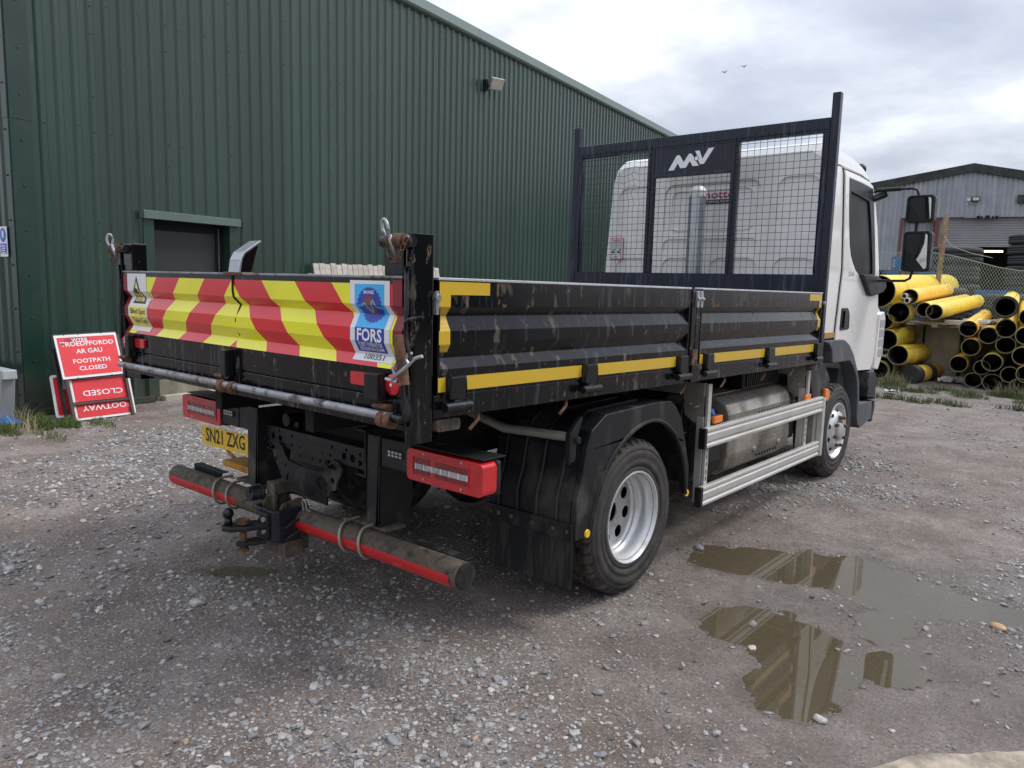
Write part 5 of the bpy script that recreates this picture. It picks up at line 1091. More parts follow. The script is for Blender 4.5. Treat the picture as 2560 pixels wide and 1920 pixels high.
# --- rear mudguards with flaps
def mudguard(sg):
    X = lambda x: sg*x
    OUT = [(-.552, .42), (-.552, .60), (-.512, .715), (-.488, .835), (-.450, .925), (-.335, .990), (.10, 1.000), (.285, .992), (.345, .955), (.405, .890), (.47, .75), (.530, .590), (.532, .418)]
    INN = [(.505, .440), (.470, .603), (.425, .70), (.35, .80), (.24, .878), (.11, .915), (-.03, .900), (-.15, .855), (-.262, .782), (-.335, .695), (-.382, .610), (-.42, .50), (-.435, .42)]
    for _ in range(2): INN = [INN[0]]+[q for a_, b_ in zip(INN, INN[1:]) for q in ((a_[0]*.75+b_[0]*.25, a_[1]*.75+b_[1]*.25), (a_[0]*.25+b_[0]*.75, a_[1]*.25+b_[1]*.75))]+[INN[-1]]
    mb = MB(); mb.prism(OUT+INN, 'x', *sorted((X(1.170), X(1.208)))); g_ = mb.build('mudguard', M['blackpl'], T, bevel=.018, seg=3)
    # rolled lip around the arch
    mb = MB(); mb.tube([(X(1.208), y_, z_) for y_, z_ in INN], .011, 8); mb.build('arch_lip', M['blackpl'], g_)
    # top cover, stepped, and back panel
    mb = MB(); P = [(-.552, .42), (-.552, .60), (-.512, .715), (-.488, .835), (-.450, .925), (-.335, .990), (.10, 1.000), (.285, .992), (.405, .890)]
    for (p_, q_) in zip(P, P[1:]): mb.beam((X(.92), *p_), (X(.92), *q_), .50, .012, (1, 0, 0)) if False else mb.add([(X(.67), *p_), (X(1.18), *p_), (X(1.18), *q_), (X(.67), *q_)], [(0, 1, 2, 3)], 0)
    P2 = [(y_*.985, z_-.012) for y_, z_ in P]
    for (p_, q_) in zip(P2, P2[1:]): mb.add([(X(.67), *p_), (X(1.18), *p_), (X(1.18), *q_), (X(.67), *q_)], [(0, 1, 2, 3)], 0)
    mb.build('mudguard_cover', M['blackpl'], g_)
    for xr in (.74, .86, .98, 1.10):
        mb = MB(); mb.tube([(X(xr), y_-.006, z_+.004) for y_, z_ in [(-.552, .50), (-.552, .60), (-.512, .715), (-.488, .835), (-.450, .925), (-.335, .992), (.10, 1.002)]], .009, 6); mb.build('pressed_rib', M['blackpl'], g_)
    mb = MB(); mb.box(*sorted((X(.668), X(1.20))), -.572, -.552, .42, .50); mb.build('flap_clamp', M['blackpl'], g_, bevel=.004)
    mb = MB(); mb.box(*sorted((X(.685), X(1.200))), -.562, -.554, .185, .425); mb.build('mud_flap', M['rubberflap'], g_, bevel=.002)
    for xb in (.70, .75, .834, .967, 1.093, 1.174): mb = MB(); mb.sphere((X(xb), -.574, .462), .012, 8, sc=(1, .5, 1)); mb.build('bolt', M['rust'], g_)
    for (y_, z_) in ((-.46, .437), (.515, .442)):
        mb = MB(); mb.lathe([(.0005, sg*.006), (.018, sg*.006), (.021, 0)], (X(1.209), y_, z_), 'x', 20); mb.build('yellow_reflector', M['platey'], g_)
    # support arm and tube
    mb = MB(); mb.tube([(X(.45), -.62, .985), (X(.80), -.60, .90), (X(1.165), -.56, .905)], .022, 12); mb.build('mudguard_stay', M['alud'], T)
    mb = MB(); mb.prism([(-.60, .925), (-.555, .965), (-.515, 1.0), (-.505, .99), (-.545, .90), (-.555, .80), (-.60, .785)], 'x', *sorted((X(1.165), X(1.195)))); mb.tube([(X(1.19), -.55, .895), (X(1.21), -.55, .895)], .018, 10); mb.build('stay_bracket', M['blackpl'], T, bevel=.006)
mudguard(1); mudguard(-1)
# --- chassis
for sg in (-1, 1):
    mb = MB(); xa, xb = sorted((sg*.425, sg*.433)); mb.box(xa, xb, -1.15, 4.2, .685, .905)
    for z_ in (.685, .897): mb.box(*sorted((sg*.36, sg*.433)), -1.15, 4.2, z_, z_+.008)
    mb.build('chassis_rail', M['chassis'], T, bevel=.003)
    # bumper hanger: rear flange and tapered web
    xf0, xf1 = (.512, .597) if sg > 0 else (-.50, -.402)
    mb = MB(); mb.prism([(-1.20, .50), (-1.20, .91), (-1.02, .91), (-1.0, .66), (-1.03, .42), (-1.10, .44)], 'x', xf1-.008, xf1); mb.box(xf0, xf1-.008, -1.2, -1.19, .50, .91); mb.box(xf0, xf1, -1.2, -1.05, .492, .500)
    mb.build('bumper_hanger', M['chassis'], T, bevel=.004)
    sub('hanger_web', M['rustdust'], (xf1-.012, xf1-.0085, -1.19, -1.04, .46, .88), bevel=0)
CM = [[(-.424, .718), (.424, .718), (.424, .818), (-.424, .818)]]
for x_, z_, r in ((-.392, .788, .008), (-.335, .766, .017), (-.27, .762, .017), (-.275, .80, .007), (-.16, .79, .008), (-.165, .742, .008), (-.09, .745, .006), (.10, .742, .006), (.165, .745, .009), (.18, .79, .008), (.29, .79, .009), (.272, .757, .018), (.338, .757, .019), (.396, .785, .009)): CM.append(circle(x_, z_, r, 12)[::-1])
mb = MB(); mb.prism(CM, 'y', -1.150, -1.142); mb.box(-.424, .424, -1.142, -1.06, .810, .818); cm_ = mb.build('rear_chassis_member', M['chassis'], T, bevel=.003)
sub('member_back', M['under'], (-.40, .40, -1.05, -1.04, .69, .90), bevel=0)
for x_ in (-.392, .392): mb = MB(); mb.tube([(x_, -1.150, .745), (x_, -1.166, .745)], .013, 6); mb.build('bolt', M['chassis'], cm_, bevel=.002)
# drilled towing plate bolted below it
HPt = [(-.36, .70), (-.355, .735), (-.30, .745), (-.262, .728), (-.235, .69), (-.20, .665), (-.05, .650), (.10, .655), (.135, .665), (.165, .70), (.20, .735), (.255, .725), (.28, .70), (.265, .66), (.232, .62), (.225, .585), (.185, .575), (.165, .545), (.125, .535), (.105, .56), (.085, .56), (.06, .545), (.035, .545), (.01, .515), (-.03, .505), (-.07, .525), (-.13, .54), (-.20, .60), (-.225, .585), (-.232, .555), (-.250, .548), (-.275, .57), (-.31, .62), (-.342, .655)]
HPt = [(x*.93+.02, z) for x, z in HPt]
hl = [HPt]+[circle(*c_, 12)[::-1] for c_ in ((.115, .602, .034), (-.283, .655, .012), (.205, .628, .015), (-.195, .637, .007), (.07, .625, .006), (.07, .60, .006), (.158, .60, .006), (.155, .57, .006), (.225, .69, .008))]
mb = MB(); mb.prism(hl, 'y', -1.168, -1.158); tpn = mb.build('towing_plate', M['chassis'], T, bevel=.001)
for x_, z_ in ((-.305, .715), (.205, .700)): mb = MB(); mb.tube([(x_, -1.168, z_), (x_, -1.185, z_)], .013, 6); mb.tube([(x_, -1.185, z_), (x_, -1.20, z_)], .007, 6); mb.build('bolt', M['steel_cl'], tpn, bevel=.001)
mb = MB(); mb.tube([(-.23, -1.14, .862), (-.23, -1.06, .862)], .034, 18); mb.tube([(-.23, -1.142, .862), (-.23, -1.139, .862)], .024, 18); mb.box(-.19, -.15, -1.12, -1.06, .83, .86); mb.build('reversing_alarm', M['blackpl'], T, bevel=.003)
for k_ in range(3):
    mb = MB(); mb.tube([(-.05+.05*k_, -1.0, .83), (-.04+.06*k_, -1.02, .90+.02*k_), (.05+.05*k_, -.98, .95), (.16, -.95, .92-.02*k_), (.25, -.9, .93)], .006, 6); mb.build('cable', M['blackpl'], T)
mb = MB(); mb.tube([(-.02, -1.20, .53), (-.10, -1.26, .525), (-.20, -1.31, .50), (-.30, -1.34, .46)], .006, 6); mb.build('trailer_cable', M['blackpl'], T)
mb = MB(); mb.tube([(-.08, -1.2, 1.06), (-.075, -1.2, 1.01), (-.06, -1.2, .985)], .012, 8); mb.build('drain_pipe', M['alud'], T)
# --- lamps and number plate
def lamp(sg):
    a_, b_ = sorted((sg*.787, sg*1.185)); bar = sub('lamp_bar', M['chassis'], (*sorted((sg*.60, sg*.80)), -1.195, -1.13, .775, .907), bevel=.006)
    cv_ = sub('lamp_cover', M['chassis'], (*sorted((sg*.66, sg*1.205)), -1.185, -1.05, .900, .905), (*sorted((sg*.76, sg*.80)), -1.17, -1.06, .76, .90), bevel=.002)
    hs_ = sub('lamp_housing', M['blackpl'], (*sorted((sg*.777, sg*1.226)), -1.125, -1.098, .753, .896), (*sorted((sg*.775, sg*.80)), -1.18, -1.09, .756, .893), bevel=.010)
    mb = MB(); mb.prism(rrect(*sorted((sg*.782, sg*1.222)), .757, .892, .022, 5), 'y', -1.205, -1.118); L_ = mb.build('tail_lamp', M['red'], T, bevel=.010, seg=3)
    mb = MB(); xa, xb = sorted((sg*.82, sg*1.150)); P_o = rrect(xa, xb, .782, .868, .006); P_i = rrect(xa+.004, xb-.004, .786, .864, .004)[::-1]
    mb.prism([P_o, P_i], 'y', -1.2085, -1.203); mb.build('lens_ridge', M['red'], L_)
    xs_ = (.826, .935) if sg > 0 else (.826, .935)
    mb = MB(); mb.box(*sorted((sg*.826, sg*.925)), -1.2065, -1.204, .790, .860); mb.box(*sorted((sg*.955, sg*1.145)), -1.2065, -1.204, .790, .860); mb.build('dark_segment', M['redd'], L_)
    mb = MB(); mb.box(*sorted((sg*.842, sg*1.142)), -1.2095, -1.2065, .812, .835); w_ = mb.build('reversing_lens', M['lens'], L_)
    for i in (0, 1, 2, 3, 4, 5, 6):
        x_ = sg*(.842+i*.30/6); mb = MB(); mb.box(x_-.0025, x_+.0025, -1.2105, -1.209, .811, .836); mb.build('lens_divider', M['whitep'], w_)
    for x_ in (.885, 1.105):
        for z_ in (.772, .880): mb = MB(); mb.sphere((sg*x_, -1.206, z_), .006, 8, sc=(1, .4, 1)); mb.build('lens_screw', M['grey'], L_)
    mb = MB(); mb.box(*sorted((sg*.645, sg*.752)), -1.203, -1.195, .829, .862); ld = mb.build('led_strip', M['blackpl'], T, bevel=.004)
    for i in range(4):
        for j in range(2): mb = MB(); mb.sphere((sg*(.663+i*.024), -1.203, .838+j*.015), .0075, 8, sc=(1.2, .5, .9)); mb.build('led', M['lens'], ld)
lamp(1)
lamp(-1)
sub('lamp_beam', M['chassis'], (-.62, -.50, -1.19, -1.13, .775, .907), (-.40, .51, -1.02, -.98, .70, .78), bevel=.006)
pl_ = thing  # number plate sits on its own bracket
mb = MB(); mb.prism(rrect(-.26, .26, -.055, .055, .008), 'y', -.003, .0); npl = mb.build('number_plate', M['platey'], T, bevel=0)
tm_ = text('SN21 ZXG', .094, frame((0, -.0042, .003), (1, 0, 0), (0, 0, 1)), M['black'], npl, width=.425, bold=.018)
for v in tm_.data.vertices: v.co.z *= 1.18
text('registration plate', .008, frame((0, -.0042, -.049), (1, 0, 0), (0, 0, 1)), M['black'], npl, width=.09) if False else None
mb = MB(); mb.sphere((-.235, -.004, .0), .005, 8); mb.build('plate_screw', M['grey'], npl)
npl.location = (-.752, -1.192, .684); npl.rotation_euler = (0, R(-1.6), 0)
# yellow access step below the number plate
mb = MB(); mb.tube([(-1.08, -1.02, .64), (-1.075, -1.02, .57), (-1.03, -1.02, .535), (-.96, -1.02, .515)], .012, 6); mb.box(-.96, -.56, -1.10, -.96, .512, .520); mb.box(-.96, -.56, -1.10, -1.095, .485, .515)
mb.build('access_step', M['stepy'], T, bevel=.002)
# --- underrun bar
PL, PR = Vector((-1.185, -1.262, .418)), Vector((1.165, -1.235, .436)); bd = (PR-PL).normalized(); RB = .057
mb = MB(); mb.tube([tuple(PL), tuple(PR)], RB, 32); ub = mb.build('underrun_bar', M['rustdust'], T, bevel=.003)
for p_ in (PR+bd*.001, PL-bd*.001): mb = MB(); mb.tube([tuple(p_-bd*.003), tuple(p_+bd*.003)], RB-.001, 32); mb.build('end_cap', M['blackpl'], ub, bevel=.002)
sdn = bd.cross(Vector((0, 0, 1))).normalized()*-1  # pointing forward
sdn = Vector((0, 1, 0))
def tape(x0, x1):
    p0 = PL+bd*((x0-PL.x)/bd.x); p1 = PL+bd*((x1-PL.x)/bd.x); n = 10; v = []
    for p in (p0, p1):
        for i in range(n+1):
            t = R(-56+66*i/n); v.append(tuple(p+Vector((0, -math.cos(t), math.sin(t)))*(RB+.0012)))
    mb = MB(); mb.add(v, [(i, i+1, n+2+i, n+1+i) for i in range(n)], 0, True); return mb.build('red_tape', M['redtape'], ub, auto=80)
tape(-1.18, -.46); tape(.03, 1.13)
for x_ in (-1.12, -.86, .20, .52, .83):
    p_ = PL+bd*((x_-PL.x)/bd.x); t = R(-20); o_ = p_+Vector((0, -math.cos(t), math.sin(t)))*(RB+.0035); upd = Vector((0, math.sin(t), math.cos(t)))
    m_k = frame(tuple(o_), tuple(bd), tuple(upd)); k2 = .062/280
    for P_ in ([(715, 540), (762, 464), (770, 457), (780, 457), (789, 464), (812, 500), (836, 464), (845, 455), (856, 455), (865, 464), (908, 526), (870, 526), (850, 496), (829, 530), (792, 532), (775, 503), (752, 540)], [(880, 443), (908, 443), (928, 490), (962, 435), (996, 435), (938, 519), (915, 519), (900, 494), (893, 466)]):
        flat([((u-855)*k2, -(v-487)*k2) for u, v in P_], m_k, M['redtape2'], 'maker_mark', ub)
for x_ in (-.665, -.53, .44, .575):
    p_ = PL+bd*((x_-PL.x)/bd.x); pts = []
    for i in range(15):
        t = R(100-250*i/14+80); pts.append(p_+Vector((.018*math.sin(t), -math.cos(R(-95+190*i/14))*(RB+.013), math.sin(R(-95+190*i/14))*(RB+.013))))
    pts = [pts[0]+Vector((0, .05, 0))]+pts+[pts[-1]+Vector((0, .06, .0))]
    mb = MB(); mb.tube([tuple(q_) for q_ in pts], .0065, 8); mb.build('u_bolt', M['alud'], T)
for x_ in (-1.0, .93):
    sub('angle_bracket', M['chassis'], (x_-.12, x_+.20, -1.196, -1.188, .40, .485), (x_-.12, x_+.20, -1.196, -1.150, .480, .486), bevel=.002)
for x_ in (-.51, .52): sub('clamp_plate', M['rustdust'], (x_-.12, x_+.12, -1.20, -1.08, .478, .494), bevel=.004)
# --- tow hitch
for (xa, xb) in ((-.078, -.068), (.068, .078)):
    mb = MB(); mb.prism([(-1.375, .300), (-1.375, .50), (-1.36, .525), (-1.28, .54), (-1.23, .53), (-1.21, .48), (-1.21, .36), (-1.27, .285)], 'x', xa, xb); mb.build('hitch_side_plate', M['rustdust'], T, bevel=.006)
mb = MB(); P_o = [(-.095, -1.27), (-.095, -1.39), (-.085, -1.408), (-.065, -1.415), (.065, -1.415), (.085, -1.408), (.095, -1.39), (.095, -1.27)]; P_i = [(.082, -1.27), (.082, -1.385), (.06, -1.40), (-.06, -1.40), (-.082, -1.385), (-.082, -1.27)]
mb.prism(P_o+P_i, 'z', .345, .500); mb.build('hitch_block', M['navy'], T, bevel=.005)
sub('hitch_base', M['rustdust'], (-.07, .085, -1.38, -1.22, .275, .345), (.03, .10, -1.37, -1.26, .262, .34), bevel=.006)
mb = MB(); mb.box(-.035, .06, -1.434, -1.415, .365, .487); jp = mb.build('jaw_plate', M['chassis'], T, bevel=.005)
for z_ in (.458, .40):
    for x_ in (-.012, .04): mb = MB(); mb.tube([(x_, -1.434, z_), (x_, -1.447, z_)], .013, 6); mb.build('bolt', M['alud'], jp, bevel=.001)
mb = MB(); mb.prism([(-.04, -1.43), (.055, -1.43), (.035, -1.52), (-.01, -1.585), (-.05, -1.60), (-.085, -1.585), (-.09, -1.55)], 'z', .415, .44); mb.prism([(-.03, -1.43), (.05, -1.43), (.02, -1.53), (-.02, -1.55), (-.045, -1.52)], 'z', .340, .360); mb.build('hitch_jaw', M['chassis'], T, bevel=.006)
mb = MB(); mb.tube([(-.012, -1.515, .312), (-.012, -1.515, .455)], .016, 12); mb.tube([(-.012, -1.515, .445), (-.012, -1.515, .466)], .03, 12); mb.tube([(-.012, -1.515, .312), (-.012, -1.515, .326)], .026, 12); mb.build('hitch_pin', M['rust'], T, bevel=.002)
mb = MB(); mb.sphere((-.055, -1.565, .495), .026, 18); mb.tube([(-.055, -1.565, .44), (-.055, -1.565, .475)], [.02, .015], 12); mb.build('tow_ball', M['steel_cl'], T, weld=False)
mb = MB(); mb.tube([(-.155, -1.40, .535), (-.155, -1.345, .535)], [.036, .038], 20); mb.tube([(-.155, -1.345, .535), (-.155, -1.33, .535)], .041, 20); mb.box(-.175, -.135, -1.409, -1.40, .545, .567); mb.build('trailer_socket', M['navy'], T, bevel=.003)
mb = MB(); mb.prism([(-.11, .45), (-.045, .44), (-.035, .595), (-.105, .60), (-.115, .57)], 'y', -1.33, -1.31); mb.box(-.115, -.035, -1.31, -1.24, .54, .595); mb.build('socket_bracket', M['rustdust'], T, bevel=.004)
mb = MB(); mb.tube([(.13, -1.28, .49), (.128, -1.285, .525), (.136, -1.285, .545), (.15, -1.285, .545), (.158, -1.285, .53), (.156, -1.28, .50), (.17, -1.27, .49)], .005, 6); mb.build('spring_clip', M['alud'], T)
for z_ in (.43, .37):
    mb = MB(); mb.tube([(.098, -1.36, z_), (.118, -1.375, z_-.012), (.125, -1.34, z_+.01), (.122, -1.30, z_+.018), (.10, -1.30, z_+.01)], .005, 6, closed=True); mb.build('pin_ring', M['chassis'], T, weld=False)
# --- side guards
def guard(sg):
    X = lambda x: sg*x
    def rail(ya, yb, z0, z1, nm):
        h = z1-z0; P = [(1.155, z0), (1.190, z0+.002), (1.190, z0+.14*h), (1.180, z0+.22*h), (1.180, z0+.30*h), (1.190, z0+.36*h), (1.190, z0+.66*h), (1.180, z0+.72*h), (1.180, z0+.80*h), (1.190, z0+.86*h), (1.188, z1-.003), (1.183, z1), (1.155, z1)]
        mb = MB(); mb.prism([(X(x_), z_) for x_, z_ in P], 'y', ya, yb); r_ = mb.build(nm, M['alu'], T, bevel=.0015)
        mb = MB(); mb.box(*sorted((X(1.150), X(1.192))), ya-.032, ya, z0-.002, z1+.001); mb.build('rail_end_cap', M['blackpl'], r_, bevel=.003)
    rail(.775, 2.775, .655, .775, 'guard_rail'); rail(.765, 2.76, .305, .42, 'guard_rail')
    po = sub('guard_end_post', M['alu'], (*sorted((X(1.15), X(1.192))), 2.777, 2.83, .295, .76), bevel=.003)
    sub('guard_end_web', M['alud'], (*sorted((X(1.06), X(1.15))), 2.70, 2.777, .40, .745), bevel=.002)
    for y_, zt in ((.86, 1.03), (2.53, 1.06)):
        mb = MB(); mb.box(*sorted((X(1.135), X(1.153))), y_-.02, y_+.022, .30, zt); mb.box(*sorted((X(1.09), X(1.135))), y_-.035, y_-.028, .30, zt-.2); p_ = mb.build('guard_upright', M['alu'], T, bevel=.002)
        for i in range(5): mb = MB(); mb.box(*sorted((X(1.150), X(1.1545))), y_-.003, y_+.004, .44+i*.045, .462+i*.045); mb.build('slot', M['dark'], p_)
        sub('guard_arm', M['alud'], (*sorted((X(.72), X(1.13))), y_-.03, y_+.0, .955, 1.035), bevel=.004)
        mb = MB(); mb.prism([(X(1.125), 1.0), (X(1.125), .78), (X(1.06), .79), (X(1.0), .83), (X(.98), 1.0)], 'y', y_-.02, y_-.012); mb.tube([(X(1.04), y_-.045, .90), (X(1.04), y_+.02, .90)], .009, 8); mb.tube([(X(1.09), y_-.07, .89), (X(1.09), y_+.02, .89)], .009, 8); mb.build('guard_bracket', M['alud'], T, bevel=.002)
    for (ya, yb, z0, z1) in ((.91, 1.02, .785, .828), (2.44, 2.555, .775, .815)): sub('side_marker_lamp', M['amber'], (*sorted((X(1.148), X(1.168))), ya, yb, z0, z1), bevel=.004, label='orange side marker lamp')
guard(1); guard(-1)
# exhaust silencer box and tanks behind the guard
mb = MB(); mb.prism([(.55, .42), (.55, .80), (.60, .865), (.86, .885), (.96, .875), (1.03, .835), (1.055, .77), (1.06, .50), (1.04, .40), (.98, .355), (.62, .355)], 'y', 1.36, 2.44); ex = mb.build('exhaust_box', M['exh'], T, bevel=.035, seg=4)
for i in range(8): sub('cooling_slot', M['dark'], (1.0545, 1.0575, 1.83+i*.052, 1.855+i*.052, .725, .745), parent=ex, bevel=0); sub('cooling_slot', M['dark'], (1.058, 1.061, 1.83+i*.049, 1.853+i*.049, .423, .440), parent=ex, bevel=0)
for i in range(3): sub('louvre', M['exh'], (1.058, 1.066, 1.85, 2.24, .53+i*.035, .540+i*.035), parent=ex, bevel=.003)
sub('heat_shield', M['alud'], (.60, .93, 1.30, 2.2, .886, .893), parent=ex, bevel=.002)
for y_, z_ in ((1.795, .482), (2.243, .472)): mb = MB(); mb.lathe([(.0005, .012), (.014, .010), (.024, .004), (.026, 0)], (1.058, y_, z_), 'x', 16); mb.build('shield_bolt', M['galv'], ex)
mb = MB(); mb.prism([(.55, .36), (.55, .80), (.96, .82), (1.03, .78), (1.04, .45), (.98, .37)], 'y', .93, 1.33); bt = mb.build('adblue_tank', M['blackpl'], T, bevel=.04, seg=3)
bt.name = 'plastic_tank'
mb = MB(); mb.tube([(1.0, 1.16, .80), (1.035, 1.16, .815)], .024, 14); mb.build('blue_cap', pm('blue_cap', (.05, .16, .5), .4), T, bevel=.003)
mb = MB(); mb.tube([(1.02, .78, .93), (1.04, .72, .86), (1.04, .72, .78), (1.02, .78, .72), (1.0, .86, .71)], .008, 6); mb.build('hose', M['blackpl'], T)
mb = MB(); mb.box(.55, .98, 1.72, 2.36, .90, 1.06); fb_ = mb.build('air_filter_box', M['blackpl'], T, bevel=.012)
for i in range(16): sub('filter_rib', M['blackpl'], (.975, .990, 1.76+i*.036, 1.772+i*.036, .915, 1.04), parent=fb_, bevel=0)
mb = MB(); mb.tube([(.92, 2.58, .45), (.92, 2.58, .85)], .11, 20); mb.build('air_tank', M['blackpl'], T, bevel=.01)
for z_ in (.50, .58, .66, .74): mb = MB(); mb.tube([(.92+.115*math.cos(t), 2.58+.115*math.sin(t), z_) for t in [2*math.pi*i/16 for i in range(16)]], .004, 5, closed=True); mb.build('tank_band', M['navy'], T, weld=False)
rngc = random.Random(3)
for i in range(9):
    y0_ = 1.35+rngc.random()*.5; mb = MB(); mb.tube([(.95-.05*i*.5, y0_, 1.07), (.96, y0_+.15, 1.04+.02*rngc.random()), (.95, y0_+.32, 1.06+.015*rngc.random()), (.9, y0_+.5, 1.03)], .008, 6); mb.build('hose', M['blackpl'] if i % 3 else M['grey'], T)
sub('fuel_tank', M['alud'], (-1.05, -.55, 1.0, 2.3, .38, .88), bevel=.05)
sub('gearbox', M['under'], (-.33, .33, 1.2, 3.2, .42, .85), bevel=.05)
sub('battery_box', M['under'], (-.5, .5, -.75, .75, .80, .94), bevel=.02)
mb = MB(); mb.tube([(.62, -.35, .36), (.62, .15, .36)], .11, 18); mb.build('air_tank', M['under'], T, bevel=.01)
mb = MB(); mb.tube([(0, .1, .45), (0, 3.0, .60)], .05, 10); mb.build('prop_shaft', M['under'], T)
for sg in (-1, 1):
    mb = MB(); mb.prism([(-.62, .62), (.0, .50), (.62, .62), (.62, .66), (0, .56), (-.62, .66)], 'x', *sorted((sg*.40, sg*.48))); mb.build('leaf_spring', M['under'], T)
    mb = MB(); mb.prism([(2.8, .60), (3.4, .47), (4.0, .60), (4.0, .64), (3.4, .52), (2.8, .64)], 'x', *sorted((sg*.40, sg*.48))); mb.build('leaf_spring', M['under'], T)
sub('engine', M['under'], (-.4, .4, 2.6, 4.1, .5, 1.15), bevel=.05)
sub('cab_floor', M['under'], (-1.0, 1.0, 3.0, 4.4, 1.21, 1.3), bevel=0)
# ------------------------------------------------------------------ road signs leaning on the building
SB = Vector((-.1, .995, 0)); SH = Vector((.995, .1, 0)); SP = Vector((-5.61, -.275, 0))
def sign_frame(tilt, off=0, du=0, roll=0):
    t = R(tilt); upv = Vector((-SH.x*math.sin(t), -SH.y*math.sin(t), math.cos(t))); x_ = SB*math.cos(R(roll))+upv*math.sin(R(roll)); u2 = upv*math.cos(R(roll))-SB*math.sin(R(roll)); n_ = x_.cross(u2)
    o = SP+SB*du-SH*off; return frame(tuple(o), tuple(x_), tuple(u2)), n_
def panel(name, F, loops, d0, d1, m, parent, bevel=.001):
    mb = MB(); mb.prism(loops, 'z', d0, d1); o = mb.build(name, m, None, bevel=bevel); o.data.transform(F); o.parent = parent; return o
def bxp(F, x0, x1, y0, y1, z0, z1, name, m, parent, bevel=.002):
    mb = MB(); mb.box(x0, x1, y0, y1, z0, z1); o = mb.build(name, m, None, bevel=bevel); o.data.transform(F); o.parent = parent; return o
F1, _ = sign_frame(18)
s1 = thing('folding_road_sign', 'red English and Welsh footpath closed sign on brown frame, top of the stack', 'road sign')
for a0, a1 in ((-.02, .012), (.622, .655)): bxp(F1, a0, a1, 0, .95, -.03, 0, 'frame_leg', M['signframe'], s1)
bxp(F1, .012, .622, .178, .202, -.028, -.004, 'frame_bar', M['signframe'], s1); bxp(F1, .012, .622, .90, .92, -.028, -.004, 'frame_bar', M['signframe'], s1)
Fp, _ = sign_frame(18, -.004, -.03, 1.2)
panel('sign_back', Fp, rrect(-.014, .675, .462, .972, .012), -.004, .002, M['signblk'], s1)
panel('white_border', Fp, rrect(-.006, .667, .470, .958, .008), .002, .006, M['whitep'], s1)
panel('sign_face', Fp, rrect(.018, .645, .496, .930, .010), .006, .0075, M['sredp'], s1)
def st(body, size, x, y, w, m=None, z=.0085, rot=0, parent=s1, F=Fp, bold=.02):
    return text(body, size, F @ Matrix.Translation((x, y, z)) @ Matrix.Rotation(R(rot), 4, 'Z'), m or M['whitep'], parent, width=w, bold=bold)
st('TROEDFFORDD', .070, .330, .850, .575); st('AR GAU', .070, .335, .765, .285); st('FOOTPATH', .066, .338, .655, .40); st('CLOSED', .066, .335, .572, .30)
flat([[(.09, .878), (.36, .893), (.36, .915), (.10, .915)]], Fp @ Matrix.Translation((0, 0, .0078)), pm('peeled_patch', (.33, .04, .06), .6), 'peeled_patch', s1)
st('WYRR', .055, .255, .893, .175, z=.0092)
for k_ in range(6):
    x_, y_ = ((.10, .955), (.25, .956), (.5, .958), (.04, .70), (.15, .476), (.52, .478))[k_]; panel('rivet', Fp, circle(x_, y_, .005, 8), .006, .009, M['black'], s1, bevel=0)
# second sign upside down behind the bars, in two plates
s2 = thing('upside_down_road_sign', 'scratched red footway closed sign standing upside down behind the front sign', 'road sign')
F2, _ = sign_frame(18, .035, .0, .0)
panel('white_border', F2, rrect(.03, .655, .205, .462, .006), -.006, 0, M['whitep'], s2); panel('sign_face', F2, rrect(.055, .625, .207, .455, .006), 0, .002, M['sredw'], s2)
panel('white_border', F2, rrect(.02, .66, .0, .175, .02), -.006, 0, M['whitep'], s2); panel('sign_face', F2, rrect(.048, .64, .024, .174, .012), 0, .002, M['sredw'], s2)
text('CLOSED', .085, F2 @ Matrix.Translation((.365, .295, .003)) @ Matrix.Rotation(math.pi, 4, 'Z'), M['whitep'], s2, width=.44, bold=.01)
text('FOOTWAY', .085, F2 @ Matrix.Translation((.38, .128, .003)) @ Matrix.Rotation(math.pi, 4, 'Z'), M['whitep'], s2, width=.53, bold=.01)
# third and fourth: edges showing at the sides
s3 = thing('stacked_road_sign', 'red sign with white rounded border showing only as a strip left of the stack', 'road sign'); F3, _ = sign_frame(14, .17, -.115, 0)
panel('white_border', F3, rrect(0, .72, .03, .50, .03), -.006, 0, M['whitep'], s3); panel('sign_face', F3, rrect(.028, .69, .055, .475, .02), 0, .002, M['sredw'], s3)
s4 = thing('old_sign', 'dark steel sign frame wedged behind the front red sign', 'road sign'); F4, _ = sign_frame(17, .10, -.05, 0)
for a0, a1 in ((-.0, .03), (.66, .69)): bxp(F4, a0, a1, 0, .80, -.03, 0, 'frame_leg', M['signblk'], s4)
bxp(F4, 0, .69, .76, .80, -.03, 0, 'frame_bar', M['signblk'], s4); bxp(F4, .03, .66, .35, .75, -.02, -.015, 'back_plate', M['grey'], s4)
s5 = thing('stacked_road_sign', 'sign plate whose white right border shows right of the stack', 'road sign'); F5, _ = sign_frame(18, .055, .03, -1.0)
panel('white_border', F5, rrect(.0, .668, .015, .50, .02), -.006, 0, M['whitep'], s5); panel('sign_face', F5, rrect(.03, .643, .04, .47, .015), 0, .002, M['sredp'], s5)
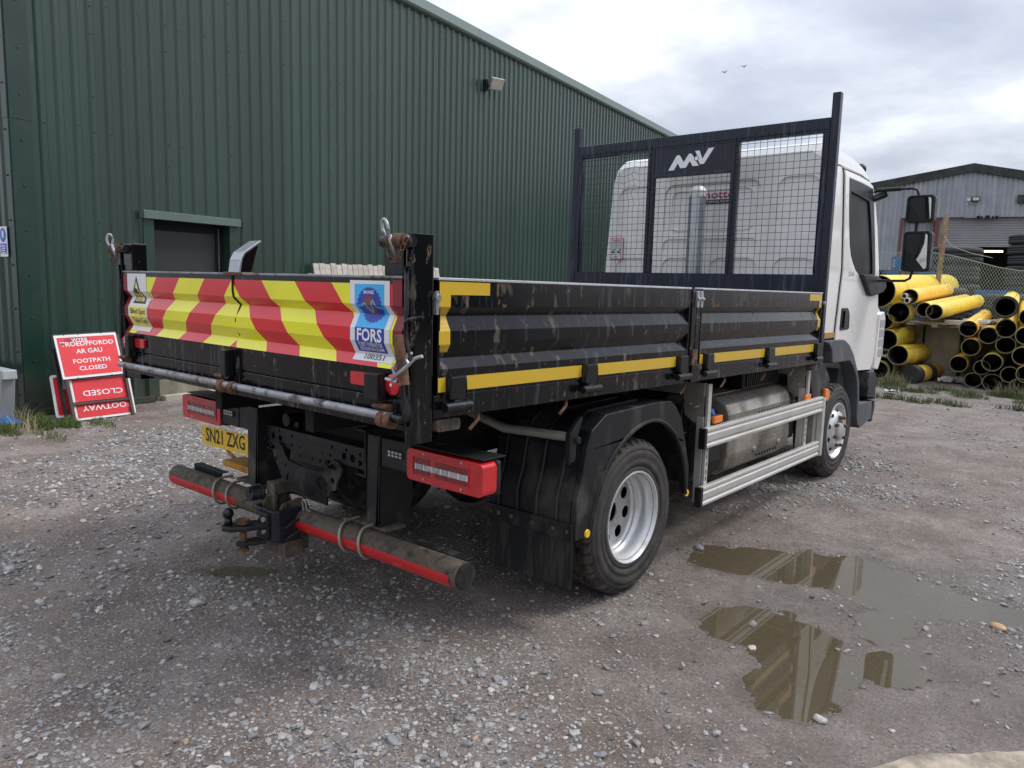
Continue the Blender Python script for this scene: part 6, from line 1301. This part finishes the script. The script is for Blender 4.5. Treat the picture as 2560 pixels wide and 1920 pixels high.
# leaning panel of pale boards against the wall, seen over the tailgate
wp = thing('board_panel', 'pale timber fence panel of upright boards leaning on the green wall', 'fence panel')
for i in range(26):
    a0 = 4.12+i*.1215; h1 = 1.83+.01*math.sin(i*2.7)+i*.0015; lean = .0
    mb = MB(); v = []
    for (h, o) in ((.05, .42), (h1, .10)):
        for oo in (0, .020+.004*(i % 2)):
            for aa in (a0, a0+.112): v.append(WP(aa+(.04 if i > 23 else 0)*0, h, o+oo))
    mb.add(v, [(0, 2, 3, 1), (4, 5, 7, 6), (0, 1, 5, 4), (2, 6, 7, 3), (0, 4, 6, 2), (1, 3, 7, 5)])
    b_ = mb.build('board', M['wood'], wp, bevel=.004)
    sc = MB(); sc.sphere(WP(a0+.03, h1-.07, .155), .006, 6); sc.sphere(WP(a0+.08, h1-.075, .155), .006, 6); sc.build('nail', M['rust'], b_, weld=False)
mb = MB(); v = [WP(a_, h, o) for h in (1.60, 1.68) for o in (.07, .10) for a_ in (4.06, 7.25)]; mb.add(v, [(0, 2, 3, 1), (4, 5, 7, 6), (0, 1, 5, 4), (2, 6, 7, 3), (0, 4, 6, 2), (1, 3, 7, 5)]); mb.build('rail', M['wood'], wp)
# grey trestle end at the left edge and the blue sheet
tr_ = thing('grey_trestle', 'galvanised grey trestle end cut off by the left edge of the picture', 'trestle', (-6.2, -1.0, 0))
mb = MB(); mb.prism([(-7.5, .555), (-5.60, .60), (-5.59, .505), (-5.66, .50), (-5.78, .02), (-6.1, .02), (-6.05, .46), (-7.5, .44)], 'y', -.93, -.80); mb.build('trestle_frame', M['grey'], tr_, bevel=.01)
mb = MB(); rr_ = random.Random(5); n = 9
vs = [(-5.98+.045*i+rr_.uniform(-.01, .01), -1.02+.035*j, .03+rr_.uniform(0, .09)*math.sin(math.pi*i/8)*math.sin(math.pi*j/8)+.02) for j in range(n) for i in range(n)]
mb.add(vs, [(j*n+i, j*n+i+1, (j+1)*n+i+1, (j+1)*n+i) for j in range(n-1) for i in range(n-1)]); o = mb.build('blue_sheet', M['bluerag'], None, weld=False); tag(o, 'crumpled blue plastic sheet on the ground at the left edge', 'sheet')

# ------------------------------------------------------------------ pipes
def pipe_mat_pick(k): return M[k]
def pipe(c, d, L_, r, mat, label, group, wall=.016, stripes=0, collar=0, cap=0, inner=None, rz_=0):
    c, d = Vector(c), Vector(d).normalized(); root = thing('yellow_pipe', label, 'pipe', (0, 0, 0), 0, group); a = d.cross(Vector((0, 0, 1))).normalized(); b_ = a.cross(d)
    root.location = c
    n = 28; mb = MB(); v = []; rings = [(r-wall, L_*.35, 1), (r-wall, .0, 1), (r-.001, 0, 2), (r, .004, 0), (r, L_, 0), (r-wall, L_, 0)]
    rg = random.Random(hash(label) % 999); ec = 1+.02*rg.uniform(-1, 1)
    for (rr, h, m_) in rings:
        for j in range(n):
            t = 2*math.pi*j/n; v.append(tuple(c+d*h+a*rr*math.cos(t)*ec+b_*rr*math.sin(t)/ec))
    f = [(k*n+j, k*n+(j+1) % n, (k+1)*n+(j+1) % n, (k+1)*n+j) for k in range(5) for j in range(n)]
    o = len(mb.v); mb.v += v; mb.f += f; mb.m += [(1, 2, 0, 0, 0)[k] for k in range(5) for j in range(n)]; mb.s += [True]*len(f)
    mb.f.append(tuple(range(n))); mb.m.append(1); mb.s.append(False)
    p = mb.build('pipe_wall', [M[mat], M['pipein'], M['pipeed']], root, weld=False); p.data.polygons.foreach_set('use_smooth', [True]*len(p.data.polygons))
    for s_ in range(stripes):
        t = (.9, 2.2, 3.4, 5.2)[s_]+rg.uniform(-.3, .3); q = MB(); pts = []
        for h in (.006, L_-.01):
            for dt in (-.028, .028): pts.append(tuple(c+d*h+(a*math.cos(t+dt)+b_*math.sin(t+dt))*(r+.0015)))
        q.add(pts, [(0, 1, 3, 2)]); q.build('stripe', M['stripe'], root, weld=False)
    def band(h0, h1, t_):
        q = MB(); v = []
        for (rr, h) in ((r-wall*.5, h0), (r+t_, h0), (r+t_, h1), (r, h1)):
            for j in range(n): tt = 2*math.pi*j/n; v.append(tuple(c+d*h+a*rr*math.cos(tt)+b_*rr*math.sin(tt)))
        q.add(v, [(k*n+j, k*n+(j+1) % n, (k+1)*n+(j+1) % n, (k+1)*n+j) for k in range(3) for j in range(n)], 0, True); q.build('black_collar', M['pipeb'], root, auto=40)
    if collar: band(-.05, .14, .028)
    if cap: band(-.02, .22, .014); band(.62, .84, .014); q = MB(); q.tube([tuple(c-d*.022), tuple(c+d*.03)], r+.012, n); q.build('end_cap', M['pipeb'], root)
    if inner:
        for (ox, oy, ri_) in inner:
            q = MB(); cc = c+a*ox+b_*oy; q.tube([tuple(cc-d*.12), tuple(cc+d*1.2)], ri_, 16, caps=False); q.tube([tuple(cc-d*.12), tuple(cc+d*1.2)], ri_-.012, 16, caps=False)
            w_ = q.build('cream_duct', M['pvcw'], root, weld=False); q = MB(); q.tube([tuple(cc-d*.05), tuple(cc+d*.0)], ri_-.013, 14); q.build('duct_mouth', M['pipein'], w_)
            q = MB(); vv = [tuple(cc-d*.12+(a*math.cos(2*math.pi*j/16)+b_*math.sin(2*math.pi*j/16))*rr) for rr in (ri_, ri_-.012) for j in range(16)]; q.add(vv, [(j, (j+1) % 16, 16+(j+1) % 16, 16+j) for j in range(16)]); q.build('duct_rim', M['pvcw'], w_, weld=False)
    return root
GL_, GR_ = 'yellow pipes heaped behind the cab', 'yellow pipes stacked at the right edge'
LP = [((-.859, 11.6, 1.632), (-.970, 17.6, 1.80), 6, .300, 'pipey', 'largest yellow pipe, lying on top of the left heap', dict()),
      ((-.321, 11.6, 1.554), (-.606, 16.0, 1.72), 4.4, .140, 'pipeo', 'orange yellow pipe holding two cream ducts in its mouth', dict(inner=[(-.072, .012, .050), (-.022, -.066, .050)])),
      ((-.071, 11.6, 1.333), (-.407, 17.0, 1.50), 5.4, .133, 'pipeo', 'slim yellow pipe between the duct filled pipe and its right neighbour', dict()),
      ((.123, 11.45, 1.300), (.006, 16.0, 1.49), 4.55, .138, 'pipey', 'slim yellow pipe at the right end on top of the pallet, mouth cut square', dict()),
      ((-.477, 11.6, 1.265), (-.756, 13.2, 1.231), 1.63, .185, 'pipeg', 'short wide pipe with dark mouth below the duct filled pipe', dict()),
      ((-.637, 11.6, .760), (-.567, 13.2, .810), 1.6, .190, 'pipeg', 'short lemon yellow pipe with brown lines, second above the black capped one', dict(stripes=3)),
      ((-.391, 11.45, .510), (-.290, 13.2, .486), 1.75, .180, 'pipey', 'short yellow pipe resting on the black capped pipe', dict(stripes=1)),
      ((-.190, 11.62, .160), (-.003, 13.2, .158), 1.6, .155, 'pipeo', 'orange yellow pipe with black end cap and black band lying on the ground', dict(cap=1)),
      ((-.709, 11.6, .233), (-.904, 12.8, .18), 1.2, .235, 'pipeg', 'wide pipe half hidden by the cab with smaller pipes pushed inside', dict(collar=0)),
      ((-.72, 11.65, 1.090), (-.86, 13.2, 1.02), 1.6, .150, 'pipeg', 'yellow pipe just showing between the cab and the wide dark mouth', dict())]
for c, e_, L_, r, m_, lab, kw in LP: pipe(c, Vector(e_)-Vector(c), L_, r, m_, lab, GL_, **kw)
ip = pipe((-.709, 11.56, .20), (-.12, 1, -.02), 1.1, .175, 'pipeg', 'black and yellow pipe sleeved inside the wide pipe behind the cab step', GL_, wall=.03)
RD = (-.104, .995, .0)
RPP = [('a', (1.141, 11.60, 1.424), .158, 'pipey', 'top pipe of the right stack with a thick black collar', dict(collar=1, stripes=1)), ('b', (.593, 11.853, 1.029), .143, 'pipeo', 'upper left pipe of the right stack with two brown lines', dict(stripes=3)), ('c', (.922, 11.731, .936), .146, 'pipeo', 'pipe wedged right of the upper left pipe and below the collared one', dict()), ('d', (1.182, 11.60, 1.073), .156, 'pipey', 'pipe directly under the black collared pipe', dict(stripes=1)),
       ('e', (.662, 11.827, .713), .150, 'pipeo', 'pipe under the upper left pipe, third from the ground on the left edge', dict()), ('f', (1.200, 11.628, .794), .146, 'pipein', 'dark mouthed pipe below the pipe under the collar', dict()), ('g', (.494, 11.889, .400), .146, 'pipeo', 'leftmost pipe of the right stack, sticking out above the ground', dict()), ('h', (1.037, 11.60, .492), .153, 'pipeg', 'pipe with a chipped greenish rim in the middle of the right stack', dict(stripes=1)),
       ('i', (.754, 11.793, .146), .136, 'pipein', 'black pipe on the ground, left of two', dict()), ('j', (1.058, 11.68, .150), .148, 'pipein', 'black pipe on the ground, second from the left', dict()), ('k', (.868, 11.781, .375), .130, 'pipein', 'black pipe resting on the two ground pipes', dict()), ('l', (1.301, 11.621, .307), .138, 'pipein', 'black pipe behind the greenish rimmed one', dict()),
       ('m', (1.477, 11.525, .972), .150, 'pipey', 'pipe cut by the right picture edge, level with the pipe under the collar', dict()), ('n', (1.458, 11.532, .639), .150, 'pipey', 'pipe second from bottom but one along the right picture edge', dict()), ('o', (1.543, 11.501, .348), .146, 'pipeo', 'pipe low down at the right picture edge with bright rim', dict()), ('p', (1.457, 11.533, .135), .136, 'pipein', 'ground level pipe nearest the right picture edge', dict()),
       ('q', (1.47, 11.75, 1.27), .150, 'pipey', 'pipe at the right picture edge beside the collared one', dict())]
for k_, c, r, m_, lab, kw in RPP:
    rg = random.Random(ord(k_)); pipe(c, Vector(RD)+Vector((rg.uniform(-.02, .02), 0, rg.uniform(.0, .03) if c[2] > .3 else 0)), 5.8, r, m_, lab, GR_, wall=.014, **kw)
# concrete blocks and the loaded pallet between the heaps
for i, (x_, y_) in enumerate(((-.62, 13.0), (.02, 12.95), (.66, 13.0))):
    mb = MB(); mb.prism(rrect(x_-.30, x_+.30, y_-.15, y_+.35, .03, 2), 'z', 0, 1.0); o = mb.build('concrete_block', M['concrete'], None, bevel=.02)
    tag(o, ('stained concrete block in the shadow, left of three', 'stained concrete block in the middle between the pipe heaps', 'stained concrete block beside the right pipe stack')[i], 'block', 'concrete blocks under the pallet')
pa = thing('wooden_pallet', 'grey wooden pallet with boards and plastic on the concrete blocks', 'pallet', (.1, 12.7, 1.0))
for i in range(6): MB().box(-.95, 1.0, 12.42+i*.13, 12.52+i*.13, 1.06, 1.085).build('deck_board', M['wood'], pa, bevel=.003)
for x_ in (-.9, -.1, .7): MB().box(x_, x_+.1, 12.42, 13.15, 1.0, 1.06).build('bearer', M['wood'], pa, bevel=.003)
o = MB().obox((.42, 12.55, 1.12), (.33, .06, 0), (-.02, .09, 0), (0, 0, .025)).build('timber_offcut', M['wood'], None, bevel=.004); tag(o, 'pale timber offcut lying on the pallet between the pipe heaps', 'timber')
def crumple(name, x0, x1, y0, y1, z, amp, m, label, cat, sd, n=12):
    rr = random.Random(sd); vs = [(x0+(x1-x0)*i/(n-1)+rr.uniform(-.02, .02), y0+(y1-y0)*j/(n-1), z+rr.uniform(0, amp)) for j in range(n) for i in range(n)]
    mb = MB(); mb.add(vs, [(j*n+i, j*n+i+1, (j+1)*n+i+1, (j+1)*n+i) for j in range(n-1) for i in range(n-1)]); o = mb.build(name, m, None, weld=False); tag(o, label, cat)
crumple('plastic_wrap', .35, 1.0, 12.6, 13.1, 1.09, .10, M['plastic_sheet'], 'crumpled clear plastic on the pallet between the pipe heaps', 'plastic wrap', 3)
crumple('plastic_wrap', .15, .55, 12.1, 12.5, .02, .12, M['plastic_sheet'], 'crumpled plastic litter on the ground left of the right pipe stack', 'litter', 4)
crumple('plastic_wrap', -.15, .06, 9.8, 9.95, .01, .06, M['plastic_sheet'], 'scrap of pale litter lying in the grass behind the cab step', 'litter', 6, 6)

# ------------------------------------------------------------------ chain link fence
fe = thing('chain_link_fence', 'sagging green chain link fence on a rusty leaning post behind the pipes', 'fence', (-.7, 15.5, 0))
mb = MB(); mb.tube([(-.735, 15.5, 0), (-.66, 15.5, 3.33)], .055, 8); mb.build('post', M['post'], fe, bevel=.003)
mb = MB()
def ftop(x): return interp(x, [(-6, 2.75), (-2.0, 2.53), (-.7, 2.52), (-.32, 2.42), (.44, 2.20), (.86, 2.13), (3, 2.3), (6, 2.4)])
P_ = .058; H0 = .9
def wpt(x, k): zt = ftop(x); zb = H0; return (x, 15.5+.02*math.sin(x*3), zb+(zt-zb)*k)
nx_ = int(8.5/P_); nz_ = 28
vs = []; fs = []; x0_ = -3.6
for i in range(nx_):
    for sgn in (1, -1):
        pts = []
        for j in range(nz_+1):
            # chain link: each wire zigzags between neighbours
            x_ = x0_+i*P_+(P_/2 if (j % 2) else 0)*sgn; pts.append(wpt(x_, j/nz_))
        w_ = .0032; o0 = len(vs)
        for p in pts: vs += [(p[0]-w_, p[1], p[2]), (p[0]+w_, p[1], p[2]), (p[0], p[1]+w_*1.5, p[2])]
        for j in range(nz_):
            for a_, b_ in ((0, 1), (1, 2), (2, 0)): fs.append((o0+j*3+a_, o0+j*3+b_, o0+j*3+3+b_, o0+j*3+3+a_))
mb.add(vs, fs); fm = mb.build('wire_mesh', M['chain'], fe, weld=False); fm['kind'] = 'stuff'
mb = MB(); mb.tube([wpt(x0_+i*.4, 1) for i in range(21)], .006, 5); mb.build('top_wire', M['chain'], fe, weld=False)
mb = MB(); mb.tube([(-.70, 15.46, 2.95), (-.5, 15.4, 2.66), (-.1, 15.4, 2.50), (.3, 15.42, 2.40)], .006, 5); mb.build('loose_wire', M['grey'], fe, weld=False)

# ------------------------------------------------------------------ far yard: shed, tyres, crates
FD = Vector((.946, .325, 0)); FN = Vector((.325, -.946, 0)); FO = Vector((-4.276, 26.45, 0))
def FP(u, z, o=0): p = FO+FD*u+FN*o; return (p.x, p.y, z)
sh = thing('grey_shed', 'grey corrugated sheet gable shed with half open roller shutter beyond the fence', 'building', tuple(FO))
def fbox(mb, u0, u1, z0, z1, o0, o1):
    v = [FP(u, z, o) for z in (z0, z1) for o in (o0, o1) for u in (u0, u1)]; mb.add(v, [(0, 2, 3, 1), (4, 5, 7, 6), (0, 1, 5, 4), (2, 6, 7, 3), (0, 4, 6, 2), (1, 3, 7, 5)]); return mb
def roofz(u): return 5.84-.185*abs(u-2.05) if u < 2.05 else 5.84-.195*abs(u-2.05)
wv_ = .150
def wavy(u0, u1, zb, o):
    mb = MB(); n = max(2, int((u1-u0)/(wv_/6))); v = []
    for i in range(n+1):
        u = u0+(u1-u0)*i/n; oo = o+.026*math.sin(2*math.pi*u/wv_); v += [FP(u, zb if not callable(zb) else zb(u), oo), FP(u, roofz(u)+.02, oo)]
    mb.add(v, [(2*i, 2*i+2, 2*i+3, 2*i+1) for i in range(n)], 0, True); return mb
u = -5.0
while u < 9.0:
    u1 = u+.98
    if u < -.05 < u1: u1 = .04
    if u1 < .06: zb = 2.45 if u > -2 else .4
    elif u < 6.9: zb = 4.29+.012*math.sin(u*9)
    else: zb = 0
    wavy(u, u1, zb, .0 if int(u*10) % 2 else .012).build('wall_sheet', M['cement'], sh, weld=False); u = u1-.02
for (a_, b_, z0, z1, o) in ((-5, 0, .9, 3.55, -.03), (-5.0, .03, 0, 2.5, -.05)): pass
for i in range(5): wavy_ = None
mb = MB()
n = 40; v = []
for i in range(n+1): u_ = .02+1.08*i/n; oo = -.30+.026*math.sin(2*math.pi*u_/wv_); v += [FP(u_, 0, oo), FP(u_, 4.32, oo)]
mb.add(v, [(2*i, 2*i+2, 2*i+3, 2*i+1) for i in range(n)], 0, True); mb.build('wall_sheet', M['cement'], sh, weld=False)
fbox(MB(), -.03, .05, 0, 4.29, -.32, .03).build('door_stanchion', M['redsteel'], sh); fbox(MB(), 1.06, 1.20, 0, 4.3, -.30, -.02).build('door_stanchion', M['redsteel'], sh)
# roller shutter: every lath
for i in range(17):
    z_ = 3.34+i*.057; mb = MB(); pr_ = [(0, 0), (.014, .012), (.020, .028), (.014, .044), (0, .055)]; v = []
    for uu in (1.20, 6.8): v += [FP(uu, z_+b_, -.16+a_) for a_, b_ in pr_]
    mb.add(v, [(j, j+1, 6+j, 5+j) for j in range(4)], 0, True); mb.build('shutter_lath', M['shutter'], sh, weld=False)
fbox(MB(), 1.2, 6.8, 3.30, 3.345, -.18, -.13).build('bottom_rail', M['alud'], sh)
# dark interior, lit tube
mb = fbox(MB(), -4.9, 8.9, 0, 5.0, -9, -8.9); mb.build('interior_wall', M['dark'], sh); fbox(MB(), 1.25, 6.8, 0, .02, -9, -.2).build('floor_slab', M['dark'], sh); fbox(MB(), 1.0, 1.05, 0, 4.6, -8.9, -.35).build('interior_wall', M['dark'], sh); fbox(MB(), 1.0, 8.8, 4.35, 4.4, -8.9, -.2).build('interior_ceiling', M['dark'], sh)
mb = MB(); mb.tube([FP(2.42, 3.17, -.6), FP(3.30, 3.17, -.6)], .035, 8); mb.build('strip_light', M['tube_on'], sh)
mb = MB()
for i in range(6): fbox(mb, 2.0+i*.3, 2.25+i*.3, 2.2, 2.9, -7.5, -7.4)
mb.build('shelving', pm('dim_shelving', (.03, .035, .04), .8), sh)
# mossy verge and roof
for (ua, ub_) in ((-5.2, 2.05), (2.05, 9.2)):
    mb = MB(); v = []
    for uu in (ua, ub_):
        zz = roofz(uu); v += [FP(uu, zz-.02, -.05), FP(uu, zz-.02, .10), FP(uu, zz+.26, .10), FP(uu, zz+.26, -.05)]
    mb.add(v, [(0, 1, 5, 4), (1, 2, 6, 5), (2, 3, 7, 6), (3, 0, 4, 7), (0, 3, 2, 1), (4, 5, 6, 7)]); mb.build('verge', M['roofd'], sh)
    mb = MB(); v = [FP(ua, roofz(ua)+.24, -.05), FP(ub_, roofz(ub_)+.24, -.05), FP(ub_, roofz(ub_)+.24, -14), FP(ua, roofz(ua)+.24, -14)]; mb.add(v, [(0, 1, 2, 3)]); mb.build('roof', M['roofd'], sh)
fbox(MB(), 1.95, 2.05, 4.84, 4.93, .03, .08).build('junction_box', M['white_pl'], sh)
mb = fbox(MB(), 2.08, 2.33, 4.82, 4.98, .04, .12); mb.build('floodlight_case', M['blackpl'], sh, bevel=.01); fbox(MB(), 2.11, 2.30, 4.85, 4.95, .121, .125).build('floodlight_glass', M['floodglass'], sh)
mb = fbox(MB(), 3.43, 3.85, 4.74, 5.02, .03, .10); mb.tube([FP(3.64, 4.88, .10), FP(3.64, 4.88, .13)], .09, 12); mb.build('extractor_fan', M['roofd'], sh, bevel=.01)
mb = MB(); mb.tube([FP(2.0, 4.84, .06), FP(2.05, 4.76, .07), FP(2.2, 4.72, .06), FP(2.25, 4.78, .06)], .008, 5); mb.build('cable', M['grey'], sh, weld=False)
for (uu, w_) in ((2.3, .10), (2.42, .05), (2.55, .13), (2.75, .06), (2.85, .08)): fbox(MB(), uu, uu+w_, 4.24, 4.31+.03*w_*10, .02, .05).build('torn_edge', M['dark'], sh)
# big tyres
def big_tyre(x, y, z, ro, w, label, lay=True, tilt=0, group='old tyres behind the fence'):
    mb = MB(); n = 40; P = [(ro*.56, -.0), (ro*.60, w*.06), (ro*.80, w*.0), (ro*.93, w*.06), (ro*.99, w*.14), (ro, w*.25), (ro, w*.36), (ro*.97, w*.38), (ro*.97, w*.44), (ro, w*.46), (ro, w*.56), (ro*.97, w*.58), (ro*.97, w*.63), (ro, w*.65), (ro, w*.78), (ro*.99, w*.86), (ro*.93, w*.94), (ro*.80, w), (ro*.60, w*.94), (ro*.56, w)]
    mb.lathe(P, (0, 0, 0), 'z' if lay else 'y', n); o = mb.build('scrap_tyre', M['farty'], None, weld=False); o.location = (x, y, z); o.rotation_euler = (tilt, 0, 0); tag(o, label, 'tyre', group); return o
zz = 1.30
names_ = ('bottom', 'second', 'third', 'fourth', 'fifth', 'sixth', 'seventh')
for i in range(7): big_tyre(.56+.02*math.sin(i*2), 19.2, .30+i*.40 if False else 1.36+i*.252, .53, .25, 'dark tyre, %s from the bottom of the tall stack in front of the shutter' % names_[i])
for i in range(3): big_tyre(.45+.03*(i % 2), 17.6, .42+i*.42, .62, .40, 'wide faded tyre, %s of the low stack behind the fence at the right edge' % ('lowest', 'middle', 'topmost')[i])
for i in range(4): big_tyre(-1.25+.04*(i % 2), 19.6, 1.0+i*.47, .66, .44, 'broad dark tyre, %s of the stack left behind the post' % ('lowest', 'second', 'third', 'topmost')[i])
for i in range(3): big_tyre(-1.05+.05*i, 17.3, .4+i*.48, .55, .42, 'grey tyre, %s of the stack behind the big yellow pipe' % ('lowest', 'middle', 'topmost')[i])
# earth bank and mixed dark plant behind the fence so the tyres stand on something
mb = MB(); v = []; nn = 14
for i in range(nn):
    for j in range(6): v.append((-6+i*.75, 16.3+j*.9, (.3 if j in (0,) else .95+.10*math.sin(i*1.7+j))))
mb.add(v, [(i*6+j, (i+1)*6+j, (i+1)*6+j+1, i*6+j+1) for i in range(nn-1) for j in range(5)], 0, True); o = mb.build('earth_bank', pm('grey_earth', (.17, .165, .16), .95, 0, .3, 3, .5, 8, .1), None, weld=False); o['kind'] = 'structure'
# blue crates and a timber stack at the left of the fence
for i, (x_, z_, c_) in enumerate(((-2.55, 2.05, 'bluec'), (-2.1, 2.05, 'redsteel'), (-1.68, 2.05, 'bluec'), (-2.35, 2.42, 'bluec'), (-1.85, 2.42, 'bluec'))):
    mb = MB(); P_o = rrect(x_-.2, x_+.2, z_-.17, z_+.17, .01, 1); H_ = []
    for q_ in range(4): H_.append([(x_-.17+q_*.088, z_-.12), (x_-.11+q_*.088, z_-.12), (x_-.11+q_*.088, z_+.10), (x_-.17+q_*.088, z_+.10)][::-1])
    mb.prism([P_o]+H_, 'y', 18.9, 18.93); mb.box(x_-.2, x_+.2, 19.25, 19.28, z_-.17, z_+.17); mb.box(x_-.2, x_+.2, 18.93, 19.25, z_-.17, z_-.15)
    o = mb.build('crate', M[c_], None); tag(o, ('blue slatted crate, lower left of the crate pile', 'rust red slatted crate in the crate pile', 'blue slatted crate, lower right of the crate pile', 'blue slatted crate, upper left of the crate pile', 'blue slatted crate, upper right of the crate pile')[i], 'crate', 'crates seen through the fence')
mb = MB(); mb.box(-3.2, -1.3, 18.9, 19.5, .9, 1.88); o = mb.build('steel_bin', M['navy'], None, bevel=.03); tag(o, 'dark steel bin under the blue crates', 'bin')
mb = MB(); mb.box(-.45, .25, 18.3, 18.9, .95, 1.75); mb.box(-.40, .2, 18.28, 18.30, 1.1, 1.16); o = mb.build('blue_bin', M['bluec'], None, bevel=.02); tag(o, 'blue bin between the tyre stacks behind the mesh', 'bin')

# ------------------------------------------------------------------ grass and weeds
def grass(name, spots, label, blade=(.04, .10), col=(.09, .13, .03)):
    V = []; F_ = []
    rg = np.random.default_rng(len(spots)+5)
    for (cx, cy, rx, ry, n) in spots:
        for i in range(n):
            t = rg.uniform(0, 2*np.pi); rr = rg.uniform(0, 1)**.6; x = cx+rx*rr*math.cos(t); y = cy+ry*rr*math.sin(t)
            z = float(height(np.array([x]), np.array([y]))[0])-.004; h = rg.uniform(*blade)*(1.2-.6*rr); a = rg.uniform(0, 2*np.pi); w = rg.uniform(.0022, .0045); ln = rg.uniform(.1, .9)*h; b_ = len(V); la = rg.uniform(0, 2*np.pi)
            dx, dy = math.cos(a)*w, math.sin(a)*w; lx, ly = math.cos(la)*ln, math.sin(la)*ln
            V += [(x-dx, y-dy, z), (x+dx, y+dy, z), (x-dx*.8+lx*.35, y-dy*.8+ly*.35, z+h*.6), (x+dx*.8+lx*.35, y+dy*.8+ly*.35, z+h*.6), (x+lx, y+ly, z+h*.95)]
            F_ += [(b_, b_+1, b_+3), (b_, b_+3, b_+2), (b_+2, b_+3, b_+4)]
    me = npmesh(name, np.array(V), np.array(F_), 3); me.materials.append(pm(name+'_green', col, .6, 0, .45, 4, 0, 10, .3, [((.26, .22, .10), .36, 9, (1, 1, 1), .8, .08)])); o = bpy.data.objects.new(name, me); COL.objects.link(o); tag(o, label, 'grass', kind='stuff')
grass('grass', [(-5.95, -.72, .35, .16, 1500), (-5.60, -.62, .30, .14, 1300), (-5.45, -.40, .22, .10, 700), (-5.75, -.95, .28, .12, 800), (-5.35, -.98, .22, .10, 260), (-5.9, -.50, .25, .05, 500), (-5.25, -.15, .3, .1, 160), (-5.55, -1.12, .3, .12, 500), (-5.25, -1.25, .25, .1, 260), (-4.9, -.75, .3, .1, 90)], 'rough green grass and weeds at the foot of the green wall', (.03, .12))
sp = [(-.62+.28*i+.1*math.sin(i*3), 10.6+.35*math.sin(i*1.9), .28, .16, 260) for i in range(12)]+[(-.75+.25*i, 9.15+.1*math.sin(i*2.3), .20, .07, 150) for i in range(8)]+[(1.5, 10.9, .4, .25, 700), (1.9, 10.2, .35, .2, 500), (-.9, 11.0, .3, .3, 900), (1.75, 9.4, .3, .12, 260)]
grass('weeds', sp, 'patchy weeds and grass in front of the pipe heaps', (.03, .16), (.07, .10, .03))
grass('dry_stalks', [(-.35, 11.2, .3, .12, 160), (1.4, 11.25, .35, .1, 120), (-5.6, -.8, .5, .12, 120)], 'thin dry stalks among the weeds', (.12, .32), (.28, .24, .14))
# moss under the grass
# ------------------------------------------------------------------ two distant birds
for i, (x_, y_, z_) in enumerate(((-25.3, 54.9, 18.7), (-24.2, 56.0, 19.2))):
    mb = MB(); mb.tube([(x_-.10, y_, z_), (x_, y_, z_+.02), (x_+.12, y_, z_)], [.03, .05, .01], 8)
    mb.add([(x_, y_, z_+.03), (x_-.16, y_-.05, z_+.12), (x_-.34, y_, z_+.05), (x_-.14, y_+.06, z_+.10)], [(0, 1, 2, 3)]); mb.add([(x_, y_, z_+.03), (x_+.16, y_-.05, z_+.12), (x_+.30, y_, z_+.03), (x_+.14, y_+.06, z_+.10)], [(0, 3, 2, 1)])
    o = mb.build('bird', M['bird'], None, weld=False); tag(o, ('dark bird in the sky, the lower left of two', 'dark bird in the sky, the upper right of two')[i], 'bird', 'two birds in the sky')

M['yardwall'] = pm('dark_sheet_wall', (.065, .085, .075), .7, 0, .2, 1.5)
# ------------------------------------------------------------------ building added across the yard, out of frame, dark for paint and glass to mirror
yb = thing('added_yard_building', 'dark corrugated building added across the yard out of frame, for the cab window and paint to mirror', 'building', (17, 4, 0))
for j in range(10):
    mb = MB(); v = []; n = 60
    for i in range(n+1): y = -9+j*2.6+2.58*i/n; v += [(17+.03*math.sin(2*math.pi*y/.26), y, 0), (17+.03*math.sin(2*math.pi*y/.26), y, 5.2)]
    mb.add(v, [(2*i, 2*i+2, 2*i+3, 2*i+1) for i in range(n)], 0, True); mb.build('wall_sheet', M['yardwall'], yb, weld=False)
mb = MB(); mb.prism([(16.7, 5.2), (16.7, 5.35), (21, 6.6), (25.3, 5.35), (25.3, 5.2), (21, 6.4)], 'y', -9.2, 17.2); mb.build('roof', M['roofd'], yb)
mb = MB(); mb.box(17.2, 25, -9, -8.9, 0, 5.3); mb.box(17.2, 25, 16.9, 17, 0, 5.3); mb.box(24.9, 25, -9, 17, 0, 5.3); mb.build('far_wall', M['yardwall'], yb)
for y in (-4, 6): MB().box(16.90, 16.96, y, y+4, 0, 4).build('roller_door', M['redsteel'], yb)
